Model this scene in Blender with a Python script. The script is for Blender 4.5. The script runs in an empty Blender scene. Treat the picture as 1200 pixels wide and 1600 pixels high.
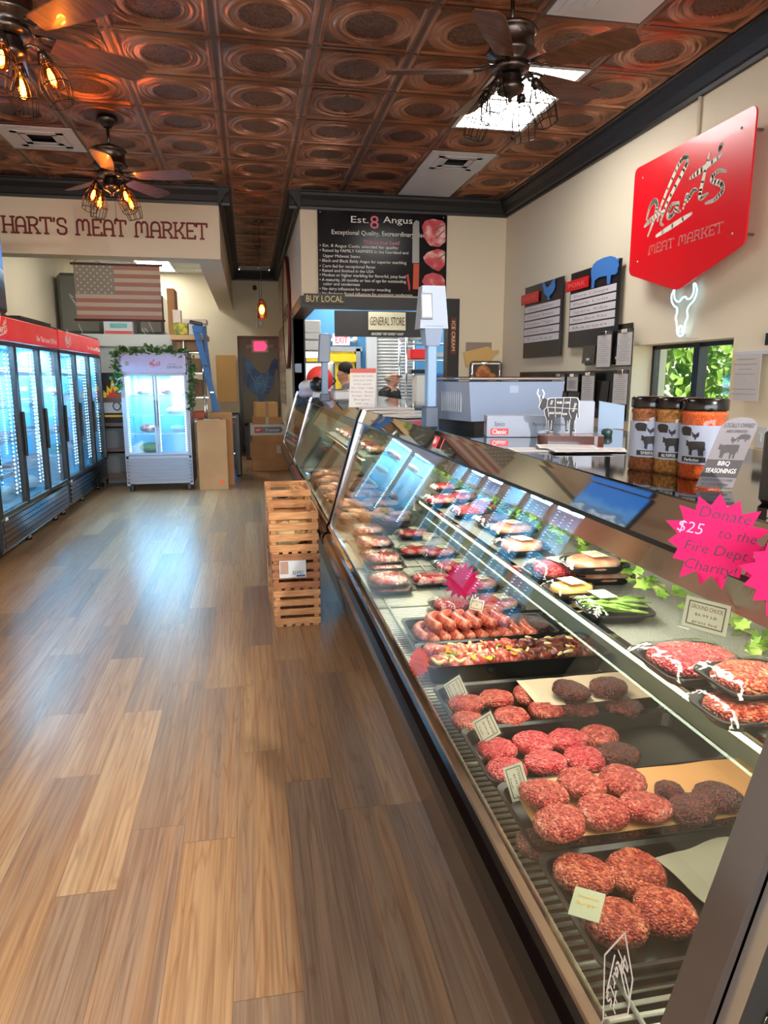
import bpy, bmesh, math, random
import numpy as np
from mathutils import Vector, Matrix, Euler, noise
random.seed(7)
S = bpy.context.scene
COL = S.collection
PI = math.pi

# ---------------- camera, exposure, world, big lights ----------------
cam_d = bpy.data.cameras.new('camera')
cam_d.sensor_fit = 'VERTICAL'; cam_d.sensor_height = 36.0
cam_d.lens = 36.0 * 1100 / 1600
cam_d.clip_start = 0.02; cam_d.clip_end = 200
cam = bpy.data.objects.new('camera', cam_d); COL.objects.link(cam)
CAM = Vector((0, 0, 1.55))
cam.location = CAM
cam.rotation_euler = (math.radians(90 - 10.808), 0, math.radians(-10.670))
S.camera = cam
S.view_settings.view_transform = 'Standard'
S.view_settings.look = 'None'
S.view_settings.gamma = 1
S.view_settings.exposure = .85
S.cycles.use_denoising = True
S.cycles.max_bounces = 9
S.cycles.diffuse_bounces = 4
S.cycles.glossy_bounces = 5
S.cycles.transparent_max_bounces = 24
S.cycles.transmission_bounces = 5
S.cycles.caustics_reflective = False
S.cycles.caustics_refractive = False
S.cycles.sample_clamp_indirect = 6.0

W = bpy.data.worlds.new('sky'); S.world = W; W.use_nodes = True
wn = W.node_tree.nodes; wl = W.node_tree.links
sky = wn.new('ShaderNodeTexSky'); sky.sky_type = 'NISHITA'; sky.sun_disc = False
sky.sun_elevation = math.radians(50); sky.sun_rotation = math.radians(200)
wl.new(sky.outputs[0], wn['Background'].inputs[0]); wn['Background'].inputs[1].default_value = 0.35

def sun():
    d = bpy.data.lights.new('sun', 'SUN'); d.energy = 5; d.angle = 0.02; d.color = (1, .95, .85)
    o = bpy.data.objects.new('sun', d); COL.objects.link(o)
    o.rotation_euler = (math.radians(38), 0, math.radians(-18))
sun()

# exact viewing-ray helpers: measure where a point of the photograph lies on a real plane of the room
_R = cam.rotation_euler.to_matrix()
def ray(px, py):
    return _R @ Vector(((px - 600) / 1100, -(py - 800) / 1100, -1))
def onz(px, py, z):
    d = ray(px, py); return CAM + d * ((z - CAM.z) / d.z)
def ony(px, py, y):
    d = ray(px, py); return CAM + d * (y / d.y)
def onx(px, py, x):
    d = ray(px, py); return CAM + d * (x / d.x)

# ---------------- materials ----------------
def lin(c):
    out = []
    for v in c[:3]:
        v = v / 255.0
        out.append(v / 12.92 if v <= .04045 else ((v + .055) / 1.055) ** 2.4)
    return (*out, 1)
_mats = {}
def mat(name, col=(200, 200, 200), rough=.5, metal=0., bump=None, var=None, emit=0., spec=None, coat=0., ecol=None, stretch=None):
    """col sRGB 0-255. bump=(scale,strength). var=(col2,scale,detail)."""
    if name in _mats: return _mats[name]
    m = bpy.data.materials.new(name); m.use_nodes = True
    nt = m.node_tree; b = nt.nodes['Principled BSDF']
    b.inputs['Base Color'].default_value = lin(col)
    b.inputs['Roughness'].default_value = rough
    b.inputs['Metallic'].default_value = metal
    if spec is not None: b.inputs['Specular IOR Level'].default_value = spec
    if coat: b.inputs['Coat Weight'].default_value = coat; b.inputs['Coat Roughness'].default_value = .05
    if emit:
        b.inputs['Emission Color'].default_value = lin(ecol or col); b.inputs['Emission Strength'].default_value = emit
    if bump or var:
        tc = nt.nodes.new('ShaderNodeTexCoord'); mp = nt.nodes.new('ShaderNodeMapping')
        if stretch: mp.inputs['Scale'].default_value = stretch
        nt.links.new(tc.outputs['Object'], mp.inputs[0])
    if var:
        n = nt.nodes.new('ShaderNodeTexNoise'); n.inputs['Scale'].default_value = var[1]; n.inputs['Detail'].default_value = var[2] if len(var) > 2 else 3
        nt.links.new(mp.outputs[0], n.inputs[0])
        r = nt.nodes.new('ShaderNodeValToRGB'); r.color_ramp.elements[0].position = .38; r.color_ramp.elements[1].position = .62
        r.color_ramp.elements[0].color = lin(col); r.color_ramp.elements[1].color = lin(var[0])
        nt.links.new(n.outputs[0], r.inputs[0]); nt.links.new(r.outputs[0], b.inputs['Base Color'])
    if bump:
        n = nt.nodes.new('ShaderNodeTexNoise'); n.inputs['Scale'].default_value = bump[0]; n.inputs['Detail'].default_value = 4
        nt.links.new(mp.outputs[0], n.inputs[0])
        bp = nt.nodes.new('ShaderNodeBump'); bp.inputs['Strength'].default_value = bump[1]; bp.inputs['Distance'].default_value = .01
        nt.links.new(n.outputs[0], bp.inputs['Height']); nt.links.new(bp.outputs[0], b.inputs['Normal'])
    _mats[name] = m
    return m

def glass(name, tint=(255, 255, 255), boost=1.0, rough=0.0, bump=None, ior=1.5):
    if name in _mats: return _mats[name]
    m = bpy.data.materials.new(name); m.use_nodes = True; nt = m.node_tree
    for n in list(nt.nodes): nt.nodes.remove(n)
    o = nt.nodes.new('ShaderNodeOutputMaterial'); mx = nt.nodes.new('ShaderNodeMixShader')
    t = nt.nodes.new('ShaderNodeBsdfTransparent'); t.inputs[0].default_value = lin(tint)
    g = nt.nodes.new('ShaderNodeBsdfGlossy'); g.inputs['Roughness'].default_value = rough
    fr = nt.nodes.new('ShaderNodeFresnel'); fr.inputs[0].default_value = ior
    ml = nt.nodes.new('ShaderNodeMath'); ml.operation = 'MULTIPLY'; ml.inputs[1].default_value = boost; ml.use_clamp = True
    # the same reflectance from both sides of a thin pane
    ge = nt.nodes.new('ShaderNodeNewGeometry')
    fr2 = nt.nodes.new('ShaderNodeFresnel'); fr2.inputs[0].default_value = ior * ior
    cv = nt.nodes.new('ShaderNodeMix'); cv.data_type = 'FLOAT'
    nt.links.new(ge.outputs['Backfacing'], cv.inputs[0])
    cv.inputs[2].default_value = ior; cv.inputs[3].default_value = 1 / ior
    inv = nt.nodes.new('ShaderNodeMath'); inv.operation = 'MULTIPLY'; inv.inputs[1].default_value = 1
    nt.nodes.remove(fr2)
    # Fresnel node already inverts the ior when backfacing: feed 1/ior there so both sides read ior
    nt.links.new(cv.outputs[0], fr.inputs[0])
    nt.nodes.remove(inv)
    nt.links.new(fr.outputs[0], ml.inputs[0]); nt.links.new(ml.outputs[0], mx.inputs[0])
    nt.links.new(t.outputs[0], mx.inputs[1]); nt.links.new(g.outputs[0], mx.inputs[2]); nt.links.new(mx.outputs[0], o.inputs[0])
    if bump:
        tc = nt.nodes.new('ShaderNodeTexCoord'); n = nt.nodes.new('ShaderNodeTexNoise'); n.inputs['Scale'].default_value = bump[0]
        bp = nt.nodes.new('ShaderNodeBump'); bp.inputs['Strength'].default_value = bump[1]; bp.inputs['Distance'].default_value = .01
        nt.links.new(tc.outputs['Object'], n.inputs[0]); nt.links.new(n.outputs[0], bp.inputs['Height']); nt.links.new(bp.outputs[0], g.inputs['Normal'])
    _mats[name] = m
    return m

def floor_material():
    m = bpy.data.materials.new('vinyl_plank'); m.use_nodes = True; nt = m.node_tree; N = nt.nodes; L = nt.links
    b = N['Principled BSDF']
    def math_(op, a, c=None, d=None):
        n = N.new('ShaderNodeMath'); n.operation = op
        for k, v in enumerate((a, c, d)):
            if v is None: continue
            if isinstance(v, (int, float)): n.inputs[k].default_value = v
            else: L.new(v, n.inputs[k])
        return n.outputs[0]
    tc = N.new('ShaderNodeTexCoord'); sp = N.new('ShaderNodeSeparateXYZ'); L.new(tc.outputs['Object'], sp.inputs[0])
    x, y = sp.outputs[0], sp.outputs[1]
    col = math_('FLOOR', math_('DIVIDE', x, .18))
    w1 = N.new('ShaderNodeTexWhiteNoise'); w1.noise_dimensions = '1D'; L.new(col, w1.inputs['W'])
    v = math_('ADD', math_('DIVIDE', y, 1.22), math_('MULTIPLY', w1.outputs[0], 7.3))
    row = math_('FLOOR', v)
    cb = N.new('ShaderNodeCombineXYZ'); L.new(col, cb.inputs[0]); L.new(row, cb.inputs[1])
    w2 = N.new('ShaderNodeTexWhiteNoise'); w2.noise_dimensions = '3D'; L.new(cb.outputs[0], w2.inputs[0])
    # per-plank shifted coordinates for the grain
    cg = N.new('ShaderNodeCombineXYZ'); L.new(math_('ADD', x, math_('MULTIPLY', w2.outputs[0], 31)), cg.inputs[0]); L.new(y, cg.inputs[1]); L.new(math_('MULTIPLY', w2.outputs[0], 9), cg.inputs[2])
    def nz(scale, sx, sy, det=4, dist=0.):
        mp = N.new('ShaderNodeMapping'); mp.inputs['Scale'].default_value = (sx, sy, 1); L.new(cg.outputs[0], mp.inputs[0])
        n = N.new('ShaderNodeTexNoise'); n.inputs['Scale'].default_value = scale; n.inputs['Detail'].default_value = det; n.inputs['Distortion'].default_value = dist
        L.new(mp.outputs[0], n.inputs[0]); return n.outputs[0]
    broad = nz(1, 13, .35, 2); fine = nz(1, 95, 2.2, 5, .4); knot = nz(1, 10, .5, 2, .25)
    r1 = N.new('ShaderNodeValToRGB'); e = r1.color_ramp.elements
    e[0].position = 0; e[0].color = lin((122, 102, 86)); e[1].position = 1; e[1].color = lin((206, 172, 126))
    k = e.new(.3); k.color = lin((148, 124, 102)); k = e.new(.5); k.color = lin((168, 130, 92)); k = e.new(.75); k.color = lin((182, 152, 116))
    t = math_('ADD', math_('MULTIPLY', w2.outputs[0], .55), math_('MULTIPLY', math_('SUBTRACT', broad, .2), .75))
    L.new(t, r1.inputs[0])
    mx = N.new('ShaderNodeMix'); mx.data_type = 'RGBA'; mx.blend_type = 'MULTIPLY'
    r2 = N.new('ShaderNodeValToRGB'); r2.color_ramp.elements[0].color = lin((206, 196, 190)); r2.color_ramp.elements[1].color = (1, 1, 1, 1)
    r2.color_ramp.elements[0].position = .35; r2.color_ramp.elements[1].position = .6; L.new(fine, r2.inputs[0])
    mx.inputs[0].default_value = .8; L.new(r1.outputs[0], mx.inputs[6]); L.new(r2.outputs[0], mx.inputs[7])
    # cathedral grain lines
    wv = math_('ABSOLUTE', math_('SUBTRACT', math_('FRACT', math_('MULTIPLY', knot, 12)), .5))
    r3 = N.new('ShaderNodeValToRGB'); r3.color_ramp.elements[0].position = .0; r3.color_ramp.elements[0].color = lin((196, 160, 140)); r3.color_ramp.elements[1].position = .16; r3.color_ramp.elements[1].color = (1, 1, 1, 1)
    L.new(wv, r3.inputs[0])
    m2 = N.new('ShaderNodeMix'); m2.data_type = 'RGBA'; m2.blend_type = 'MULTIPLY'; m2.inputs[0].default_value = .4
    L.new(mx.outputs[2], m2.inputs[6]); L.new(r3.outputs[0], m2.inputs[7])
    # joints
    fx = math_('FRACT', math_('DIVIDE', x, .18)); fy = math_('FRACT', v)
    jx = math_('LESS_THAN', math_('MINIMUM', fx, math_('SUBTRACT', 1, fx)), .006)
    jy = math_('LESS_THAN', math_('MINIMUM', fy, math_('SUBTRACT', 1, fy)), .0012)
    j = math_('MAXIMUM', jx, jy)
    m3 = N.new('ShaderNodeMix'); m3.data_type = 'RGBA'; L.new(math_('MULTIPLY', j, .55), m3.inputs[0]); L.new(m2.outputs[2], m3.inputs[6]); m3.inputs[7].default_value = lin((70, 52, 42))
    L.new(m3.outputs[2], b.inputs['Base Color'])
    b.inputs['Roughness'].default_value = .3
    b.inputs['Specular IOR Level'].default_value = .9; b.inputs['Coat Weight'].default_value = .35; b.inputs['Coat Roughness'].default_value = .38
    bp = N.new('ShaderNodeBump'); bp.inputs['Strength'].default_value = .12; bp.inputs['Distance'].default_value = .004
    L.new(fine, bp.inputs['Height']); L.new(bp.outputs[0], b.inputs['Normal'])
    return m

def meat_material(name, c1, c2, c3, scale=90, rough=.32, bump=.9, fat=.62, grain=.22, cell=2.9):
    """ground meat: voronoi lumps, pink and red with paler fat flecks"""
    if name in _mats: return _mats[name]
    m = bpy.data.materials.new(name); m.use_nodes = True; nt = m.node_tree; N = nt.nodes; L = nt.links; b = N['Principled BSDF']
    tc = N.new('ShaderNodeTexCoord'); nd = N.new('ShaderNodeTexNoise'); nd.inputs['Scale'].default_value = scale * .5; nd.inputs['Detail'].default_value = 2
    L.new(tc.outputs['Object'], nd.inputs[0])
    ad = N.new('ShaderNodeVectorMath'); ad.operation = 'MULTIPLY_ADD'; ad.inputs[1].default_value = (.006,) * 3
    L.new(nd.outputs['Color'], ad.inputs[0]); L.new(tc.outputs['Object'], ad.inputs[2])
    vo = N.new('ShaderNodeTexVoronoi'); vo.inputs['Scale'].default_value = scale * cell; L.new(ad.outputs[0], vo.inputs[0])
    n2 = N.new('ShaderNodeTexNoise'); n2.inputs['Scale'].default_value = scale * 1.6; n2.inputs['Detail'].default_value = 3; L.new(tc.outputs['Object'], n2.inputs[0])
    n3 = N.new('ShaderNodeTexNoise'); n3.inputs['Scale'].default_value = scale * .22; L.new(tc.outputs['Object'], n3.inputs[0])
    r = N.new('ShaderNodeValToRGB'); e = r.color_ramp.elements
    e[0].position = .36; e[0].color = lin(c1); e[1].position = fat; e[1].color = lin(c3); k = e.new(.5); k.color = lin(c2)
    mxf = N.new('ShaderNodeMath'); mxf.operation = 'MULTIPLY_ADD'; mxf.inputs[1].default_value = grain; sx_ = N.new('ShaderNodeSeparateXYZ'); L.new(vo.outputs['Color'], sx_.inputs[0]); L.new(sx_.outputs[0], mxf.inputs[0])
    sc = N.new('ShaderNodeMath'); sc.operation = 'MULTIPLY_ADD'; sc.inputs[1].default_value = .5; sc.inputs[2].default_value = -grain / 2; L.new(n2.outputs[0], sc.inputs[0])
    s3 = N.new('ShaderNodeMath'); s3.operation = 'MULTIPLY_ADD'; s3.inputs[1].default_value = .5; L.new(n3.outputs[0], s3.inputs[0]); L.new(sc.outputs[0], s3.inputs[2]); s4 = N.new('ShaderNodeMath'); s4.operation = 'SUBTRACT'; s4.inputs[1].default_value = 0.0; L.new(s3.outputs[0], s4.inputs[0]); L.new(s4.outputs[0], mxf.inputs[2])
    L.new(mxf.outputs[0], r.inputs[0]); L.new(r.outputs[0], b.inputs['Base Color'])
    b.inputs['Roughness'].default_value = rough; b.inputs['Specular IOR Level'].default_value = .5
    b.inputs['Subsurface Weight'].default_value = .0
    bp = N.new('ShaderNodeBump'); bp.invert = True; bp.inputs['Strength'].default_value = bump; bp.inputs['Distance'].default_value = .008
    L.new(vo.outputs['Distance'], bp.inputs['Height']); L.new(bp.outputs[0], b.inputs['Normal'])
    _mats[name] = m; return m

# ---------------- mesh helpers ----------------
def wm(o):
    m = o.matrix_basis.copy()
    while o.parent: o = o.parent; m = o.matrix_basis @ m
    return m

class MB:
    def __init__(self): self.v = []; self.f = []; self.mi = []; self.sm = []
    def add(self, vs, fs, mi=0, smooth=False):
        n = len(self.v); self.v += [tuple(p) for p in vs]
        for f in fs: self.f.append([n + i for i in f]); self.mi.append(mi); self.sm.append(smooth)
        return self
    def box(self, c, s, rz=0., mi=0, M=None, bev=0.):
        hx, hy, hz = s[0] / 2, s[1] / 2, s[2] / 2
        R = M if M is not None else Matrix.Rotation(rz, 3, 'Z')
        c = Vector(c)
        b = min(bev, hx * .9, hy * .9, hz * .9)
        if b <= 0:
            vs = [c + R @ Vector((x * hx, y * hy, z * hz)) for z in (-1, 1) for y in (-1, 1) for x in (-1, 1)]
            return self.add(vs, [(0, 2, 3, 1), (4, 5, 7, 6), (0, 1, 5, 4), (2, 6, 7, 3), (0, 4, 6, 2), (1, 3, 7, 5)], mi)
        vs = []; idx = {}
        for sx in (-1, 1):
            for sy in (-1, 1):
                for sz in (-1, 1):
                    for ax in range(3):
                        p = [sx * (hx - b), sy * (hy - b), sz * (hz - b)]
                        p[ax] = (sx * hx, sy * hy, sz * hz)[ax]
                        idx[(sx, sy, sz, ax)] = len(vs); vs.append(c + R @ Vector(p))
        fs = []
        q = [(-1, -1), (1, -1), (1, 1), (-1, 1)]
        for ax in range(3):
            for sg in (-1, 1):
                l = []
                for a, d in q:
                    k = [0, 0, 0]; k[ax] = sg; k[(ax + 1) % 3] = a; k[(ax + 2) % 3] = d
                    l.append(idx[(*k, ax)])
                fs.append(l if sg > 0 else l[::-1])
        for ax in range(3):
            a1, a2 = (ax + 1) % 3, (ax + 2) % 3
            for s1 in (-1, 1):
                for s2 in (-1, 1):
                    k0 = [0, 0, 0]; k0[a1] = s1; k0[a2] = s2; k1 = list(k0); k0[ax] = -1; k1[ax] = 1
                    l = [idx[(*k0, a1)], idx[(*k1, a1)], idx[(*k1, a2)], idx[(*k0, a2)]]
                    fs.append(l if s1 * s2 < 0 else l[::-1])
        for sx in (-1, 1):
            for sy in (-1, 1):
                for sz in (-1, 1):
                    l = [idx[(sx, sy, sz, a)] for a in range(3)]
                    fs.append(l if sx * sy * sz > 0 else l[::-1])
        return self.add(vs, fs, mi)
    def bx(self, x0, x1, y0, y1, z0, z1, mi=0, bev=0.):
        return self.box(((x0 + x1) / 2, (y0 + y1) / 2, (z0 + z1) / 2), (abs(x1 - x0), abs(y1 - y0), abs(z1 - z0)), 0, mi, None, bev)
    def bar(self, p, q, w, h, mi=0, up=(0, 0, 1)):
        p = Vector(p); q = Vector(q); d = (q - p); L = d.length; d = d.normalized(); u = Vector(up)
        if abs(d.dot(u)) > .99: u = Vector((1, 0, 0))
        s = d.cross(u).normalized(); u = s.cross(d)
        return self.box((p + q) / 2, (L, w, h), 0, mi, Matrix((d, s, u)).transposed())
    def tube(self, pts, r, seg=8, mi=0, closed=False, cap=True):
        pts = [Vector(p) for p in pts]; n = len(pts); rs = r if hasattr(r, '__len__') else [r] * n
        vs = []; prev = None
        for i, p in enumerate(pts):
            if closed: t = pts[(i + 1) % n] - pts[i - 1]
            else: t = pts[min(i + 1, n - 1)] - pts[max(i - 1, 0)]
            t = t.normalized() if t.length > 1e-9 else Vector((0, 0, 1))
            if prev is None:
                a = Vector((0, 0, 1)) if abs(t.z) < .9 else Vector((1, 0, 0)); s = t.cross(a).normalized()
            else: s = (prev - t * prev.dot(t)).normalized()
            prev = s; u = t.cross(s)
            for k in range(seg):
                a = 2 * PI * k / seg; vs.append(p + (s * math.cos(a) + u * math.sin(a)) * rs[i])
        fs = []
        for i in range(n if closed else n - 1):
            j = (i + 1) % n
            for k in range(seg):
                l = (k + 1) % seg; fs.append((i * seg + k, i * seg + l, j * seg + l, j * seg + k))
        if cap and not closed: fs.append(tuple(range(seg))[::-1]); fs.append(tuple((n - 1) * seg + k for k in range(seg)))
        return self.add(vs, fs, mi, True)
    def lathe(self, prof, c=(0, 0, 0), seg=20, mi=0, M=None, sx=1., sy=1., smooth=True):
        """prof: list of (r,z)"""
        c = Vector(c); M = M or Matrix.Identity(3); vs = []
        for r, z in prof:
            for k in range(seg):
                a = 2 * PI * k / seg; vs.append(c + M @ Vector((r * math.cos(a) * sx, r * math.sin(a) * sy, z)))
        fs = []
        for i in range(len(prof) - 1):
            for k in range(seg):
                l = (k + 1) % seg; fs.append((i * seg + k, i * seg + l, (i + 1) * seg + l, (i + 1) * seg + k))
        if prof[0][0] > 1e-6: fs.append(tuple(range(seg))[::-1])
        if prof[-1][0] > 1e-6: fs.append(tuple((len(prof) - 1) * seg + k for k in range(seg)))
        return self.add(vs, fs, mi, smooth)
    def prism(self, poly, fr, d0=0., d1=.005, mi=0, smooth=False):
        """poly 2D outline in frame fr=(origin,U,V); extruded along N from d0 to d1"""
        o, U, V = Vector(fr[0]), Vector(fr[1]), Vector(fr[2]); Nn = U.cross(V).normalized(); n = len(poly)
        a = sum(poly[i][0] * poly[(i + 1) % n][1] - poly[(i + 1) % n][0] * poly[i][1] for i in range(n))
        if a < 0: poly = poly[::-1]
        vs = [o + U * p[0] + V * p[1] + Nn * d0 for p in poly] + [o + U * p[0] + V * p[1] + Nn * d1 for p in poly]
        fs = [tuple(range(n))[::-1], tuple(range(n, 2 * n))]
        for i in range(n): j = (i + 1) % n; fs.append((i, j, n + j, n + i))
        return self.add(vs, fs, mi, smooth)
    def stroke(self, pts, w, fr, d0=0., d1=.004, mi=0, w1=None):
        """flat ribbon with round joints drawn in a frame; w may taper to w1"""
        m = len(pts); base1 = d1
        for i, p in enumerate(pts):
            self.sc = getattr(self, 'sc', 0) + 1; d1 = base1 + 2e-5 * (self.sc % 29)
            ww = w if w1 is None else w + (w1 - w) * i / max(1, m - 1)
            if hasattr(w, '__len__'): ww = w[i]
            self.prism([(p[0] + ww / 2 * math.cos(a * PI / 4), p[1] + ww / 2 * math.sin(a * PI / 4)) for a in range(8)], fr, d0, d1, mi)
            if i:
                q = pts[i - 1]; dx, dy = p[0] - q[0], p[1] - q[1]; l = math.hypot(dx, dy)
                if l < 1e-7: continue
                wq = w[i - 1] if hasattr(w, '__len__') else (w if w1 is None else w + (w1 - w) * (i - 1) / max(1, m - 1))
                nx, ny = -dy / l, dx / l
                self.prism([(q[0] + nx * wq / 2, q[1] + ny * wq / 2), (q[0] - nx * wq / 2, q[1] - ny * wq / 2), (p[0] - nx * ww / 2, p[1] - ny * ww / 2), (p[0] + nx * ww / 2, p[1] + ny * ww / 2)], fr, d0, d1, mi)
        return self
    def extrude(self, prof, y0, y1, mi=0, axis='y', smooth=False):
        """closed profile (a,b) -> (x,z) swept along y  (axis y) or (y,z) swept along x"""
        n = len(prof)
        a = sum(prof[i][0] * prof[(i + 1) % n][1] - prof[(i + 1) % n][0] * prof[i][1] for i in range(n))
        if (a < 0) == (axis == 'y'): prof = prof[::-1]
        if axis == 'y': vs = [(p[0], y0, p[1]) for p in prof] + [(p[0], y1, p[1]) for p in prof]
        else: vs = [(y0, p[0], p[1]) for p in prof] + [(y1, p[0], p[1]) for p in prof]
        fs = [tuple(range(n)), tuple(range(n, 2 * n))[::-1]]
        for i in range(n): j = (i + 1) % n; fs.append((i, n + i, n + j, j))
        if axis == 'y': fs = [f[::-1] for f in fs]; fs = [f for f in fs]
        return self.add(vs, fs, mi, smooth)
    def ball(self, c, r, mi=0, seg=14, rings=9, M=None):
        r = r if hasattr(r, '__len__') else (r, r, r); c = Vector(c); M = M or Matrix.Identity(3)
        prof = [(math.sin(PI * i / rings), -math.cos(PI * i / rings)) for i in range(rings + 1)]
        vs = []
        for a, z in prof:
            for k in range(seg):
                t = 2 * PI * k / seg; vs.append(c + M @ Vector((a * math.cos(t) * r[0], a * math.sin(t) * r[1], z * r[2])))
        fs = []
        for i in range(rings):
            for k in range(seg):
                l = (k + 1) % seg; fs.append((i * seg + k, i * seg + l, (i + 1) * seg + l, (i + 1) * seg + k))
        return self.add(vs, fs, mi, True)
    def build(self, name, mats, parent=None, origin=None, fix=False):
        me = bpy.data.meshes.new(name)
        if not isinstance(mats, (list, tuple)): mats = [mats]
        o = bpy.data.objects.new(name, me); COL.objects.link(o)
        vs = [Vector(p) for p in self.v]
        if parent is not None:
            o.parent = parent; inv = wm(parent).inverted(); vs = [inv @ p for p in vs]
        else:
            if origin is None:
                xs = [p.x for p in vs]; ys = [p.y for p in vs]; zs = [p.z for p in vs]
                origin = ((min(xs) + max(xs)) / 2, (min(ys) + max(ys)) / 2, min(zs))
            og = Vector(origin); o.location = og; vs = [p - og for p in vs]
        me.from_pydata([tuple(p) for p in vs], [], self.f)
        for m in mats: me.materials.append(m)
        me.polygons.foreach_set('material_index', self.mi); me.polygons.foreach_set('use_smooth', self.sm)
        me.update()
        bm = bmesh.new(); bm.from_mesh(me)
        bmesh.ops.recalc_face_normals(bm, faces=bm.faces)
        bm.to_mesh(me); bm.free()
        return o

def B(name, m, parent, x0, x1, y0, y1, z0, z1, bev=0.):
    return MB().bx(x0, x1, y0, y1, z0, z1, 0, bev).build(name, m, parent)

def tag(o, label=None, cat=None, group=None, kind=None):
    if label: o['label'] = label
    if cat: o['category'] = cat
    if group: o['group'] = group
    if kind: o['kind'] = kind
    return o
def thing(name, label, cat, loc=(0, 0, 0), rz=0., group=None, rot=None):
    o = bpy.data.objects.new(name, None); COL.objects.link(o); o.empty_display_size = .1
    o.location = loc; o.rotation_euler = rot if rot else (0, 0, rz)
    return tag(o, label, cat, group)
_kids = {}
def copy_tree(o, parent=None, loc=None, rz=None, label=None, group=None, rot=None, scale=None):
    c = o.copy(); COL.objects.link(c)
    if parent: c.parent = parent
    for ch in [x for x in COL.objects if x.parent == o]:
        copy_tree(ch, c)
    if loc is not None: c.location = loc
    if rz is not None: c.rotation_euler = (0, 0, rz)
    if rot is not None: c.rotation_euler = rot
    if scale is not None: c.scale = scale
    if label: c['label'] = label
    if group: c['group'] = group
    return c
def struct(name, mb, m): return tag(mb.build(name, m), kind='structure')

def text(s, size, m, parent, fr, d=.002, name='lettering', align='CENTER', width=None, shear=0., offset=0., lift=0.002, sx=1.):
    """lettering as flat extruded mesh in a frame (origin,U,V)"""
    cu = bpy.data.curves.new(name, 'FONT'); cu.body = s; cu.size = size; cu.extrude = d / 2; cu.align_x = align; cu.shear = shear; cu.offset = offset
    cu.resolution_u = 2
    t = bpy.data.objects.new('tmp', cu); COL.objects.link(t)
    dg = bpy.context.evaluated_depsgraph_get(); dg.update()
    me = bpy.data.meshes.new_from_object(t.evaluated_get(dg))
    bpy.data.objects.remove(t); bpy.data.curves.remove(cu)
    n = len(me.vertices); co = np.empty(n * 3, 'f'); me.vertices.foreach_get('co', co); co = co.reshape(-1, 3)
    if n and width:
        w = co[:, 0].max() - co[:, 0].min(); sx = width / w
    co[:, 0] *= sx
    if n: co[:, 1] -= size * .35
    o_, U, V = Vector(fr[0]), Vector(fr[1]).normalized(), Vector(fr[2]).normalized(); Nn = U.cross(V)
    A = np.array([U, V, Nn]); co = co @ A + np.array(o_) + np.array(Nn) * (lift + d / 2)
    if parent is not None:
        inv = np.array(wm(parent).inverted()); co = co @ inv[:3, :3].T + inv[:3, 3]
    me.vertices.foreach_set('co', co.astype('f').ravel()); me.materials.clear(); me.materials.append(m)
    me.update(); me.name = name
    o = bpy.data.objects.new(name, me); COL.objects.link(o)
    if parent is not None: o.parent = parent
    return o

X, Y, Z = Vector((1, 0, 0)), Vector((0, 1, 0)), Vector((0, 0, 1))
def FR(p, U=X, V=Z): return (Vector(p), Vector(U), Vector(V))   # default: a frame facing -Y (towards the camera)
ORD = ['first', 'second', 'third', 'fourth', 'fifth', 'sixth', 'seventh', 'eighth', 'ninth', 'tenth', 'eleventh', 'twelfth', 'thirteenth', 'fourteenth']

# silhouettes (unit boxes)
COW = [(0, .62), (.03, .72), (.0, .86), (.03, .9), (.07, .82), (.12, .86), (.2, .8), (.27, .84), (.5, .85), (.8, .86), (.93, .85), (.97, .78), (.98, .5), (1, .38), (.97, .36), (.95, .5), (.93, .42), (.91, .3), (.92, .14), (.92, .02), (.84, .02), (.83, .2), (.78, .34), (.74, .2), (.75, .02), (.68, .02), (.67, .22), (.62, .38), (.4, .34), (.37, .22), (.37, .02), (.3, .02), (.29, .22), (.27, .05), (.2, .05), (.21, .3), (.16, .42), (.13, .56), (.08, .54), (.04, .56)]
PIG = [(0, .7), (.02, .45), (.05, .3), (.04, .02), (.13, .02), (.15, .28), (.3, .36), (.6, .34), (.63, .02), (.72, .02), (.74, .3), (.78, .32), (.9, .3), (.97, .36), (.96, .46), (1, .58), (.97, .7), (1.0, .84), (.93, .8), (.86, .9), (.7, 1.0), (.45, 1.02), (.2, .98), (.06, .88)]
HEN = [(0, .98), (.04, .8), (.0, .6), (.06, .42), (.2, .3), (.36, .24), (.42, .12), (.36, .05), (.26, .02), (.4, .0), (.58, .03), (.52, .12), (.56, .24), (.7, .3), (.84, .46), (.88, .66), (.92, .76), (1, .78), (.97, .86), (.99, .94), (.9, .98), (.82, .92), (.74, .78), (.62, .68), (.48, .68), (.34, .76), (.22, .9), (.1, .96)]
HEN2 = [(1 - a, b) for a, b in HEN]
def sil(mb, shape, fr, w, h, d0=0, d1=.003, mi=0, u0=0, v0=0):
    return mb.prism([(u0 + a * w, v0 + b * h) for a, b in shape], fr, d0, d1, mi)

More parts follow.
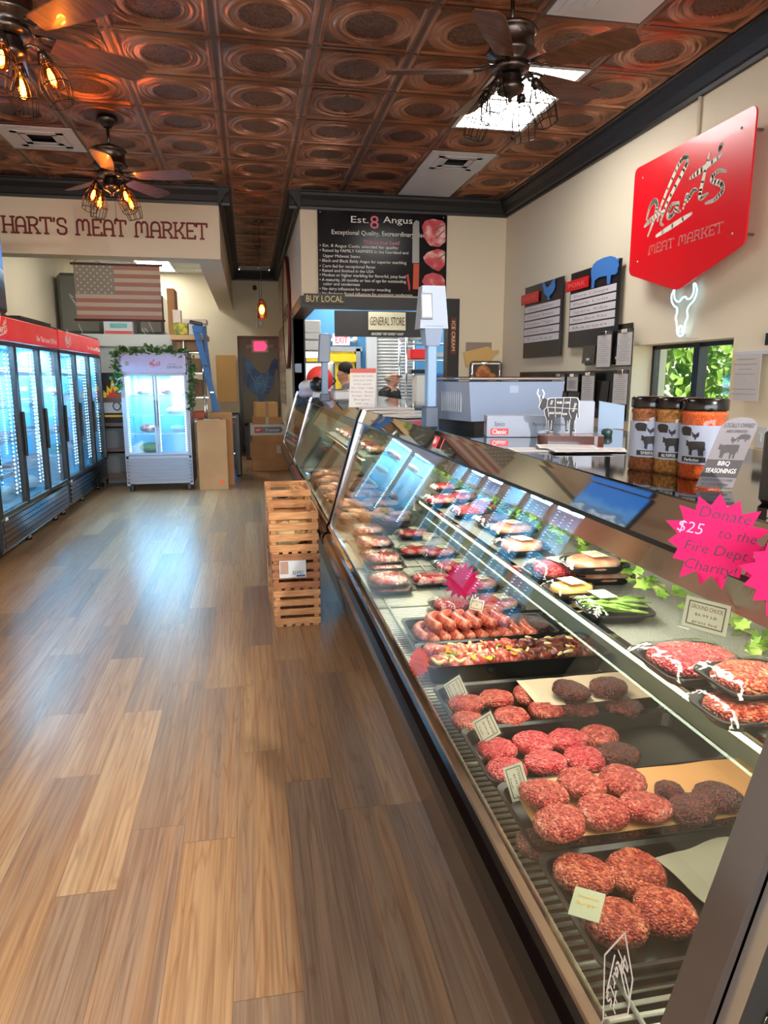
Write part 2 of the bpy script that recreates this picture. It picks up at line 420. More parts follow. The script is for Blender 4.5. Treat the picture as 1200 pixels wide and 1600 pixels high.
# common materials
cream = mat('cream_paint', (226, 214, 190), .75, bump=(60, .08))
blackp = mat('black_paint', (24, 25, 28), .45, bump=(30, .1))
black = mat('black_plastic', (16, 16, 18), .35)
gblack = mat('gloss_black', (7, 7, 9), .2, spec=.4)
steel = mat('polished_steel', (212, 210, 205), .03, 1.)
bsteel = mat('brushed_steel', (190, 190, 188), .28, 1.)
dsteel = mat('dark_mirror_steel', (90, 86, 84), .12, 1.)
chrome = mat('chrome', (230, 230, 235), .05, 1.)
white = mat('white_plastic', (200, 204, 210), .4)
paper = mat('paper', (196, 192, 192), .8)
wgrey = mat('light_grey_plastic', (185, 195, 208), .35)
red = mat('red_paint', (214, 14, 28), .35)
wood = mat('pine_wood', (196, 138, 88), .6, var=((222, 168, 116), 6, 5), stretch=(1, 1, 8))
card = mat('cardboard', (176, 126, 84), .8, var=((186, 138, 94), 3, 2))
case_glass = glass('case_glass', (250, 255, 252), 1.0)
clearp = glass('clear_acrylic', (248, 250, 252), 1.2)
film = glass('cling_film', (252, 252, 252), 1.0, .1, bump=(34, .55))
inkdark = mat('dark_ink', (28, 24, 26), .6)
inkred = mat('dark_red_ink', (120, 34, 30), .6)
# ---------------- room shell ----------------
CZ = 3.56
struct('floor', MB().bx(-2.95, 3.15, -3.1, 14.5, -.1, 0).bx(3.15, 6, 8.2, 13, -.1, 0), floor_material())
# right wall with its deep window opening (Y 4.12..4.99, Z 1.2..1.81)
wy0, wy1, wz0, wz1 = 4.10, 5.31, 1.0, 1.80
mb = MB()
mb.bx(3.03, 3.33, -3.1, wy0, 0, CZ).bx(3.03, 3.33, wy1, 8.45, 0, CZ).bx(3.03, 3.33, wy0, wy1, 0, wz0).bx(3.03, 3.33, wy0, wy1, wz1, CZ)
struct('wall_right', mb, cream)
mb = MB(); mb.bx(-3.1, -2.9, -3.1, 14.5, 0, CZ); struct('wall_left', mb, cream)
# back wall above and beside the pass-through to the work room
mb = MB(); mb.bx(.62, 3.03, 8.33, 8.45, 2.46, CZ).bx(2.44, 3.03, 8.33, 8.45, 0, 2.46)
struct('wall_back', mb, cream)
mb = MB(); mb.bx(.62, .76, 8.45, 10.0, 2.40, CZ).bx(.62, .76, 10.0, 14.5, 0, CZ)
struct('wall_corridor', mb, cream)
# boxed beam over the store room, turning along the corridor
mb = MB(); mb.bx(-2.9, -.26, 8.33, 8.60, 2.83, CZ).bx(-.52, -.26, 8.60, 14.4, 2.83, CZ)
struct('beam_store', mb, cream)
# end wall with the alcove
mb = MB(); mb.bx(-2.9, -.2, 14.4, 14.5, 0, CZ).bx(.62, .9, 14.4, 14.5, 0, CZ).bx(-.2, .62, 14.4, 14.5, 2.35, CZ)
struct('wall_end', mb, cream)
greyw = mat('grey_green_paint', (176, 168, 150), .8)
mb = MB(); mb.bx(-.3, .8, 15.3, 15.4, 0, 2.6).bx(-.3, -.2, 14.5, 15.3, 0, 2.6).bx(.62, .8, 14.5, 15.3, 0, 2.6).bx(-.3, .8, 14.5, 15.3, 2.5, 2.6).bx(-.3, .8, 14.5, 15.3, -.1, 0)
struct('wall_alcove', mb, greyw)
t = tag(MB().bx(-.2, -.13, 15.2, 15.29, 0, 2.1).bx(-.2, .5, 15.26, 15.29, 0, .1).build('trim_1', black), kind='structure')
# front of the shop, behind the camera: low wall, header, mullions and glass
mb = MB(); mb.bx(-2.9, 3.03, -3.1, -3.0, 0, .4).bx(-2.9, 3.03, -3.1, -3.0, 2.7, CZ).bx(-2.9, -2.5, -3.1, -3, .4, 2.7).bx(2.7, 3.03, -3.1, -3, .4, 2.7)
struct('wall_front', mb, cream)
mb = MB()
for x in (-2.5, -1.2, .1, 1.4, 2.66): mb.bx(x, x + .05, -3.08, -3.02, .4, 2.7)
struct('window_2', mb, black)
# work room behind the pass-through: blue walls
blue = mat('blue_paint', (74, 142, 190), .7)
mb = MB(); mb.bx(.76, 2.42, 12.6, 12.7, 0, 3.2); mb.bx(2.95, 5.0, 12.6, 12.7, 0, 3.2); mb.bx(4.9, 5, 8.45, 12.6, 0, 3.2).bx(2.42, 2.95, 12.6, 12.7, 2.3, 3.2)
struct('wall_workroom', mb, blue)
struct('ceiling_workroom', MB().bx(.76, 5, 8.45, 12.7, 3.0, 3.1), white)
struct('ceiling_store', MB().bx(-2.9, -.52, 8.6, 14.4, 3.5, 3.6), mat('white_ceiling_tile', (206, 208, 206), .8))
mb = MB()
for k in range(10): mb.bx(-2.9, -.52, 8.9 + .61 * k, 8.93 + .61 * k, 3.49, 3.5)
for k in range(4): mb.bx(-2.5 + .61 * k, -2.47 + .61 * k, 8.6, 14.4, 3.49, 3.5)
struct('trim_2', mb, mat('grid_white', (225, 228, 226), .5))
struct('roof', MB().bx(-3.2, 5.2, -3.2, 15.5, 3.75, 3.85), white)

# crown moulding, black with a cove profile
def crown_prof(sg, x):   # profile against a wall at x, projecting by sg
    return [(x, 3.385), (x + sg * .03, 3.385), (x + sg * .035, 3.41), (x + sg * .05, 3.42), (x + sg * .075, 3.47), (x + sg * .11, 3.515), (x + sg * .12, 3.54), (x + sg * .14, 3.545), (x + sg * .14, CZ), (x, CZ)]
struct('crown_right', MB().extrude(crown_prof(-1, 3.03), -3, 8.33), blackp)
struct('crown_back', MB().extrude(crown_prof(-1, 8.33), .5, 3.03, axis='x'), blackp)
struct('crown_left', MB().extrude(crown_prof(-1, 8.33), -2.9, -.14, axis='x'), blackp)
struct('crown_corridor_left', MB().extrude(crown_prof(1, -.26), 8.2, 14.4), blackp)
struct('crown_corridor_right', MB().extrude(crown_prof(-1, .62), 8.2, 14.4), blackp)
struct('crown_corridor_end', MB().extrude(crown_prof(-1, 14.4), -.26, .62, axis='x'), blackp)

# pressed copper tile ceiling: relief mesh, one 0.61 m tile repeated
def copper_material():
    m = bpy.data.materials.new('pressed_copper'); m.use_nodes = True; nt = m.node_tree; N = nt.nodes; L = nt.links; b = N['Principled BSDF']
    at = N.new('ShaderNodeAttribute'); at.attribute_name = 'patina'
    tc = N.new('ShaderNodeTexCoord')
    n1 = N.new('ShaderNodeTexNoise'); n1.inputs['Scale'].default_value = 2.2; n1.inputs['Detail'].default_value = 5; L.new(tc.outputs['Object'], n1.inputs[0])
    n2 = N.new('ShaderNodeTexNoise'); n2.inputs['Scale'].default_value = 55; n2.inputs['Detail'].default_value = 3; n2.inputs['Distortion'].default_value = 1.5; L.new(tc.outputs['Object'], n2.inputs[0])
    r = N.new('ShaderNodeValToRGB'); r.color_ramp.elements[0].position = .35; r.color_ramp.elements[0].color = lin((142, 92, 70)); r.color_ramp.elements[1].position = .7; r.color_ramp.elements[1].color = lin((204, 142, 108))
    L.new(n1.outputs[0], r.inputs[0])
    dk = N.new('ShaderNodeMix'); dk.data_type = 'RGBA'; dk.inputs[7].default_value = lin((48, 36, 32)); L.new(r.outputs[0], dk.inputs[6])
    f = N.new('ShaderNodeMath'); f.operation = 'MULTIPLY'; f.use_clamp = True; L.new(at.outputs['Fac'], f.inputs[0])
    g = N.new('ShaderNodeMapRange'); g.inputs[1].default_value = .35; g.inputs[2].default_value = .62; g.inputs[3].default_value = 1.0; g.inputs[4].default_value = .45; L.new(n2.outputs[0], g.inputs[0])
    L.new(g.outputs[0], f.inputs[1]); L.new(f.outputs[0], dk.inputs[0]); L.new(dk.outputs[2], b.inputs['Base Color'])
    b.inputs['Metallic'].default_value = .8; b.inputs['Roughness'].default_value = .3
    bp = N.new('ShaderNodeBump'); bp.inputs['Strength'].default_value = .9; bp.inputs['Distance'].default_value = .006
    mu = N.new('ShaderNodeMath'); mu.operation = 'MULTIPLY'; L.new(n2.outputs[0], mu.inputs[0])
    ad = N.new('ShaderNodeMath'); ad.operation = 'ADD'; ad.inputs[1].default_value = .12; L.new(at.outputs['Fac'], ad.inputs[0]); L.new(ad.outputs[0], mu.inputs[1])
    L.new(mu.outputs[0], bp.inputs['Height']); L.new(bp.outputs[0], b.inputs['Normal'])
    return m
def tile_height(u, v):
    """u,v in -.5...5; returns (height above the back in metres, patina)"""
    r = np.hypot(u, v); a = np.maximum(np.abs(u), np.abs(v))
    h = np.zeros_like(u); p = np.zeros_like(u)
    def ridge(x, c, w, k): return k * np.exp(-((x - c) / w) ** 2)
    h += ridge(r, .265, .010, .010) + ridge(r, .30, .008, .006) + ridge(r, .345, .014, .014) + ridge(r, .40, .009, .008) * (a < .425)
    h += ridge(a, .445, .008, .009) + ridge(a, .475, .006, .006)
    h += np.where(r < .25, -.004, 0); p = np.where(r < .25, .95, p)
    # corner triangles with filigree
    m = (r > .45) & (a < .425); p = np.where(m, .75, p); h += np.where(m, -.004, 0)
    h += np.where((np.abs(np.abs(u) - .44) < .012) & (r > .43) | (np.abs(np.abs(v) - .44) < .012) & (r > .43), .004, 0)
    p = np.where((a > .465), .35, p)
    return h, p
def ceiling():
    skip = set()
    VS = []; FS = []; PA = []; off = 0
    x0 = -.14
    for i in range(-5, 6):
        for j in range(-13, 16):
            xa = x0 + .61 * i; ya = 4.79 + .61 * j
            corr = i == 0
            if ya > 8.33 and not corr: continue
            if ya + .61 > 14.5: continue
            if (i, j) in ((3, 0), (3, 1), (3, 3), (3, 4), (3, 5), (-3, 3), (3, -2), (3, -6), (3, -7), (-3, -4), (-3, -5)): continue
            xb = min(xa + .61, 3.03); yb = ya + .61
            if not corr: yb = min(yb, 8.33)
            xa_ = max(xa, -2.9)
            if xb - xa_ < .02 or yb - ya < .02: continue
            n = 74 if -2 <= j <= 5 and i > -4 else (20 if j < -2 else 26)
            xs = np.linspace(xa_, xb, n); ys = np.linspace(ya, yb, n)
            gx, gy = np.meshgrid(xs, ys)
            u = (gx - xa) / .61 - .5; v = (gy - ya) / .61 - .5
            h, p = tile_height(u, v)
            VS.append(np.stack([gx, gy, CZ - h], -1).reshape(-1, 3)); PA.append(p.ravel())
            k = np.arange(n * n).reshape(n, n)
            FS.append(np.stack([k[:-1, :-1], k[1:, :-1], k[1:, 1:], k[:-1, 1:]], -1).reshape(-1, 4) + off); off += n * n
    v = np.concatenate(VS).astype('f'); f = np.concatenate(FS).astype('i'); p = np.concatenate(PA).astype('f')
    me = bpy.data.meshes.new('ceiling'); me.vertices.add(len(v)); me.vertices.foreach_set('co', v.ravel())
    me.loops.add(f.size); me.loops.foreach_set('vertex_index', f.ravel()); me.polygons.add(len(f)); me.polygons.foreach_set('loop_start', np.arange(0, f.size, 4, dtype='i'))
    me.polygons.foreach_set('use_smooth', np.ones(len(f), 'i')); me.update(calc_edges=True)
    at = me.attributes.new('patina', 'FLOAT', 'POINT'); at.data.foreach_set('value', p)
    me.materials.append(copper_material())
    o = bpy.data.objects.new('ceiling', me); COL.objects.link(o); tag(o, kind='structure')
    # hung grid between the tiles
    g = MB()
    for i in range(-4, 6):
        x = x0 + .61 * i
        if x > 3: continue
        g.bx(x - .012, x + .012, -3, 8.3 if i not in (0, 1) else 14.3, CZ - .006, CZ + .01)
    for j in range(-12, 16):
        y = 4.79 + .61 * j
        if y < 8.3: g.bx(-2.9, 3.03, y - .008, y + .008, CZ - .005, CZ + .01)
        else: g.bx(-.14, .47, y - .008, y + .008, CZ - .005, CZ + .01)
    struct('ceiling_grid', g, mat('bronze_grid', (98, 76, 64), .4, .6))
    struct('ceiling_deck', MB().bx(-3, 3.2, -3.1, 8.4, CZ + .1, CZ + .15).bx(-.5, .9, 8.4, 14.5, CZ + .1, CZ + .15), black)
ceiling()

# recessed 2x4 light panels
panel_em = mat('light_diffuser', (255, 253, 248), .5, emit=11.0)
def light_panel(x0, y0, z, label, m=None, nx=.61, ny=1.22):
    t = thing('ceiling_light', label, 'ceiling light', (x0 + nx / 2, y0 + ny / 2, z), group='flush ceiling lights')
    f = MB(); w = .03
    f.bx(x0, x0 + nx, y0, y0 + w, z - .01, z + .03).bx(x0, x0 + nx, y0 + ny - w, y0 + ny, z - .01, z + .03).bx(x0, x0 + w, y0 + w, y0 + ny - w, z - .01, z + .03).bx(x0 + nx - w, x0 + nx, y0 + w, y0 + ny - w, z - .01, z + .03)
    f.build('frame', white, t)
    B('diffuser', m or panel_em, t, x0 + w, x0 + nx - w, y0 + w, y0 + ny - w, z, z + .01)
XL = 1.69
light_panel(XL, 4.79, CZ, 'bright rectangular flush light panel in the copper ceiling behind the fan over the counter')
light_panel(XL, 4.79 - 6 * .61 - .61, CZ, 'light panel in the copper ceiling, behind the camera')
light_panel(-1.97, 4.79 - 5 * .61, CZ, 'light panel in the copper ceiling over the aisle')
for k, (x, y) in enumerate(((-1.86, 12.95), (-1.9, 9.6))):
    light_panel(x, y, 3.49, ['bright light panel in the white store room ceiling above the hanging flag', 'light panel in the white store room ceiling near the beam'][k], mat('store_diffuser', (255, 252, 240), .5, emit=9.))
for k, (x, y) in enumerate(((1.2, 9.2), (3.0, 9.2), (1.2, 11.2), (3.0, 11.2))):
    light_panel(x, y, 2.99, 'light panel in the blue work room ceiling, %s' % ('front left', 'front right', 'rear left', 'rear right')[k], mat('work_diffuser', (255, 252, 246), .5, emit=9.))

def vent(x0, y0, label):
    t = thing('ceiling_vent', label, 'air vent', (x0 + .305, y0 + .305, CZ), group='white ceiling air vents')
    z = CZ; a = .61
    m = MB(); w = .1
    m.bx(x0, x0 + a, y0, y0 + w, z - .012, z).bx(x0, x0 + a, y0 + a - w, y0 + a, z - .012, z).bx(x0, x0 + w, y0 + w, y0 + a - w, z - .012, z).bx(x0 + a - w, x0 + a, y0 + w, y0 + a - w, z - .012, z)
    m.build('faceplate', white, t)
    m = MB()
    for k, (i, dz) in enumerate(((.10, .012), (.152, .02))):
        m.bx(x0 + i, x0 + a - i, y0 + i, y0 + i + .052, z - .03 + dz, z - .025 + dz).bx(x0 + i, x0 + a - i, y0 + a - i - .052, y0 + a - i, z - .03 + dz, z - .025 + dz)
        m.bx(x0 + i, x0 + i + .052, y0 + i, y0 + a - i, z - .03 + dz, z - .025 + dz).bx(x0 + a - i - .052, x0 + a - i, y0 + i, y0 + a - i, z - .03 + dz, z - .025 + dz)
    m.build('louver', white, t)
    B('duct', mat('duct_grey', (70, 70, 70), .8), t, x0 + .1, x0 + a - .1, y0 + .1, y0 + a - .1, z + .05, z + .06)
vent(XL, 6.62, 'white square air vent in the copper ceiling touching the blank white panel')
vent(-1.97, 6.62, 'white square air vent in the copper ceiling left of the far fan')
vent(.5, 13.3, 'small vent at the end of the corridor ceiling') if 0 else None
tag(MB().bx(XL + .01, 2.29, 7.24, 8.19, CZ - .008, CZ + .004).build('ceiling_panel', white), 'blank white panel in the copper ceiling against the black crown moulding', 'ceiling panel')
t = thing('ceiling_diffuser', 'white stepped air diffuser in the copper ceiling at the top edge near the right wall', 'air diffuser', (XL + .305, 3.9, CZ))
m = MB()
for k in range(5): i = .02 + .05 * k; m.lathe([(.4, 0), (.4, .01)], seg=4) if 0 else m.bx(XL + i, 2.30 - i, 3.58 + i, 4.18 - i, CZ - .008 - .007 * k, CZ - .001 - .007 * k)
m.build('stepped_plate', white, t)
tag(MB().bx(-.1, .44, 13.75, 14.2, CZ - .012, CZ - .002).build('ceiling_panel', white), 'small white panel at the far end of the corridor ceiling', 'ceiling panel')

# light coming through the shop front (daylight from the street windows)
def area(name, loc, rot, sx, sy, power, col=(1, 1, 1)):
    d = bpy.data.lights.new(name, 'AREA'); d.shape = 'RECTANGLE'; d.size = sx; d.size_y = sy; d.energy = power; d.color = col
    o = bpy.data.objects.new(name, d); COL.objects.link(o); o.location = loc; o.rotation_euler = rot; return o
area('daylight_front_window', (.1, -3.2, 1.6), (math.radians(90), 0, 0), 5.0, 2.2, 150, (.92, .96, 1.0))

# recessed spotlight in the ceiling behind the camera: it casts the hard case shadow on the floor
t = thing('downlight', 'round recessed spotlight in the ceiling behind the camera aimed along the aisle', 'downlight', (1.53, -2.3, 3.5))
MB().lathe([(.07, .0), (.10, 0), (.10, .03), (.07, .03)], (1.53, -2.3, 3.49), 20).build('trim_ring', white, t)
d = bpy.data.lights.new('downlight_lamp', 'SPOT'); d.energy = 820; d.color = (1, .93, .84); d.spot_size = math.radians(80); d.spot_blend = .8; d.shadow_soft_size = .05
o = bpy.data.objects.new('downlight_lamp', d); COL.objects.link(o); o.location = (1.53, -2.3, 3.47); o.rotation_euler = (Vector((-1.3, 2.2, 0)) - Vector((1.53, -2.3, 3.47))).to_track_quat('-Z', 'Y').to_euler()

# lettering on the beam, slab-serif strokes
GL = {
 'H': (.72, [[(.1, 0), (.1, 1)], [(.62, 0), (.62, 1)], [(.1, .48), (.62, .48)]], [(.1, 0), (.62, 0), (.1, 1), (.62, 1)]),
 'A': (.74, [[(.1, 0), (.1, .7), (.18, .93), (.36, 1), (.54, .93), (.62, .7), (.62, 0)], [(.1, .42), (.62, .42)]], [(.1, 0), (.62, 0)]),
 'R': (.74, [[(.12, 0), (.12, 1)], [(.0, 1), (.42, 1), (.58, .9), (.6, .74), (.54, .58), (.4, .5), (.12, .5)], [(.36, .5), (.56, .2), (.62, 0)]], [(.12, 0), (.62, 0)]),
 'T': (.74, [[(.36, 0), (.36, 1)], [(.04, .8), (.04, 1), (.68, 1), (.68, .8)]], [(.36, 0)]),
 'S': (.66, [[(.54, .74), (.54, .9), (.42, 1), (.2, 1), (.08, .88), (.08, .64), (.2, .54), (.42, .48), (.56, .38), (.56, .14), (.44, 0), (.18, 0), (.06, .12), (.06, .28)]], []),
 'M': (.94, [[(.1, 0), (.1, .8), (.2, .96), (.32, .96), (.44, .8), (.44, .3)], [(.44, .8), (.56, .96), (.7, .96), (.8, .8), (.8, 0)]], [(.1, 0), (.8, 0)]),
 'E': (.68, [[(.6, .84), (.6, 1), (.12, 1), (.12, 0), (.6, 0), (.6, .16)], [(.12, .5), (.46, .5)]], []),
 'K': (.74, [[(.12, 0), (.12, 1)], [(.12, .42), (.36, .52), (.56, .8), (.6, 1)], [(.34, .5), (.54, .22), (.62, 0)]], [(.12, 0), (.12, 1), (.62, 0), (.6, 1)]),
 "'": (.24, [[(.1, .8), (.12, 1)]], []), ' ': (.46, [], [])}
def slab(s, fr, u0, u1, h, wgt, d, m, name, parent=None, u_map=None):
    tot = sum(GL[c][0] for c in s); k = (u1 - u0) / tot; mb = MB(); u = u0
    for c in s:
        a, st, se = GL[c]
        for p in st: mb.stroke([(u + q[0] * k, q[1] * h) for q in p], wgt, fr, 0, d)
        for q in se: mb.stroke([(u + q[0] * k - .11 * k, q[1] * h), (u + q[0] * k + .11 * k, q[1] * h)], wgt * .9, fr, 0, d)
        u += a * k
    return mb.build(name, m, parent)
o = slab("HART'S MEAT MARKET", FR((0, 8.33, 3.035)), -2.46, -.385, .155, .019, .012, inkred, 'wall_lettering')
tag(o, 'dark red slab lettering on the cream beam over the store room', 'wall sign')
# ---------------- ceiling fans ----------------
dark_wood = mat('fan_blade_wood', (104, 62, 40), .4, var=((74, 42, 28), 4, 4), stretch=(1, 10, 10), coat=.2)
antique = mat('antique_pewter', (84, 76, 72), .28, .95, bump=(40, .15))
warm_bulb = mat('warm_filament', (255, 190, 96), .4, emit=55., ecol=(255, 150, 60))
amber = glass('amber_bulb', (255, 196, 120), 1.0)
cagew = mat('cage_wire', (34, 28, 26), .4, .8)
def make_fan(angs, R=.66, lit=True):
    """origin on the ceiling; z negative downwards"""
    t = thing('ceiling_fan', '', 'ceiling fan')
    MB().lathe([(.0, 0), (.075, 0), (.08, -.015), (.06, -.04), (.035, -.06), (.03, -.075), (0, -.075)]).build('canopy', antique, t)
    MB().tube([(0, 0, -.07), (0, 0, -.22)], .012).build('downrod', antique, t)
    MB().lathe([(0, -.2), (.05, -.2), (.06, -.215), (.12, -.225), (.135, -.24), (.125, -.25), (.115, -.26), (.118, -.33), (.135, -.345), (.13, -.36), (.09, -.375), (.085, -.4), (.1, -.41), (.095, -.43), (.05, -.44), (0, -.44)], seg=32).build('motor_housing', antique, t)
    for k, a in enumerate(angs):
        Rm = Matrix.Rotation(math.radians(a), 3, 'Z'); tilt = Matrix.Rotation(math.radians(-14), 3, 'X')
        n = 14; top = []; bot = []
        for i in range(n + 1):
            s = i / n; x = .2 + (R - .2) * s
            w = .05 + .028 * math.sin(min(1, s * 1.25) * PI / 2) * 1.0
            if s > .9: w *= math.sqrt(max(0, 1 - ((s - .9) / .1) ** 2 * .55))
            top.append((x, w)); bot.append((x, -w * .96))
        poly = top + bot[::-1]
        vs = [Rm @ (tilt @ Vector((x, y, 0)) + Vector((0, 0, -.425 + dz))) for dz in (-.004, .004) for x, y in poly]
        m = len(poly); fs = [tuple(range(m))[::-1], tuple(range(m, 2 * m))] + [(i, (i + 1) % m, m + (i + 1) % m, m + i) for i in range(m)]
        bl = MB().add(vs, fs).build('blade', dark_wood, t)
        br = MB(); P = lambda x, y, z: Rm @ (tilt @ Vector((x, y, 0)) + Vector((0, 0, z)))
        br.tube([P(.08, 0, -.4), P(.12, .0, -.405), P(.16, .028, -.418), (P(.25, .028, -.419))], .008, 6); br.tube([P(.12, 0, -.405), P(.16, -.028, -.418), P(.25, -.028, -.419)], .008, 6)
        br.tube([P(.25, .028, -.419), P(.28, 0, -.419), P(.25, -.028, -.419)], .008, 6)
        br.build('blade_bracket', antique, bl)
    MB().lathe([(0, -.44), (.045, -.44), (.06, -.455), (.06, -.49), (.075, -.5), (.07, -.525), (.03, -.545), (.012, -.555), (.01, -.575), (0, -.58)], seg=24).build('light_kit', antique, t)
    MB().tube([(.02, 0, -.57), (.02, 0, -.74)], .0015, 5).ball((.02, 0, -.75), .01).build('pull_chain', cagew, t)
    for k in range(4):
        a = math.radians(45 + 90 * k); Rm = Matrix.Rotation(a, 3, 'Z'); Q = lambda x, z: Rm @ Vector((x, 0, z))
        arm = MB().tube([Q(.05, -.49), Q(.09, -.47), Q(.12, -.475), Q(.135, -.5)], .009, 7)
        ax = (Rm @ Vector((.36, 0, -1))).normalized(); M3 = Vector((0, 0, -1)).rotation_difference(ax).to_matrix(); c = Q(.135, -.495)
        arm.lathe([(0, 0), (.02, 0), (.024, -.02), (.02, -.045), (0, -.045)], c, 12, M=M3); arm.build('lamp_arm', antique, t)
        L = lambda r, z, b: c + M3 @ Vector((r * math.cos(b), r * math.sin(b), z))
        cg = MB()
        prof = [(.024, -.02), (.036, -.06), (.062, -.11), (.068, -.15), (.062, -.20), (.056, -.235)]
        for q in range(8): cg.tube([L(r, z, q * PI / 4) for r, z in prof], .0026, 5)
        for r, z in ((.036, -.06), (.068, -.15), (.056, -.235)): cg.tube([L(r, z, q * PI / 8) for q in range(16)], .0026, 5, closed=True)
        cg.build('lamp_cage', cagew, t)
        bu = MB().lathe([(0, -.045), (.014, -.045), (.018, -.065), (.032, -.10), (.037, -.125), (.03, -.155), (.012, -.17), (0, -.174)], c, 16, M=M3)
        if lit: bu = bu.build('bulb', amber, t); MB().lathe([(0, -.07), (.007, -.075), (.014, -.105), (.013, -.135), (0, -.15)], c, 10, M=M3).build('filament', warm_bulb, bu)
        if lit:
            pd = bpy.data.lights.new('bulb_light', 'POINT'); pd.energy = 3.2; pd.color = (1, .55, .22); pd.shadow_soft_size = .02
            po = bpy.data.objects.new('bulb_light', pd); COL.objects.link(po); po.parent = t; po.location = L(0, -.125, 0)
        else: bu.build('bulb', glass('clear_bulb', (250, 250, 250), 1.2), t)
    return t
f = make_fan([345, 57, 129, 201, 273]); f.location = (-1.03, 6.34, CZ); tag(f, 'far ceiling fan with five blades and four glowing caged bulbs in front of the beam', group='ceiling fans with caged bulbs')
f = copy_tree(f, loc=(-1.05, 3.92, CZ), rz=math.radians(47), label='near ceiling fan at the top left with glowing amber caged bulbs', group='ceiling fans with caged bulbs')
f = make_fan([312, 24, 96, 168, 240], lit=False); f.location = (1.41, 3.88, CZ); tag(f, 'ceiling fan with unlit caged bulbs over the meat counter in front of the bright panel', group='ceiling fans with caged bulbs')

# ---------------- pendants in the corridor ----------------
def pendant(x, y, zt, zb, lit, label):
    t = thing('pendant_lamp', label, 'pendant lamp', (x, y, CZ), group='jar pendants in the corridor')
    MB().lathe([(0, 0), (.06, 0), (.055, -.02), (.01, -.03), (0, -.03)], (x, y, CZ)).build('canopy', antique, t)
    MB().tube([(x, y, CZ - .02), (x, y, zt)], .004, 6).build('cord', black, t)
    MB().lathe([(0, zt + .02), (.035, zt + .01), (.045, zt - .03), (0, zt - .03)], (x, y, 0)).build('jar_lid', mat('copper_lid', (150, 84, 52), .35, .8), t)
    MB().lathe([(.05, zt - .03), (.066, zt - .06), (.066, zb + .02), (.05, zb), (0, zb)], (x, y, 0)).build('glass_jar', amber if lit else glass('clear_bulb'), t)
    MB().ball((x, y, (zt + zb) / 2), (.035, .035, .06)).build('bulb', mat('pendant_bulb', (255, 214, 140), .4, emit=14 if lit else 0, ecol=(255, 196, 110)) if lit else clearp, t)
pendant(.2, 9.87, 2.56, 2.32, True, 'glowing jar pendant lamp hanging in the corridor in front of the exit arrow')
pendant(.205, 11.67, 2.5, 2.32, False, 'unlit clear jar pendant hanging just below and behind the glowing one')

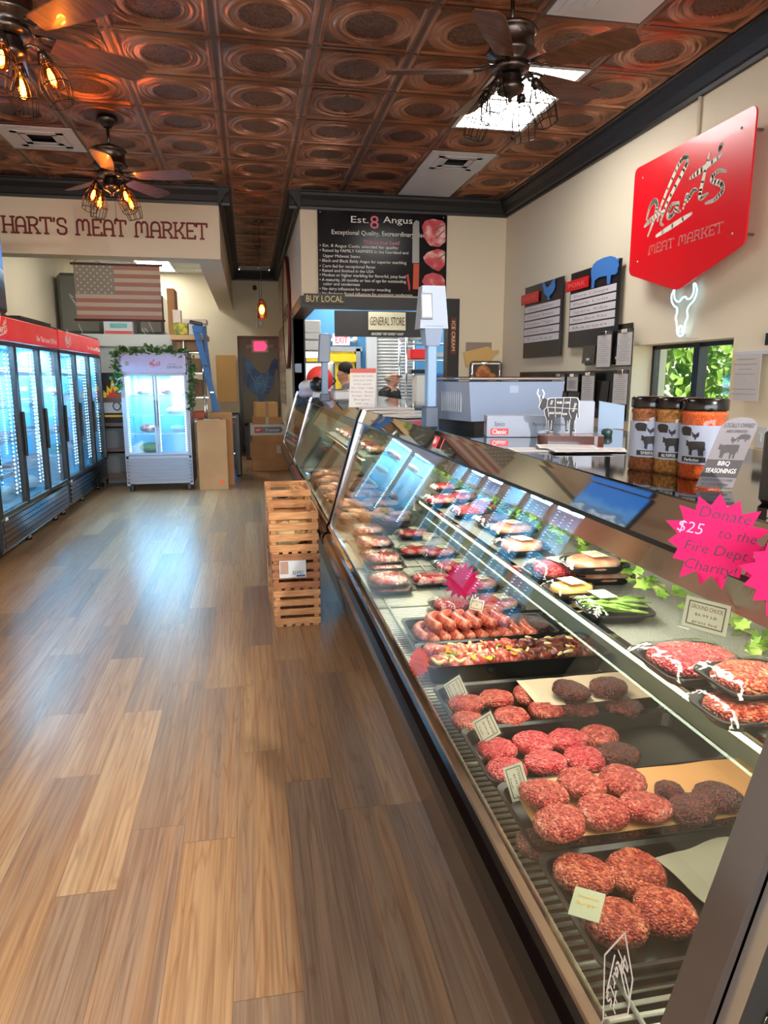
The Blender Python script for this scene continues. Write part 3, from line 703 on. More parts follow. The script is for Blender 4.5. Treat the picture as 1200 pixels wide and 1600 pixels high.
# ---------------- glass door coolers on the left ----------------
cool_light = mat('cooler_led', (214, 240, 255), .4, emit=6.5, ecol=(196, 234, 255))
strip_grey = mat('strip_grey', (110, 130, 140), .5)
cooler_in = mat('cooler_interior', (140, 200, 222), .45)
door_glass = glass('door_glass', (236, 248, 255), 1.3)
hdr_red = mat('cooler_header_red', (226, 30, 44), .25, emit=.22, var=((226, 52, 60), 2.2, 2))
wht_ink = mat('white_ink', (244, 242, 238), .5)
def make_cooler():
    """front faces +X at x=0, runs 0..2.21 in y"""
    t = thing('glass_door_cooler', '', 'glass door cooler')
    Wd = 2.21; D = .74
    m = MB(); m.bx(-D, -D + .04, 0, Wd, .12, 2.08).bx(-D, 0, 0, .03, .12, 2.08).bx(-D, 0, Wd - .03, Wd, .12, 2.08).bx(-D, 0, 0, Wd, 2.04, 2.08).bx(-D, -.01, 0, Wd, .12, .16); m.build('cabinet', black, t)
    m = MB(); m.bx(-D + .04, -D + .05, .03, Wd - .03, .42, 1.86).bx(-D + .05, -.06, .03, .035, .42, 1.86).bx(-D + .05, -.06, Wd - .035, Wd - .03, .42, 1.86).bx(-D + .05, -.06, .03, Wd - .03, 1.85, 1.86).bx(-D + .05, -.06, .03, Wd - .03, .41, .42); m.build('lining', cooler_in, t)
    h = MB().bx(-.03, .025, .01, Wd - .01, 1.86, 2.06, bev=.01).build('header', hdr_red, t)
    fr = (Vector((.025, 0, 0)), Y, Z)
    text('For The Love Of Meat', .075, wht_ink, h, (Vector((.025, Wd - .42, 1.925)), Y, Z), width=.74)
    # script logo
    lg = MB()
    for pts in LOGO: lg.stroke([(.30 + p[0] * .24, 1.90 + p[1] * .14) for p in pts], .012, fr, 0, .002)
    lg.build('logo', wht_ink, h)
    g = MB().bx(-.04, .0, .01, Wd - .01, .12, .4)
    g.build('grille', dsteel, t)
    for a, b in ((.04, 1.08), (1.13, 2.17)) if 0 else ((.04, 2.17),):
        m = MB()
        for k in range(5): m.box((.006, (a + b) / 2, .165 + .047 * k), (.02, b - a, .036), M=Matrix.Rotation(math.radians(-24), 3, 'Y'))
        m.build('louver', dsteel, t)
    MB().prism([(.06 * math.cos(a * PI / 8) * .5, .06 * math.sin(a * PI / 8) * .5) for a in range(16)], (Vector((.0, .16, .375)), Y, Z), 0, .004).build('badge', wht_ink, t)
    dw = Wd / 3
    for k in range(3):
        y0, y1 = k * dw + .004, (k + 1) * dw - .004
        f = MB(); z0, z1 = .41, 1.85; w = .035
        f.bx(-.03, .02, y0, y0 + w, z0, z1, bev=.003).bx(-.03, .02, y1 - w, y1, z0, z1, bev=.003).bx(-.03, .02, y0 + w, y1 - w, z0, z0 + w, bev=.003).bx(-.03, .02, y0 + w, y1 - w, z1 - w, z1, bev=.003)
        d = f.build('door', black, t)
        B('pane', door_glass, d, -.008, -.002, y0 + w, y1 - w, z0 + w, z1 - w)
        B('handle', black, d, .02, .045, y0 + .01, y0 + .03, .85, 1.25, bev=.005)
    for k in range(4):
        for s in (-1, 1):
            y = k * dw + s * .055
            if y < 0 or y > Wd: continue
            m = MB()
            m.bx(-.07, -.06, y - .008, y + .008, .5, 1.78, 1)
            for q in range(34): m.bx(-.06, -.052, y - .007, y + .007, .52 + q * .037, .534 + q * .037)
            for dx, dy in ((-.22, .035),):  # deeper glowing dot row added to mimic the strip's reflection
                yy = y + s * dy
                if not .04 < yy < Wd - .04: continue
                m.bx(dx - .005, dx, yy - .004, yy + .004, .5, 1.78, 1)
                for q in range(34): m.bx(dx, dx + .006, yy - .006, yy + .006, .522 + q * .037, .533 + q * .037)
            m.build('led_strip', [cool_light, strip_grey], t)
    for k in range(4):
        z = .68 + .3 * k; m = MB()
        for q in range(28): m.bx(-D + .06, -.12, .06 + q * .0765, .066 + q * .0765, z, z + .005)
        m.bx(-.125, -.115, .05, Wd - .05, z - .012, z + .025); m.build('shelf', mat('shelf_wire', (214, 226, 232), .4, .3), t)
    m = MB()
    for y in (.15, 1.1, 2.06): m.lathe([(0, 0), (.03, 0), (.03, .03), (.015, .05), (.015, .12), (0, .12)], (-.12, y, 0), 10)
    m.build('caster', dsteel, t)
    return t
LOGO = [[(0, .45), (.08, .75), (.14, .8), (.1, .4), (.04, 0)], [(-.02, .4), (.15, .5), (.3, .6)], [(.1, .35), (.3, .5)],
        [(.22, .2), (.24, .7), (.42, 1.25), (.5, 1.3), (.5, 1.1), (.3, .5), (.22, .18), (.28, .15)],
        [(.46, .42), (.36, .36), (.33, .22), (.4, .2), (.47, .4), (.47, .2), (.52, .22)], [(.56, .2), (.6, .45), (.6, .38), (.7, .46)],
        [(.84, .85), (.76, .25), (.84, .2)], [(.7, .62), (1.0, .78)], [(1.04, .95), (1.02, .8)], [(1.06, .6), (.96, .58), (.94, .5), (1.04, .42), (1.02, .3), (.9, .26)], [(.2, -.08), (.95, .2)]]
ck = make_cooler(); ck.location = (-2.04, 6.12, 0); tag(ck, 'black three-door glass cooler with red header at the left edge, nearer of the row', group='glass door coolers along the left wall')
copy_tree(ck, loc=(-2.04, 8.36, 0), label='black three-door glass cooler with red header, farther of the row beside the black tiered shelf', group='glass door coolers along the left wall')
for i, y0 in enumerate((6.12, 8.36)):
    for k in range(3):
        area('cooler_lamp', (-2.28, y0 + .37 + .736 * k, 1.83), (0, 0, 0), .25, .62, 24, (.42, .8, 1.0))

# packaged meat in the coolers
packm = meat_material('cooler_pack_meat', (150, 30, 34), (196, 70, 70), (238, 200, 190), 14, .3, .2, .6, grain=.0)
p0 = thing('meat_package', 'white tray of packaged red meat on a shelf of the near cooler', 'meat package', (0, 0, 0), group='packaged meat on the cooler shelves')
MB().box((0, 0, .015), (.22, .16, .03), bev=.01).build('tray', white, p0)
MB().box((0, 0, .04), (.18, .13, .03), bev=.012).build('meat', packm, p0)
first = True; rr = random.Random(3)
for yb, n in ((6.12, 3), (8.36, 3)):
    for k in range(4):
        for q in range(n):
            for s in range(3):
                if rr.random() < .25: continue
                loc = (-2.27 - rr.random() * .04, yb + .13 + q * .736 + s * .2, .686 + .3 * k)
                lab = 'white meat tray, %s cooler, %s door, %s shelf from below, %s in line' % ('near' if yb < 7 else 'far', ORD[q], ORD[k], ORD[s])
                if first: p0.location = loc; p0['label'] = lab; first = False
                else: copy_tree(p0, loc=loc, rz=PI / 2 + rr.uniform(-.1, .1), label=lab)
rr = random.Random(5); bagm = mat('white_bag', (226, 230, 232), .4, bump=(25, .6))
for k, (y, z) in enumerate(((6.3, .43), (6.55, .43), (6.95, .43), (7.2, .43), (7.7, .43))):
    bg = MB().ball((-2.25, y, z + .07), (.08, .1, .07)).build('frozen_bag', bagm); tag(bg, 'crumpled white bag in the bottom of the near cooler, %s from the left edge' % ORD[k], 'bag', 'white bags in the bottom of the cooler')

# television standing on the near cooler
t = thing('television', 'flat television showing blue sky and mountains on top of the near cooler', 'television', (-2.1, 6.5, 2.08))
B('casing', black, t, -2.16, -2.11, 5.86, 7.06, 2.12, 2.82, bev=.01)
def tv_material():
    m = bpy.data.materials.new('tv_screen'); m.use_nodes = True; nt = m.node_tree; N = nt.nodes; L = nt.links; b = N['Principled BSDF']
    tc = N.new('ShaderNodeTexCoord'); sp = N.new('ShaderNodeSeparateXYZ'); L.new(tc.outputs['Generated'], sp.inputs[0])
    n = N.new('ShaderNodeTexNoise'); n.inputs['Scale'].default_value = 3; n.inputs['Detail'].default_value = 6; L.new(tc.outputs['Generated'], n.inputs[0])
    a = N.new('ShaderNodeMath'); a.operation = 'MULTIPLY_ADD'; a.inputs[1].default_value = .8; L.new(n.outputs[0], a.inputs[0]); sb = N.new('ShaderNodeMath'); sb.operation = 'SUBTRACT'; sb.inputs[1].default_value = .2; L.new(sp.outputs[2], sb.inputs[0]); L.new(sb.outputs[0], a.inputs[2])
    r = N.new('ShaderNodeValToRGB'); r.color_ramp.interpolation = 'LINEAR'; e = r.color_ramp.elements
    e[0].position = .35; e[0].color = lin((38, 46, 52)); e[1].position = 1.0; e[1].color = lin((60, 130, 220))
    for p, c in ((.5, (66, 84, 100)), (.62, (150, 176, 200)), (.66, (196, 214, 230)), (.7, (90, 120, 160)), (.82, (96, 160, 226))):
        k = e.new(p); k.color = lin(c)
    L.new(a.outputs[0], r.inputs[0]); L.new(r.outputs[0], b.inputs['Emission Color']); b.inputs['Emission Strength'].default_value = .55
    b.inputs['Base Color'].default_value = (0, 0, 0, 1); b.inputs['Roughness'].default_value = .2
    return m
B('screen', tv_material(), t, -2.112, -2.106, 5.88, 7.04, 2.14, 2.80)
B('stand', black, t, -2.2, -2.02, 6.2, 6.7, 2.08, 2.125)
tag(MB().bx(-2.2, -2.05, 7.2, 8.25, 2.085, 2.11).build('sound_bar', black), 'thin black bar lying on top of the near cooler beside the television', 'sound bar')
# ---------------- refrigerated meat display cases ----------------
GA, GB, GC = (.445, .685), (.6305, 1.30), (.655, 1.365)
GV = Vector((GB[0] - GA[0], 0, GB[1] - GA[1])).normalized()      # up along the sloping front glass
led_white = mat('case_led', (255, 246, 226), .4, emit=9., ecol=(255, 240, 214))
case_in = mat('case_liner', (205, 204, 196), .35, .55)
shelf_tex = mat('hammered_shelf', (142, 143, 136), .4, .3, bump=(260, .9))
rackw = mat('rack_coating', (226, 226, 212), .35, .1)
ctop = mat('dark_mirror_top', (148, 148, 152), .05, 1.)
hoodm = mat('case_light_hood', (140, 134, 126), .25, .6)
kickm = mat('kick_mirror', (70, 66, 66), .16, .9)
def make_case(y0, y1, label, shelf=None, grate=True):
    t = thing('meat_display_case', label, 'meat display case', ((.86), (y0 + y1) / 2, 0), group='slanted glass meat cases')
    MB().extrude([(.44, .53), (.577, .0), (1.2, .0), (1.2, .53)], y0, y1).build('base_panel', kickm, t)
    MB().extrude([(.44, .53), (.415, .54), (.403, .56), (.403, .60), (.415, .625), (.44, .632), (.47, .632), (.47, .53)], y0, y1, smooth=False).build('bumper', gblack, t)
    MB().extrude([(.432, .632), (.432, .672), (.44, .69), (.452, .69), (.458, .672), (.458, .632)], y0, y1).build('front_rail', steel, t)
    MB().bx(.458, 1.16, y0, y1, .53, .585).build('well', black, t)
    p = [(GA[0], GA[1]), (GB[0], GB[1]), (GB[0] + .006, GB[1] - .002), (GA[0] + .006, GA[1] - .002)]
    MB().extrude(p, y0 + .06, y1 - .03).build('front_glass', case_glass, t)
    MB().extrude([(GB[0] - .003, GB[1] - .004), (GC[0] - .004, GC[1] - .012), (GC[0], GC[1] - .002), (GC[0] + .02, GC[1] - .002), (GB[0] + .02, GB[1] - .004)], y0, y1).build('hood_strip', steel, t)
    MB().extrude([(GB[0] - .006, GB[1] - .012), (GB[0] - .006, GB[1] - .004), (GB[0] + .006, GB[1] - .004), (GB[0] + .006, GB[1] - .012)], y0, y1).build('glass_hinge', black, t)
    MB().bx(.66, 1.3, y0, y1, 1.34, 1.365).build('top', ctop, t)
    MB().extrude([(.648, 1.335), (.648, 1.285), (.70, 1.205), (.80, 1.205), (.80, 1.335)], y0 + .03, y1 - .03).build('light_hood', hoodm, t)
    MB().bx(.73, .77, y0 + .08, y1 - .08, 1.195, 1.204).build('led_strip', led_white, t)
    MB().bx(1.12, 1.18, y0, y1, .585, 1.335).bx(1.18, 1.2, y0, y1, .53, 1.34).build('back_doors', case_in, t)
    # end frames with a mirror-polished post following the glass
    for ya, yb in ((y0, y0 + .055), (y1 - .03, y1)):
        MB().extrude([(.436, .66), (GB[0] - .012, 1.305), (GC[0] - .012, 1.365), (GC[0] + .03, 1.365), (GB[0] + .035, 1.29), (.475, .66)], ya, yb).build('end_post', mat('post_steel', (128, 128, 138), .14, 1.), t)
        a = (ya + yb) / 2
        MB().extrude([(.475, .585), (.66, 1.29), (.66, 1.335), (1.12, 1.335), (1.12, .585)], a - .003, a + .003).build('end_glass', case_glass, t)
    if grate:
        m = MB(); n = int((y1 - y0 - .08) / .021)
        for k in range(n): m.box((.775, y0 + .06 + k * .021, .612), (.63, .009, .006), bev=.002)
        m.build('deck_rack', rackw, t)
        m = MB()
        for x in (.465, .535, .82, 1.08): m.tube([(x, y0 + .05, .619), (x, y1 - .05, .619)], .0045, 6)
        for k in range(int((y1 - y0) / .61) + 1): m.tube([(.46, y0 + .3 + k * .61, .62), (1.1, y0 + .3 + k * .61, .62)], .006, 6)
        m.build('rack_rod', rackw, t)
    if shelf:
        s0, s1 = shelf
        sh = B('shelf', shelf_tex, t, .762, 1.118, s0, s1, .985, .999)
        B('price_rail', glass('rail_plastic', (214, 222, 212), 1.0, .05), sh, .752, .760, s0, s1, .935, 1.002)
        B('rail_trim', steel, sh, .748, .764, s0, s1, .9985, 1.0035)
        m = MB(); m.bx(.765, .785, s0 + .03, s1 - .03, .972, .984, 0); m.build('shelf_light', mat('shelf_led', (255, 236, 214), .4, emit=10., ecol=(255, 226, 190)), sh)
        m = MB()
        k = s0 + .2
        while k < s1: m.bx(.78, 1.118, k, k + .006, .96, .985); k += .8
        m.build('shelf_bracket', case_in, sh)
    return t
make_case(.60, 4.11, 'nearest slanted glass meat case, filled with patties, sausages and wrapped steaks', (.68, 3.2))
make_case(4.17, 7.65, 'middle slanted glass meat case behind the stacked wooden crates, holding pale chicken and sausages', (4.9, 7.3), False)
make_case(7.71, 9.95, 'far end slanted glass meat case beside the dark corridor post', None, False)
for y0, y1 in ((.7, 4.0), (4.25, 7.55), (7.8, 9.85)):
    l = area('case_lamp', (.76, (y0 + y1) / 2, 1.19), (0, math.radians(0), 0), .05, y1 - y0, 8.5 * (y1 - y0) / 3.3, (1, .92, .78))
area('case_shelf_lamp', (.80, 1.95, .965), (0, 0, 0), .03, 2.4, 3.0, (1, .93, .84))
# next counter unit towards the camera: black front, mirror edge
t = thing('register_counter', 'black counter unit beyond the near end post of the meat case, bottom right corner', 'counter', (.85, .1, 0))
MB().extrude([(.47, .66), (.58, 0), (1.2, 0), (1.2, 1.2), (.66, 1.2)], -.8, .570).build('body', black, t)
MB().extrude([(.455, .66), (.63, 1.33), (.66, 1.33), (.49, .66)], .572, .598).build('edge_post', bsteel, t)
MB().bx(.64, 1.3, -.8, .57, 1.32, 1.35).build('top', ctop, t)
# red makers badge on the hood strip
U_, V_ = -Y, Vector((GC[0] - GB[0], 0, GC[1] - GB[1])).normalized()
p = Vector((.636, ony(682, 687, 2.0).y, 1.33)); q = onx(682, 687, .636)
fr = (Vector((.634, q.y, 1.33)), U_, V_)
b = MB().prism([(-.03, -.02), (.03, -.02), (.03, .02), (-.03, .02)], fr, 0, .003).build('badge_plate', red); tag(b, 'small square red badge on the polished strip above the case glass', 'badge')
lg = MB()
for pts in LOGO: lg.stroke([(-.018 + pp[0] * .033, -.008 + pp[1] * .017) for pp in pts], .0022, fr, .003, .0036)
lg.build('logo', wht_ink, b)

# ---------------- meat ----------------
mm_pink = meat_material('mince_pink', (168, 22, 40), (226, 62, 76), (244, 140, 132), 70, .3, 1.0, .66)
mm_red = meat_material('mince_red', (140, 24, 28), (198, 66, 58), (232, 146, 124), 70, .3, 1.0, .66)
mm_burger = meat_material('mince_burger', (132, 28, 24), (190, 66, 46), (230, 142, 106), 70, .28, 1.0, .66)
mm_dark = meat_material('mince_dark', (50, 14, 16), (88, 26, 26), (128, 60, 52), 70, .35, 1.0, .66)
mm_steak = meat_material('marbled_steak', (168, 26, 40), (206, 56, 62), (240, 196, 180), 13, .22, .15, .62, grain=.0)
mm_chick = meat_material('pale_meat', (214, 120, 92), (232, 150, 122), (246, 196, 170), 14, .25, .3, grain=.0)
def lump(seed, r, h, nz=.16, fq=14., seg=72, rings=22, sq=2.6, sx=1., sy=1.):
    """a flattened, lumpy round of minced meat standing on z=0"""
    vs = []; fs = []
    for i in range(rings + 1):
        ph = -PI / 2 + PI * i / rings
        cz = math.copysign(abs(math.sin(ph)) ** (2 / sq), math.sin(ph)); cr = abs(math.cos(ph)) ** (2 / sq)
        for k in range(seg):
            a = 2 * PI * k / seg; d = Vector((math.cos(a) * cr * r * sx, math.sin(a) * cr * r * sy, cz * h / 2))
            nn = noise.noise(d * fq + Vector((seed * 7.7, 0, 0))) * nz + noise.noise(d * fq * 5 + Vector((0, seed * 3.1, 0))) * nz * .4 + noise.noise(d * fq * 13 + Vector((seed, 0, 0))) * nz * .42
            lo = 1 + .07 * noise.noise(Vector((math.cos(a), math.sin(a), seed)) * 1.4)
            d = Vector((d.x * lo * (1 + nn * .55), d.y * lo * (1 + nn * .55), d.z + nn * h * .42 * (1 if cz > 0 else .2)))
            vs.append(d + Vector((0, 0, h / 2)))
    for i in range(rings):
        for k in range(seg):
            l = (k + 1) % seg; fs.append((i * seg + k, i * seg + l, (i + 1) * seg + l, (i + 1) * seg + k))
    return MB().add(vs, fs, 0, True)
def rrect(w, l, r, n=5):
    out = []
    for cx, cy, a0 in ((w / 2 - r, l / 2 - r, 0), (-w / 2 + r, l / 2 - r, 90), (-w / 2 + r, -l / 2 + r, 180), (w / 2 - r, -l / 2 + r, 270)):
        for i in range(n + 1): a = math.radians(a0 + 90 * i / n); out.append((cx + r * math.cos(a), cy + r * math.sin(a)))
    return out
def tray_mb(c, w, l, h, r=.03, lip=.008, th=.003, rz=0.):
    """open dish: rim, walls, floor. w along x, l along y"""
    mb = MB(); R = Matrix.Rotation(rz, 3, 'Z'); c = Vector(c)
    rings = [(w - 2 * r * .5, l - 2 * r * .5, 0), (w - .008, l - .008, h * .9), (w + 2 * lip, l + 2 * lip, h), (w + 2 * lip, l + 2 * lip, h - .003)]
    L = [((w - .03), (l - .03), 0.), ((w - .006), (l - .006), h - .004), (w + 2 * lip, l + 2 * lip, h), (w + 2 * lip, l + 2 * lip, h - .004), (w, l, h - .006), ((w - .026), (l - .026), -.003)]
    n = len(rrect(1, 1, .1)); vs = []
    for a, b, z in L:
        vs += [c + R @ Vector((x, y, z)) for x, y in rrect(a, b, r)]
    fs = [tuple(range(n)), tuple((len(L) - 1) * n + k for k in range(n))[::-1]]
    for i in range(len(L) - 1):
        for k in range(n): j = (k + 1) % n; fs.append((i * n + k, i * n + j, (i + 1) * n + j, (i + 1) * n + k))
    return mb.add(vs, fs, 0, False)
trayb = mat('black_tray', (12, 13, 14), .32, spec=.3)
ZT = .632
def tray(x0, x1, y0, y1, label, h=.034, z=ZT, m=None, name='serving_tray'):
    o = tray_mb(((x0 + x1) / 2, (y0 + y1) / 2, z), x1 - x0, y1 - y0, h).build(name, m or trayb, origin=((x0 + x1) / 2, (y0 + y1) / 2, z))
    return tag(o, label, 'tray', 'black serving trays in the meat case')
tray(.505, 1.09, .845, 1.105, 'nearest black tray in the meat case, holding four orange-red patties')
tray(.51, 1.09, 1.125, 1.345, 'black tray in the meat case with patties on brown parchment under a steakhouse card')
tray(.505, 1.09, 1.36, 1.60, 'black tray in the meat case with the bright pink patties')
tray(.50, 1.09, 1.62, 1.86, 'black tray in the meat case with speckled patties beside darker ones on white paper')
tray(.505, 1.09, 1.935, 2.125, 'deep black tray in the meat case with meat, onions and peppers', h=.062)
tray(.53, 1.09, 2.215, 2.45, 'black tray in the meat case holding the curved sausages')
# parchment and paper
parch = mat('brown_parchment', (206, 152, 96), .7, bump=(18, .3)); wpaper = mat('butcher_paper', (138, 134, 116), .8, bump=(12, .5))
def sheet(x0, x1, y0, y1, z, m, name, label, cat, n=14, amp=.004, seed=0., rz=0.):
    vs = []; fs = []; c = Vector(((x0 + x1) / 2, (y0 + y1) / 2, z)); R = Matrix.Rotation(rz, 3, 'Z')
    for dz in (0, .0012):
        for i in range(n + 1):
            for j in range(n + 1):
                x = (x1 - x0) * (i / n - .5); y = (y1 - y0) * (j / n - .5)
                vs.append(c + R @ Vector((x, y, 0)) + Vector((0, 0, dz + amp * noise.noise(Vector((x * 12 + seed, y * 12, seed))))))
    q = n + 1
    for s in (0, 1):
        for i in range(n):
            for j in range(n):
                a = s * q * q + i * q + j; f = (a, a + q, a + q + 1, a + 1); fs.append(f if s else f[::-1])
    for i in range(n):
        for a, b in ((i * q, (i + 1) * q), ((i + 1) * q + n, i * q + n), ((i + 1), i), (n * q + i, n * q + i + 1)):
            fs.append((a, b, b + q * q, a + q * q))
    return tag(MB().add(vs, fs, 0, False).build(name, m), label, cat)
sheet(.53, 1.10, 1.135, 1.335, .672, parch, 'parchment_sheet', 'brown parchment sheet under the steakhouse patties', 'parchment', seed=1)
sheet(.74, .98, .93, 1.10, .652, wpaper, 'butcher_paper', 'grey crinkled paper in the nearest black tray', 'paper', seed=4, amp=.012, rz=.2)
sheet(.74, 1.08, 1.66, 1.83, .676, mat('white_butcher_paper', (206, 186, 160), .8), 'butcher_paper', 'whitish paper between the layers of dark patties', 'paper', seed=6)
PV = {}
def patty(px, py, z, m, label, group, r=.046, h=.026, seed=0, drop=0.):
    key = (m.name, seed % 4, r)
    p = onz(px, py, z + h * .55)
    if key not in PV:
        o = lump(seed % 4 + 1 + len(m.name), r, h).build('meat_patty', m, origin=(0, 0, 0)); PV[key] = o.data
    else: o = bpy.data.objects.new('meat_patty', PV[key]); COL.objects.link(o)
    o.location = (p.x, p.y, z + drop); o.rotation_euler = (random.uniform(-.08, .08), random.uniform(-.08, .08), random.uniform(0, 6.28))
    return tag(o, label, 'meat patty', group)
g = 'patties in the nearest tray'
for k, (px, py, lb) in enumerate(((912, 1365, 'back left one by the glass'), (992, 1362, 'back right one'), (962, 1440, 'front left one with the small card on it'), (1040, 1424, 'front right one'))):
    patty(px, py, .64, mm_burger, 'thick orange-red patty in the nearest tray, ' + lb, g, r=.054, h=.04, seed=k)
g = 'patties on the brown parchment'
for k, (px, py) in enumerate(((850, 1240), (908, 1224), (972, 1218), (876, 1285), (942, 1266), (1008, 1260))):
    patty(px, py, .676, mm_red, 'coarse red patty on brown parchment, %s row, %s from the front glass' % (('back', 'front')[k // 3], ORD[k % 3]), g, r=.051, h=.036, seed=k + 1)
for k, (px, py) in enumerate(((1045, 1236), (1082, 1262), (1122, 1244))):
    patty(px, py, .676, mm_dark, 'dark brownish patty on the brown parchment, %s from the red ones' % ORD[k], g, r=(.03, .046, .05)[k], h=.032, seed=k)
for k, (px, py) in enumerate(((840, 1318), (905, 1300), (975, 1290), (1060, 1288), (1130, 1272))):
    p = onz(px, py, .65); patty(px, py, .637, mm_dark, 'dark patty half hidden under the parchment, %s from the front glass' % ORD[k], 'patties under the parchment', r=.045, h=.026, seed=k)
g = 'bright pink patties'
for k, (px, py) in enumerate(((776, 1170), (833, 1161), (888, 1156), (936, 1150), (793, 1203), (853, 1192), (913, 1186), (966, 1178))):
    patty(px, py, .642, mm_pink if k not in (3, 7) else mm_dark if k == 7 else mm_red, 'bright pink patty beside the plain jane card, %s row, %s from the front glass' % (('back', 'front')[k // 4], ORD[k % 4]), g, r=.049, h=.036, seed=k + 2)
g = 'speckled patties'
for k, (px, py) in enumerate(((730, 1100), (776, 1092), (827, 1085), (733, 1127), (798, 1120), (853, 1110))):
    patty(px, py, .642, mm_red, 'speckled pinkish patty, %s row, %s from the front glass' % (('back', 'front')[k // 3], ORD[k % 3]), g, r=.049, h=.034, seed=k)
for k, (px, py, z) in enumerate(((892, 1078, .68), (951, 1073, .68), (903, 1108, .642), (975, 1104, .642))):
    patty(px, py, z, mm_dark, 'dark red patty on the white paper, ' + ('left one', 'right one', 'lower left one', 'lower right one')[k], 'dark patties by the white paper', r=.052, h=.036, seed=k + 1)
# wooden divider
o = MB().box((.68, 2.165, .65), (.26, .035, .04), bev=.004).build('wooden_block', mat('oiled_wood', (150, 96, 56), .5, var=((120, 72, 42), 10, 4), stretch=(1, 8, 8))); tag(o, 'brown wooden block between the sausages and the peppers tray', 'wood block')
# sausages
sm = meat_material('sausage_skin', (156, 52, 38), (192, 84, 64), (222, 140, 116), 44, .22, .12)
def sausage(c, R, a0, a1, label, rz=0., z=0., tilt=.0):
    mb = MB(); pts = []; rs = []; n = 14
    for i in range(n + 1):
        a = a0 + (a1 - a0) * i / n; e = min(i, n - i) / n
        pts.append(Vector((R * math.cos(a), R * math.sin(a), .006 * math.sin(PI * i / n)))); rs.append(.0205 * min(1, (e * 9) ** .45 + .12))
    ctr = sum(pts, Vector()) / len(pts); M = Matrix.Rotation(rz, 3, 'Z')
    pts = [Vector(c) + M @ (p - ctr) for p in pts]
    mb.tube(pts, rs, 12)
    return tag(mb.build('sausage', sm, origin=c), label, 'sausage', 'raw sausage links in the black tray')
for k, (px, py) in enumerate(((688, 962), (711, 960), (730, 961), (748, 960), (765, 958), (782, 962), (671, 968))):
    p = onz(px, py, .70) if k < 6 else onz(660, 975, .665)
    sausage((.62 + .05 * k if k < 6 else .575, 2.325 + .008 * (k % 2), .695 if k < 6 else .66), .082, -1.0, 1.05, 'curved pink sausage link lying on top, %s from the front glass' % ORD[k] if k < 6 else 'curved pink sausage at the front end of the tray nearest the glass', rz=PI - .25 + .06 * (k % 3))
for k in range(9):
    sausage((.60 + .045 * k, 2.29 + .01 * (k % 2), .655), .12, -.55, .6, 'straight pink sausage in the lower layer, %s from the front glass' % ORD[k], rz=PI - .1)
# marinated mix
mrand = random.Random(11)
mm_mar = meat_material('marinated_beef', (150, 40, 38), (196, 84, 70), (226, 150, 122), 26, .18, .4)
mm_mard = meat_material('marinated_beef_dark', (76, 30, 26), (112, 46, 38), (150, 84, 62), 26, .2, .4)  # darker copy puts the shade under the shelf into the beef colour
onion = mat('onion', (232, 214, 158), .3); pepy = mat('yellow_pepper', (230, 170, 40), .25); pepg = mat('green_pepper', (120, 142, 50), .3)
ck_v = [lump(20 + s, .035, .04, .3, 24, 18, 8, 3.2, 1.0, .8) for s in range(3)]
ckm = {}
for k in range(46):
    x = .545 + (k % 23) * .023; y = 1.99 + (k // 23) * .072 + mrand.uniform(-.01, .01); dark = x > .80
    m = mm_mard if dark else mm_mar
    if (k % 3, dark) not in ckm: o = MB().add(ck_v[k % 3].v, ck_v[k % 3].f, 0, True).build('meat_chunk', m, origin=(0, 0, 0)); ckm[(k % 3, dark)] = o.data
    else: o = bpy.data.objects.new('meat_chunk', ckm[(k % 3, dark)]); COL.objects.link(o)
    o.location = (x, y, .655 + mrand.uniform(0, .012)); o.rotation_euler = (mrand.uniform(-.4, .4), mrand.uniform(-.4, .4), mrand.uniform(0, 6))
    tag(o, ('marinated beef chunk coloured as shaded in the rear half of the peppers tray' if dark else 'pink beef chunk among the onions and peppers near the glass'), 'meat chunk', 'marinated beef chunks')
for k in range(22):
    x = mrand.uniform(.54, .80) if k < 15 else mrand.uniform(.8, 1.04); y = mrand.uniform(1.96, 2.09); a0 = mrand.uniform(0, 6); R = mrand.uniform(.02, .032)
    o = MB().tube([(x + R * math.cos(a0 + a * .35), y + R * math.sin(a0 + a * .35), .697 + .004 * math.sin(a)) for a in range(9)], [.003, .005, .006, .006, .006, .006, .006, .005, .003], 6).build('onion_ring', onion)
    tag(o, 'pale curved onion slice on the marinated beef', 'onion slice', 'onion slices on the beef')
for k in range(26):
    x = mrand.uniform(.535, .80) if k < 21 else mrand.uniform(.8, 1.04); y = mrand.uniform(1.96, 2.095)
    o = MB().box((x, y, .696 + mrand.uniform(-.002, .006)), (mrand.uniform(.02, .04), .016, .005), M=Euler((mrand.uniform(-.6, .6), mrand.uniform(-.6, .6), mrand.uniform(0, 3))).to_matrix(), bev=.002).build('pepper_piece', pepy if k % 3 else pepg)
    tag(o, ('small yellow pepper piece on the marinated beef' if k % 3 else 'small green pepper piece on the marinated beef'), 'pepper piece', 'pepper pieces on the beef')

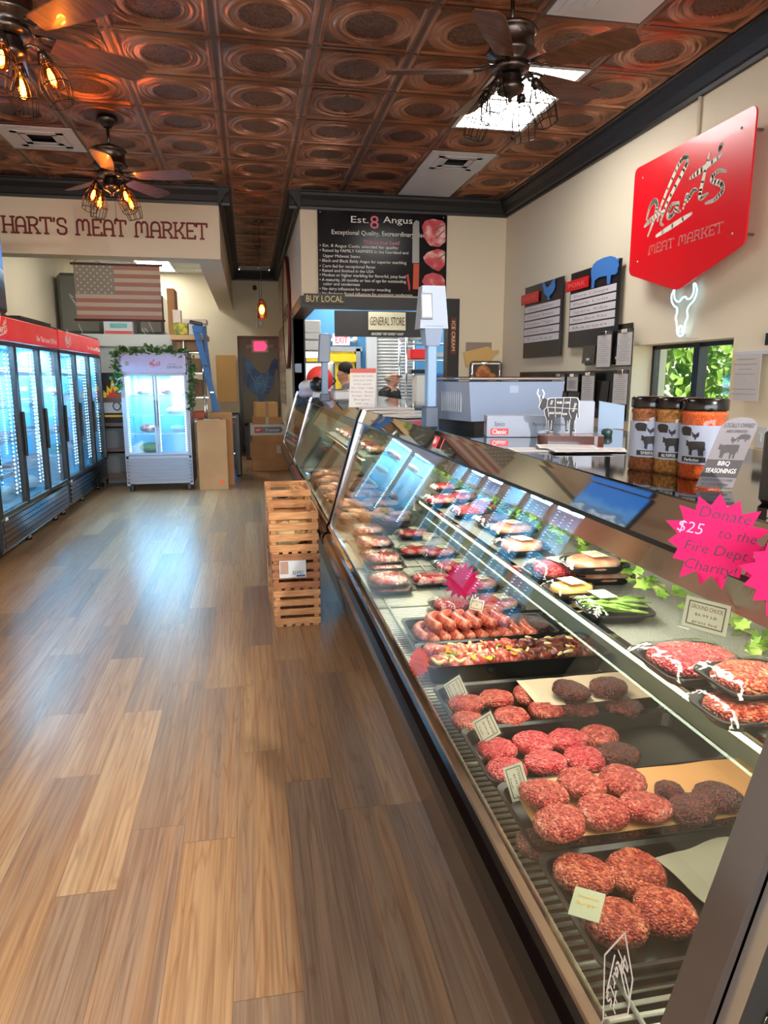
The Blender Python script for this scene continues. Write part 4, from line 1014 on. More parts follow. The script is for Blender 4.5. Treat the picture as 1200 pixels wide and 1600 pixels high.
# wrapped packages: foam tray, contents, film, label
foam_b = mat('black_foam', (26, 28, 30), .5); labelp = mat('label_paper', (240, 232, 196), .6)
bean = mat('green_bean', (118, 158, 62), .35, var=((150, 186, 92), 8, 2)); yel = mat('raw_chicken', (222, 166, 92), .3, var=((236, 190, 120), 6, 2))
def film_mb(c, w, l, z0, z1, rz, seed):
    n = 16; mb = MB(); R = Matrix.Rotation(rz, 3, 'Z'); vs = []; fs = []; c = Vector(c)
    for i in range(n + 1):
        for j in range(n + 1):
            u, v = i / n * 2 - 1, j / n * 2 - 1
            e = max(abs(u), abs(v)); z = z0 + (z1 - z0) * (1 - max(0, (e - .55) / .45) ** 1.6)
            z += .0025 * noise.noise(Vector((u * 4 + seed, v * 4, seed))) * (e < .99)
            vs.append(c + R @ Vector((u * w / 2, v * l / 2, 0)) + Vector((0, 0, z - c.z)))
    q = n + 1
    for i in range(n):
        for j in range(n): a = i * q + j; fs.append((a, a + q, a + q + 1, a + 1))
    return mb.add(vs, fs, 0, True)
def package(c, w, l, kind, label, rz=0., group='film-wrapped meat packages', lab=(0, 0), seed=1, hh=.03):
    c = Vector(c)
    t = thing('wrapped_package', label, 'wrapped package', c, group=group)
    tray_mb(c + Vector((0, 0, .004)), w - .02, l - .02, .022, rz=rz).build('foam_tray', foam_b, t)
    R = Matrix.Rotation(rz, 3, 'Z')
    if kind == 'beans':
        rn = random.Random(seed); m = MB()
        for k in range(26):
            a = rn.uniform(-.5, .5) + rz; p = c + R @ Vector((rn.uniform(-.3, .3) * w, rn.uniform(-.22, .22) * l, .018 + rn.uniform(0, .018))); d = Vector((math.cos(a), math.sin(a), 0)) * rn.uniform(.03, .05)
            m.tube([p - d, p + Vector((0, 0, .004)), p + d], [.002, .0045, .002], 6)
        m.build('green_beans', bean, t)
    else:
        mt = {'steak': mm_steak, 'ground': mm_pink, 'ground2': mm_burger, 'chicken': yel, 'pale': mm_chick, 'dark': mm_dark}[kind]
        lp = lump(seed, .5 * min(w, l) * .86, hh, .12, 12, 32, 10, 3.4, w / min(w, l), l / min(w, l))
        m = MB().add([c + R @ Vector(v) + Vector((0, 0, .008)) for v in lp.v], lp.f, 0, True); m.build('meat', mt, t)
    film_mb(c, w, l, c.z + .022, c.z + .014 + hh, rz, seed).build('film', film, t)
    if lab:
        M3 = Matrix.Rotation(rz + .2, 3, 'Z'); q = c + R @ Vector((lab[0], lab[1], hh + .0155))
        lb = MB().box(q, (.045, .06, .001), M=M3).build('label', labelp, t)
        mk = MB()
        for k in range(5): mk.box(q + M3 @ Vector((-.014 + .007 * k, 0, .0008)), (.002, .04 if k % 2 else .028, .0004), M=M3)
        mk.build('print', inkdark, lb)
    return t
def pk(px, py, z, w, l, kind, label, **kw):
    p = onz(px, py, z + .02); return package((p.x, p.y, z), w, l, kind, label, **kw)
ZD = .624
for k, (px, py) in enumerate(((607, 906), (597, 872), (585, 848), (574, 828))):
    pk(px, py, ZD + (.03 if k == 0 else .02), .2, (.19, .2, .2, .2)[k], 'steak', 'wrapped red steak tray in the front column by the glass, %s from the sausages' % ORD[k], seed=k, hh=.035, lab=None)
    pk(px + 4, py + 10, ZD, .2, .2, 'steak', 'red steak tray underneath the %s tray of the front column' % ORD[k], seed=k + 5, hh=.02, lab=None)
for k, (px, py) in enumerate(((674, 906), (650, 862), (645, 835), (620, 812))):
    pk(px, py, ZD, .2, .16, 'steak', 'wrapped red steak tray in the second column from the glass, %s from the sausages' % ORD[k], seed=k + 2, hh=.04, lab=(.01, .02) if k in (1, 2) else None)
pk(705, 948, ZD, .17, .16, 'ground', 'wrapped bright ground beef tray just behind the sausages', seed=9, hh=.04, lab=None)
for k, (x, y) in enumerate(((.98, 2.35), (.96, 2.62), (.97, 2.9), (.95, 3.2), (.95, 3.5))):
    package((x, y, ZD), .2, .2, 'steak' if k else 'dark', 'wrapped steak tray deep under the glass shelf, %s from the sausage tray' % ORD[k], seed=k + 4, hh=.035, lab=(.02, 0) if k else None)
ZS = 1.0
pk(873, 893, ZS, .17, .15, 'ground', 'wrapped ground beef tray with a label on the shelf, left of the yellow tray', seed=3, hh=.04, lab=(0, 0))
pk(892, 922, ZS, .13, .10, 'chicken', 'wrapped yellow chicken tray on the shelf beside the green beans', seed=3, lab=(0, .0))
pk(960, 950, ZS, .16, .15, 'beans', 'wrapped tray of green beans on the shelf', seed=4, lab=(-.02, .03), rz=-.15)
pk(942, 897, ZS, .17, .13, 'pale', 'lower wrapped tray of the two stacked at the back of the shelf under the ivy', seed=5, rz=-.1)
pk(928, 880, ZS + .045, .17, .13, 'pale', 'upper wrapped tray of the two stacked at the back of the shelf under the ivy', seed=7, rz=-.1)
pk(1082, 1035, ZS, .19, .17, 'ground', 'large wrapped tray of coarse ground beef on the shelf under the ground chuck card', seed=8, hh=.034, lab=None)
pk(1175, 1062, ZS + .03, .16, .14, 'ground2', 'wrapped orange-red meat tray at the right edge of the shelf, on top', seed=9, lab=None)
pk(1160, 1108, ZS, .15, .12, 'ground2', 'wrapped orange-red meat tray at the right edge of the shelf, underneath', seed=10, lab=None)
for k, (px, py, kd) in enumerate(((815, 855, 'pale'), (800, 828, 'pale'), (775, 815, 'dark'), (760, 792, 'ground'), (735, 800, 'ground'), (722, 778, 'steak'), (690, 783, 'steak'), (700, 762, 'steak'))):
    pk(px, py, ZS, .16, .15, kd, 'wrapped %s meat tray on the shelf, %s in the row beyond the ground beef' % ({'pale': 'pale', 'dark': 'dark', 'ground': 'pink', 'steak': 'marbled red'}[kd], ORD[k]), seed=k + 11, hh=.035, lab=(0, 0) if k in (0, 1, 3, 5) else None)
# middle case contents: pale sausage and chicken rows seen through the glass
for k in range(6):
    y = 4.5 + .42 * k
    tray(.55, 1.05, y, y + .36, 'black tray in the middle meat case, %s from the near end post' % ORD[k], h=.04, z=.60)
    for q in range(5):
        o = lump(k * 5 + q, .055, .05, .18, 12, 24, 9, 2.6, 1.4, .9).build('chicken_piece', mm_chick, origin=(0, 0, 0)); o.location = (.62 + .09 * q, y + .1 + .14 * (q % 2), .61)
        tag(o, 'pale orange chicken in the middle case, %s tray from the post, %s from glass' % (ORD[k], ORD[q]), 'chicken piece', 'chicken pieces in the middle case')
for k in range(7):
    package((.93, 5.1 + .32 * k, ZS), .2, .2, ('pale', 'ground', 'pale')[k % 3], 'wrapped tray on the shelf of the middle case, %s from the near end' % ORD[k], seed=k, hh=.05, lab=None)

# ---------------- cards and stars ----------------
cardc = mat('card_cream', (224, 214, 192), .7); olive = mat('frame_olive', (96, 84, 66), .6)
def price_card(c, U, V, w, h, lines, label, name='price_card', holder=True, col=None, ink=None, frame=True):
    c = Vector(c); U = Vector(U).normalized(); V = Vector(V).normalized(); V = (V - U * V.dot(U)).normalized(); fr = (c, U, V)
    t = thing(name, label, 'price card', c)
    cd = MB().prism([(-w / 2, -h / 2), (w / 2, -h / 2), (w / 2, h / 2), (-w / 2, h / 2)], fr, 0, .001).build('card', col or cardc, t)
    if frame:
        m = MB(); a, b = w / 2 - .006, h / 2 - .006
        m.stroke([(-a, -b), (a, -b), (a, b), (-a, b), (-a, -b)], .0018, fr, .001, .0014); m.build('border', olive, cd)
    y = h * .22
    for s, sz in lines:
        text(s, sz, ink or inkred, cd, (c + V * y, U, V), d=.0003, lift=.0011, width=min(w * .72, sz * .72 * len(s))); y -= h * .24
    if holder: MB().prism([(-w * .58, -h * .58), (w * .58, -h * .58), (w * .58, h * .58), (-w * .58, h * .58)], fr, -.002, -.001).build('clear_holder', clearp, t)
    return t
def star(c, U, V, r, m, label, lines, npt=17, seed=1, sx=1., rin=.8):
    rn = random.Random(seed); c = Vector(c); U = Vector(U).normalized(); V = Vector(V).normalized(); V = (V - U * V.dot(U)).normalized(); fr = (c, U, V)
    P = []
    for k in range(npt):
        a = 2 * PI * k / npt; R = r * rn.uniform(.93, 1.12); P.append((R * math.cos(a) * sx, R * math.sin(a))); a += PI / npt; P.append((r * rin * math.cos(a) * sx, r * rin * math.sin(a)))
    o = MB().prism(P, fr, 0, .0008).build('paper_star', m, origin=c); tag(o, label, 'paper star')
    for s, sz, u, v, mk in lines: text(s, sz, mk, o, (c + U * u + V * v, U, V), d=.0003, lift=.0009, shear=.15, offset=-.0002)
    return o
def neon_paper(name, c):
    m = mat(name, c, .7); nt = m.node_tree; b = nt.nodes['Principled BSDF']; o = nt.nodes['Material Output']
    t = nt.nodes.new('ShaderNodeBsdfTranslucent'); t.inputs[0].default_value = lin(c); x = nt.nodes.new('ShaderNodeMixShader'); x.inputs[0].default_value = .45
    nt.links.new(b.outputs[0], x.inputs[1]); nt.links.new(t.outputs[0], x.inputs[2]); nt.links.new(x.outputs[0], o.inputs[0]); return m
hot = neon_paper('hot_pink_paper', (216, 0, 104)); orange = neon_paper('orange_paper', (255, 96, 0)); pen = mat('black_marker', (40, 16, 50), .6); silver = mat('silver_marker', (150, 140, 170), .4, .3)
c = onx(1118, 845, .60)
star(c, (.80, -.60, -.12), (.12, .0, 1), .062, hot, 'large hot pink star with handwritten charity note on the case edge', [('Donate', .021, .004, .036, pen), ('$25', .022, -.034, .012, silver), ('to the', .019, .024, .012, pen), ('Fire Dept', .02, .002, -.012, pen), ('Charity!', .02, .0, -.036, pen)], npt=15, rin=.76)
c = onx(1232, 900, .62); star(c, (.80, -.60, -.12), (.12, 0, 1), .05, hot, 'second hot pink star cut off by the right edge', [], npt=14, seed=3, rin=.76)
c = onx(655, 1035, .477); star(c, (.65, -.75, .0), (.25, .1, 1), .046, orange, 'small orange star with writing inside the front glass', [('Kabobs', .012, 0, .01, pen), ('$9.99 lb', .012, 0, -.008, pen)], npt=15, seed=2, sx=.8)
c = onx(722, 909, .66); star(c, (.8, -.6, .25), (.1, .0, 1), .06, hot, 'small pink star above the sausages inside the case', [('Sale', .012, 0, .0, pen)], npt=16, seed=5, sx=1.1, rin=.72)
def dcard(px, py, X0, s, lines, label, ang=40, w=.062, h=.062, **kw):
    c = onx(px, py, X0); U0 = Vector((.62, -.78, 0)); V0 = Vector((.30, .25, .9)).normalized(); a = math.radians(ang)
    N0 = U0.cross(V0).normalized(); R = Matrix.Rotation(a, 3, N0)
    return price_card(c, R @ U0, R @ V0, w * s, h * s, lines, label, **kw)
dcard(712, 1077, .545, .95, [('GARDEN CHOP', .008), ('$9.99 LB', .006), ('grass fed', .006)], 'tilted cream card in a clear holder above the speckled patties', ang=-45)
dcard(760, 1137, .545, .95, [('PLAIN JANE', .009), ('$8.99 LB', .006), ('fresh', .006)], 'tilted cream card reading plain jane beside the bright pink patties', ang=-45)
dcard(808, 1222, .535, .95, [('STEAKHOUSE', .009), ('$9.99 LB', .006), ('fresh', .006)], 'tilted cream card reading steakhouse beside the parchment patties', ang=-55, w=.075, h=.05)
p = onz(917, 1413, .70)
price_card(p, (.75, -.66, .1), (.66, .75, .35), .05, .052, [('Smokehouse', .008), ('Burger', .008)], 'small grey-green card resting on the front left patty of the nearest tray', col=mat('card_sage', (176, 178, 150), .6), ink=mat('gold_ink', (226, 170, 60), .5), holder=False, frame=False)
c = onx(1103, 962, .665)
price_card(c, (.62, -.78, -.06), (.1, .1, 1), .064, .047, [('GROUND CHUCK', .0088), ('$6.99 LB', .0055), ('grass fed', .0055)], 'cream card reading ground chuck hanging from the light hood above the shelf')
for k, (px, py, z) in enumerate(((776, 781, 1.04), (652, 793, .78), (692, 812, .78), (755, 845, .75), (668, 838, .72), (790, 882, .72), (885, 900, 1.06), (745, 945, .74))):
    if k in (6,): continue
    c = onz(px, py, z)
    price_card(c, (.7, -.7, .0), (.35, .2, .9), .055 if k != 0 else .06, .04 if k != 0 else .07, [('$12.99', .01), ('LB', .008)], 'small cream price tag on a white clip in the meat case, %s along the glass' % ORD[k], name='price_tag', holder=False)
# sandblasted diamond logo on the front glass, low at the near end
c0 = ony(962, 1525, ony(962, 1525, 1).y); d = ray(968, 1528); nrm = GV.cross(Y)
tt = ((Vector((GA[0], 0, GA[1])) - CAM).dot(Vector((GV.z, 0, -GV.x)))) / d.dot(Vector((GV.z, 0, -GV.x))); c = CAM + d * tt
fr = (c, -Y, GV); mb = MB()
mb.stroke([(-.012 * 1.5, .036 * 1.5), (-.03 * 1.3, .0), (.0, -.046 * 1.4), (.028 * 1.3, -.02), (.018 * 1.3, .02), (-.012 * 1.5, .036 * 1.5)], .0024, fr, .001, .0014)
for pts in LOGO: mb.stroke([((pp[1] - .5) * .036, (.5 - pp[0]) * .066 - .004) for pp in pts], .002, fr, .001, .0014)
tag(mb.build('etched_emblem', mat('etched_white', (196, 186, 178), .7), origin=c), 'faint etched diamond emblem on the front glass below the nearest tray', 'glass emblem')

# ---------------- ivy garlands ----------------
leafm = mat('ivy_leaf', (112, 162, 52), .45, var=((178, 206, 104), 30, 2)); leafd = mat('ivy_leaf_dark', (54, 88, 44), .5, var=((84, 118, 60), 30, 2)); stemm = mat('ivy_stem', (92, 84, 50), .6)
LEAF = [(0, -.5), (.12, -.34), (.42, -.42), (.34, -.12), (.5, .1), (.22, .16), (.0, .55), (-.22, .16), (-.5, .1), (-.34, -.12), (-.42, -.42), (-.12, -.34)]
def ivy(pts, n, label, m, size=(.03, .05), seed=1, spread=.03, name='ivy_garland'):
    rn = random.Random(seed); pts = [Vector(p) for p in pts]
    t = thing(name, label, 'ivy garland', pts[len(pts) // 2])
    st = MB().tube(pts, .002, 5); st.build('stem', stemm, t); mb = MB()
    for k in range(n):
        s = rn.random() * (len(pts) - 1); i = int(s); c = pts[i].lerp(pts[i + 1], s - i) + Vector((rn.gauss(0, 1), rn.gauss(0, 1), rn.gauss(0, 1))) * spread * .5
        z = rn.uniform(*size); R = Euler((rn.uniform(-.9, .9), rn.uniform(-1.3, .2), rn.uniform(0, 6.28))).to_matrix()
        q = [c + R @ Vector((x * z, y * z, .12 * z * (abs(x) * 2) ** 2)) for x, y in LEAF]; q2 = [p + R @ Vector((0, 0, .0006)) for p in q]
        ctr = c + R @ Vector((0, 0, -.03 * z)); vs = q + [ctr]
        mb.add(vs, [(j, (j + 1) % 12, 12) for j in range(12)], 0)
    o = mb.build('leaves', m, t); tag(o, kind='stuff')
    return t
gp = [(.985 + .025 * math.sin(y * 7), y, 1.035 + .012 * (y - .9) + .014 * math.sin(y * 9)) for y in [.75 + .12 * k for k in range(27)]]
ivy(gp, 300, 'green ivy garland running along the back of the shelf in the nearest case', leafm, (.026, .046), 2, .03)
def smooth_(pts, n=3):
    pts = [Vector(p) for p in pts]; out = []
    for i in range(len(pts) - 1):
        p0, p1, p2, p3 = pts[max(i - 1, 0)], pts[i], pts[i + 1], pts[min(i + 2, len(pts) - 1)]
        for k in range(n):
            s = k / n; out.append(.5 * ((2 * p1) + (p2 - p0) * s + (2 * p0 - 5 * p1 + 4 * p2 - p3) * s * s + (3 * p1 - p0 - 3 * p2 + p3) * s ** 3))
    return out + [pts[-1]]
# ---------------- things standing on the case tops ----------------
CT = 1.365
def ctp(px, py, z=CT): return onz(px, py, z)
# seasoning jars
jar_glass = glass('jar_plastic', (252, 248, 240), 1.0)
def jar(px, py, spice, label, rz, name_line, w=.036, h=.142):
    p = ctp(px, py); t = thing('seasoning_jar', label, 'seasoning jar', (p.x, p.y, CT), group='seasoning jars on the case top')
    q = (p.x, p.y, CT)
    MB().lathe([(0, 0), (w - .003, 0), (w, .004), (w, .012), (w - .002, .016), (w - .002, h * .80), (w, h * .82), (w, h * .86), (w - .006, h * .89), (w - .006, h * .9)], q, 32).build('jar_body', spice, t)
    MB().lathe([(w + .001, .002), (w + .001, h * .83), (w - .004, h * .9)], q, 32).build('clear_wall', jar_glass, t)
    m = MB().lathe([(0, h * .885), (w + .001, h * .885), (w + .0015, h * .9), (w + .0015, h * 1.02), (w - .002, h * 1.04), (0, h * 1.04)], q, 36)
    m.build('lid', gblack, t)
    # wrapped label, 200 degrees
    n = 18; vs = []; fs = []
    for i in range(n + 1):
        a = rz + math.radians(-105 + 210 * i / n)
        for rr_, z in ((w + .0016, h * .2), (w + .0016, h * .70)): vs.append((q[0] + rr_ * math.cos(a), q[1] + rr_ * math.sin(a), CT + z))
    for i in range(n): fs.append((2 * i, 2 * i + 2, 2 * i + 3, 2 * i + 1))
    lb = MB().add(vs, fs, 0, True).build('label', mat('jar_label', (146, 154, 176), .45), t)
    def wrap(poly, a0=0.):   # print on the curved label: polygon (u along the arc, v up) split to small quads
        for pts in poly: pass
    R = w + .0022
    def onjar(shape, u0, v0, ww, hh_, nm='print'):
        # bend a silhouette around the jar
        mb = MB(); N = len(shape); front = []; back = []
        bm = bmesh.new(); vv = [bm.verts.new((u0 + a * ww, v0 + b * hh_, 0)) for a, b in shape]; bm.faces.new(vv)
        bmesh.ops.triangulate(bm, faces=bm.faces[:]); bm.verts.index_update()
        tri = [[x.index for x in f.verts] for f in bm.faces]; co = [x.co.copy() for x in bm.verts]; bm.free()
        vs = [];
        for c in co: a = rz - c.x / R; vs.append((q[0] + R * math.cos(a) * 1., q[1] + R * math.sin(a), CT + c.y))
        mb.add(vs, tri); return mb.build(nm, inkdark, lb)
    onjar(COW[::-1] if 0 else [(1 - a, b) for a, b in COW], -.022, h * .31, .036, h * .22, 'cow_print')
    onjar(HEN, -.010, h * .52, .014, .014, 'hen_print')
    onjar([(a, .55 + (b - .55) * .7) for a, b in PIG], .004, h * .535, .026, .024, 'pig_print')
    onjar([(0, 0), (0, 1), (.25, 1), (.5, 1), (.75, 1), (1, 1), (1, 0), (.75, 0), (.5, 0), (.25, 0)], -.024, h * .225, .046, .010, 'name_band')
    text(name_line, .0085, wht_ink, lb, (Vector((q[0] + (R + .0006) * math.cos(rz), q[1] + (R + .0006) * math.sin(rz), CT + h * .225 + .005)), Vector((math.sin(rz) * 1, -math.cos(rz), 0)) * 1, Z) if 0 else (Vector((q[0] + (R + .0006) * math.cos(rz), q[1] + (R + .0006) * math.sin(rz), CT + h * .225 + .005)), Vector((-math.sin(rz), math.cos(rz), 0)), Z), d=.0003, lift=0, width=.026)
    return t
spr = lambda n, c, c2: mat(n, c, .75, bump=(300, .5), var=(c2, 160, 4))
rzj = math.radians(-122)
jar(1010, 733, spr('brown_spice', (112, 60, 36), (146, 88, 50)), 'seasoning jar with dark brown rub and black lid, leftmost of the three jars', rzj, 'TOP FRONT RUB')
jar(1050, 738, spr('tan_spice', (140, 92, 42), (186, 130, 66)), 'seasoning jar with tan speckled rub, middle of the three on the case top', rzj - .25, 'ALL PURPOSE')
jar(1093, 746, spr('orange_spice', (184, 70, 20), (206, 92, 34)), 'seasoning jar with orange rub beside the grey acrylic sign, rightmost of the three', rzj - .45, 'Perfection', w=.039)
# grey acrylic sign for the seasonings
p = ctp(1115, 765); U_ = Vector((.86, -.5, 0)).normalized(); back = Vector((.5, .86, 0)).normalized(); V_ = (Z + back * .34 + U_ * .34).normalized()
t = thing('acrylic_sign', 'slanted grey acrylic sign reading BBQ seasonings, leaning beside the orange jar', 'acrylic sign', (p.x, p.y, CT))
fr = (p + Vector((0, 0, .004)), U_, V_); sgm = mat('sign_grey', (118, 114, 120), .4); dkg = mat('sign_dark_grey', (58, 54, 58), .5)
w, h = .056, .128
shape = [(-w / 2, 0), (w / 2, 0), (w / 2, h - .02)] + [(w / 2 * math.cos(a), h - .02 + .02 * math.sin(a)) for a in [PI * k / 10 for k in range(1, 10)]] + [(-w / 2, h - .02)]
MB().prism(shape, fr, -.0035, -.0005).build('acrylic_back', glass('clear_acrylic'), t)
pl = MB().prism(shape, fr, 0, .0006).build('printed_card', sgm, t)
MB().prism([(-w / 2, .018), (w / 2, .018), (w / 2, .05), (-w / 2, .05)], fr, .0007, .0011).build('dark_band', dkg, pl)
o_ = fr[0]
for s, v, sz, ww, mk in (('LOCALLY OWNED', .113, .012, .046, dkg), ('AND OPERATED', .102, .008, .032, dkg), ('BBQ', .0435, .011, .018, wht_ink), ('SEASONINGS', .030, .012, .046, wht_ink), ('FROM OUR FAMILY TO YOURS', .013, .006, .047, dkg), ('BY 2 GTO\'S GRILLING', .005, .006, .04, dkg)):
    text(s, sz, mk, pl, (o_ + V_ * v, U_, V_), d=.0002, lift=.0012, width=ww)
m = MB(); sil(m, COW, fr, .032, .03, .0008, .0012, u0=-.018, v0=.052); m.build('cow_print', dkg, pl)
m = MB(); sil(m, HEN, fr, .01, .012, .0008, .0012, u0=-.004, v0=.08); m.build('hen_print', dkg, pl)
m = MB(); sil(m, PIG, fr, .018, .014, .0008, .0012, u0=.006, v0=.083); m.build('pig_print', dkg, pl)
MB().prism([(-w / 2, -.0), (w / 2, 0), (w / 2 + .0, -.055), (-w / 2, -.055)], (p + Vector((0, 0, .001)), U_, -back), 0, .003).build('foot', glass('clear_acrylic'), t)
# cow butcher-chart sign on its striped wooden board
p = ctp(890, 690)
o = None
t = thing('wooden_board', 'dark striped wooden board carrying the black cow sign', 'wooden board', (p.x, p.y, CT))
bp = rrect(.19, .10, .03); Ub = Vector((.93, -.36, 0)); Vb = Vector((.36, .93, 0))
MB().prism(bp, (p, Ub, Vb), 0, .02).build('board', mat('walnut', (74, 34, 24), .25, coat=.4), t)
m = MB()
for k in (-.055, -.02, .015, .05): m.prism([(k - .009, -.0452), (k + .009, -.0452), (k + .009, .0452), (k - .009, .0452)], (p, Ub, Vb), .0005, .0204)
m.build('stripe', mat('maple', (150, 84, 54), .25, coat=.4), t)
q = ctp(872, 677, CT + .02); fr = (Vector((q.x, q.y, CT + .0205)), Ub, Z)
t = thing('cow_sign', 'black and white cow-shaped butcher chart standing on the striped board', 'cow sign', fr[0])
cw, ch = .122, .125
cm = MB(); sil(cm, COW, fr, cw, ch, -.006, .0, u0=-cw / 2); body = cm.build('backing', white, t)
ci = [(x * .96 + .02, y * .96 + .02) for x, y in COW]
cm = MB(); sil(cm, ci, fr, cw, ch, .0, .0012, u0=-cw / 2); face = cm.build('chart', mat('chart_black', (18, 18, 24), .5), t)
cm = MB(); L_ = lambda *a: [(x * cw - cw / 2, y * ch) for x, y in a]
for pp in (L_((.13, .55), (.2, .62), (.22, .84)), L_((.22, .62), (.93, .58)), L_((.4, .84), (.4, .6), (.42, .38)), L_((.6, .84), (.58, .6), (.56, .38)), L_((.76, .84), (.74, .5), (.8, .36)), L_((.22, .62), (.26, .4)), L_((.03, .84), (.07, .78), (.04, .72)), L_((.33, .3), (.33, .08)), L_((.88, .3), (.88, .08)), L_((.71, .3), (.71, .08)), L_((.25, .3), (.25, .08))):
    cm.stroke(pp, .0016, fr, .0012, .0017)
cm.stroke(L_((-.0, .87), (-.04, .95), (-.02, 1.04)), .004, fr, -.002, .001).stroke(L_((.1, .85), (.13, .94), (.08, 1.03)), .004, fr, -.002, .001)
cm.build('chart_line', mat('chart_grey', (190, 186, 196), .6), face)
for s, u, v, ww, rot in (('CHUCK', .31, .73, .014, 1), ('RIB', .5, .73, .014, 0), ('LOIN', .68, .73, .014, 0), ('ROUND', .86, .62, .026, 1), ('BRISKET', .33, .48, .014, 0), ('PLATE', .49, .48, .014, 0), ('FLANK', .64, .46, .014, 0)):
    a = math.radians(75 if rot else 0); U2 = Ub * math.cos(a) + Z * math.sin(a); V2 = -Ub * math.sin(a) + Z * math.cos(a)
    text(s, .009, wht_ink, face, (fr[0] + Ub * (u * cw - cw / 2) + Z * (v * ch), U2, V2), d=.0003, lift=.0012, width=ww)
# papers on the case top
rn = random.Random(4)
for k, (px, py, a, lab) in enumerate(((885, 702, .3, 'white printed sheet lying in front of the cow sign, topmost of the loose papers'), (905, 706, .15, 'white printed sheet with red print under the other papers on the case top'), (930, 704, .45, 'white printed sheet sticking out at the right of the loose papers'), (842, 703, .1, 'white printed sheet sticking out at the left of the loose papers'))):
    p = ctp(px, py); M3 = Matrix.Rotation(-a, 3, 'Z'); z = CT + .0015 + .002 * (3 - k)
    o = MB().box((p.x, p.y, z), (.15, .10, .0012), M=M3).build('paper_sheet', paper, origin=(p.x, p.y, z)); tag(o, lab, 'paper', 'papers on the case top')
    m = MB()
    for i in range(7): m.box(Vector((p.x, p.y, z + .0008)) + M3 @ Vector((0, -.045 + i * .012, 0)), (.13, .002, .0003), M=M3)
    m.build('print', mat('grey_ink', (150, 148, 150), .7), o)
    if k < 2: MB().box(Vector((p.x, p.y, z + .001)) + M3 @ Vector((.055, .035, 0)), (.035, .016, .0004), M=M3).build('red_block', red, o)
p = ctp(975, 672); t = tag(MB().prism([(-.045, 0), (.045, 0), (.045, .085), (-.045, .1)], (Vector((p.x, p.y + .1, CT)), Vector((.9, -.43, 0)), Z), 0, .03).build('binder', mat('pale_blue_plastic', (138, 160, 190), .4)), 'pale blue-white plastic binder standing behind the leftmost seasoning jar', 'binder')
# label scale and film wrapper machine
def quadbox(mb, c, w0, d0, w1, d1, h, U=X, V=Y, mi=0, dz=0):
    c = Vector(c); a = [c + U * x * w0 / 2 + V * y * d0 / 2 for x, y in ((-1, -1), (1, -1), (1, 1), (-1, 1))]; b = [c + U * x * w1 / 2 + V * y * d1 / 2 + Z * h for x, y in ((-1, -1), (1, -1), (1, 1), (-1, 1))]
    return mb.add(a + b, [(3, 2, 1, 0), (4, 5, 6, 7), (0, 1, 5, 4), (1, 2, 6, 5), (2, 3, 7, 6), (3, 0, 4, 7)], mi)
pg = mat('pale_grey_blue', (122, 136, 162), .4); pdark = mat('slate_plastic', (62, 74, 94), .4)
xa = ctp(736, 672); Um = Vector((.955, .295, 0)).normalized(); Vm = Vector((-.295, .955, 0)).normalized(); c0 = xa + Um * .2 + Vm * .13; c0.z = CT
t = thing('label_scale', 'large pale grey label printing scale behind the white film box', 'scale', c0)
m = MB(); quadbox(m, c0 + Z * .03, .40, .26, .44, .28, .14, Um, Vm); m.build('housing', pg, t)
m = MB(); m.box(c0 + Z * .018, (.36, .24, .036), M=Matrix((Um, Vm, Z)).transposed()); m.build('base', black, t)
m = MB(); m.box(c0 + Z * .182, (.42, .27, .012), M=Matrix((Um, Vm, Z)).transposed(), bev=.004); m.build('weighing_plate', chrome, t)
m = MB(); m.tube([c0 - Um * .18 - Vm * .1 + Z * .185, c0 - Um * .18 - Vm * .1 + Z * .235, c0 - Um * .06 - Vm * .1 + Z * .235, c0 - Um * .06 - Vm * .1 + Z * .185], .004, 7); m.build('rail', chrome, t)
m = MB()
for k in range(10): m.box(c0 - Um * .213 + Vm * (-.08 + .014 * k) + Z * .10, (.004, .005, .075), M=Matrix((Um, Vm, Z)).transposed())
m.build('speaker_grille', mat('vent_grey', (150, 158, 172), .5), t)
m = MB(); m.box(c0 - Um * .02 - Vm * .137 + Z * .145, (.04, .004, .03), M=Matrix((Um, Vm, Z)).transposed()); m.build('latch', mat('pale_grey_dark', (140, 156, 182), .4), t)
# pole display of that scale
pp = ctp(672, 668)
t = thing('pole_display', 'tall pale grey pole display with slanted screen head on the case top', 'pole display', (pp.x, pp.y, CT))
pp = Vector((pp.x, pp.y, CT))
MB().box(pp + Z * .04, (.055, .06, .08), bev=.006).build('foot', pdark, t)
MB().box(pp + Z * .19, (.036, .045, .26), bev=.004).build('pole', mat('pale_blue_grey', (108, 138, 172), .35), t)
m = MB(); quadbox(m, pp + Z * .30, .05, .06, .07, .085, .07); m.build('neck', pg, t)
hd = pp + Z * .36 + X * .0
m = MB(); quadbox(m, hd + Z * .0, .105, .085, .085, .06, .15); b = m.build('display_head', pg, t)
m = MB(); m.box(hd + Z * .078 + Vector((-.028, -.040, 0)), (.034, .006, .08), M=Matrix.Rotation(math.radians(-9), 3, 'X')); m.build('screen', mat('screen_grey', (120, 122, 126), .25), b)
m = MB(); m.box(hd + Z * .078 + Vector((-.028, -.0385, 0)), (.042, .006, .092), M=Matrix.Rotation(math.radians(-9), 3, 'X')); m.build('screen_bezel', mat('bezel', (78, 88, 104), .4), b)
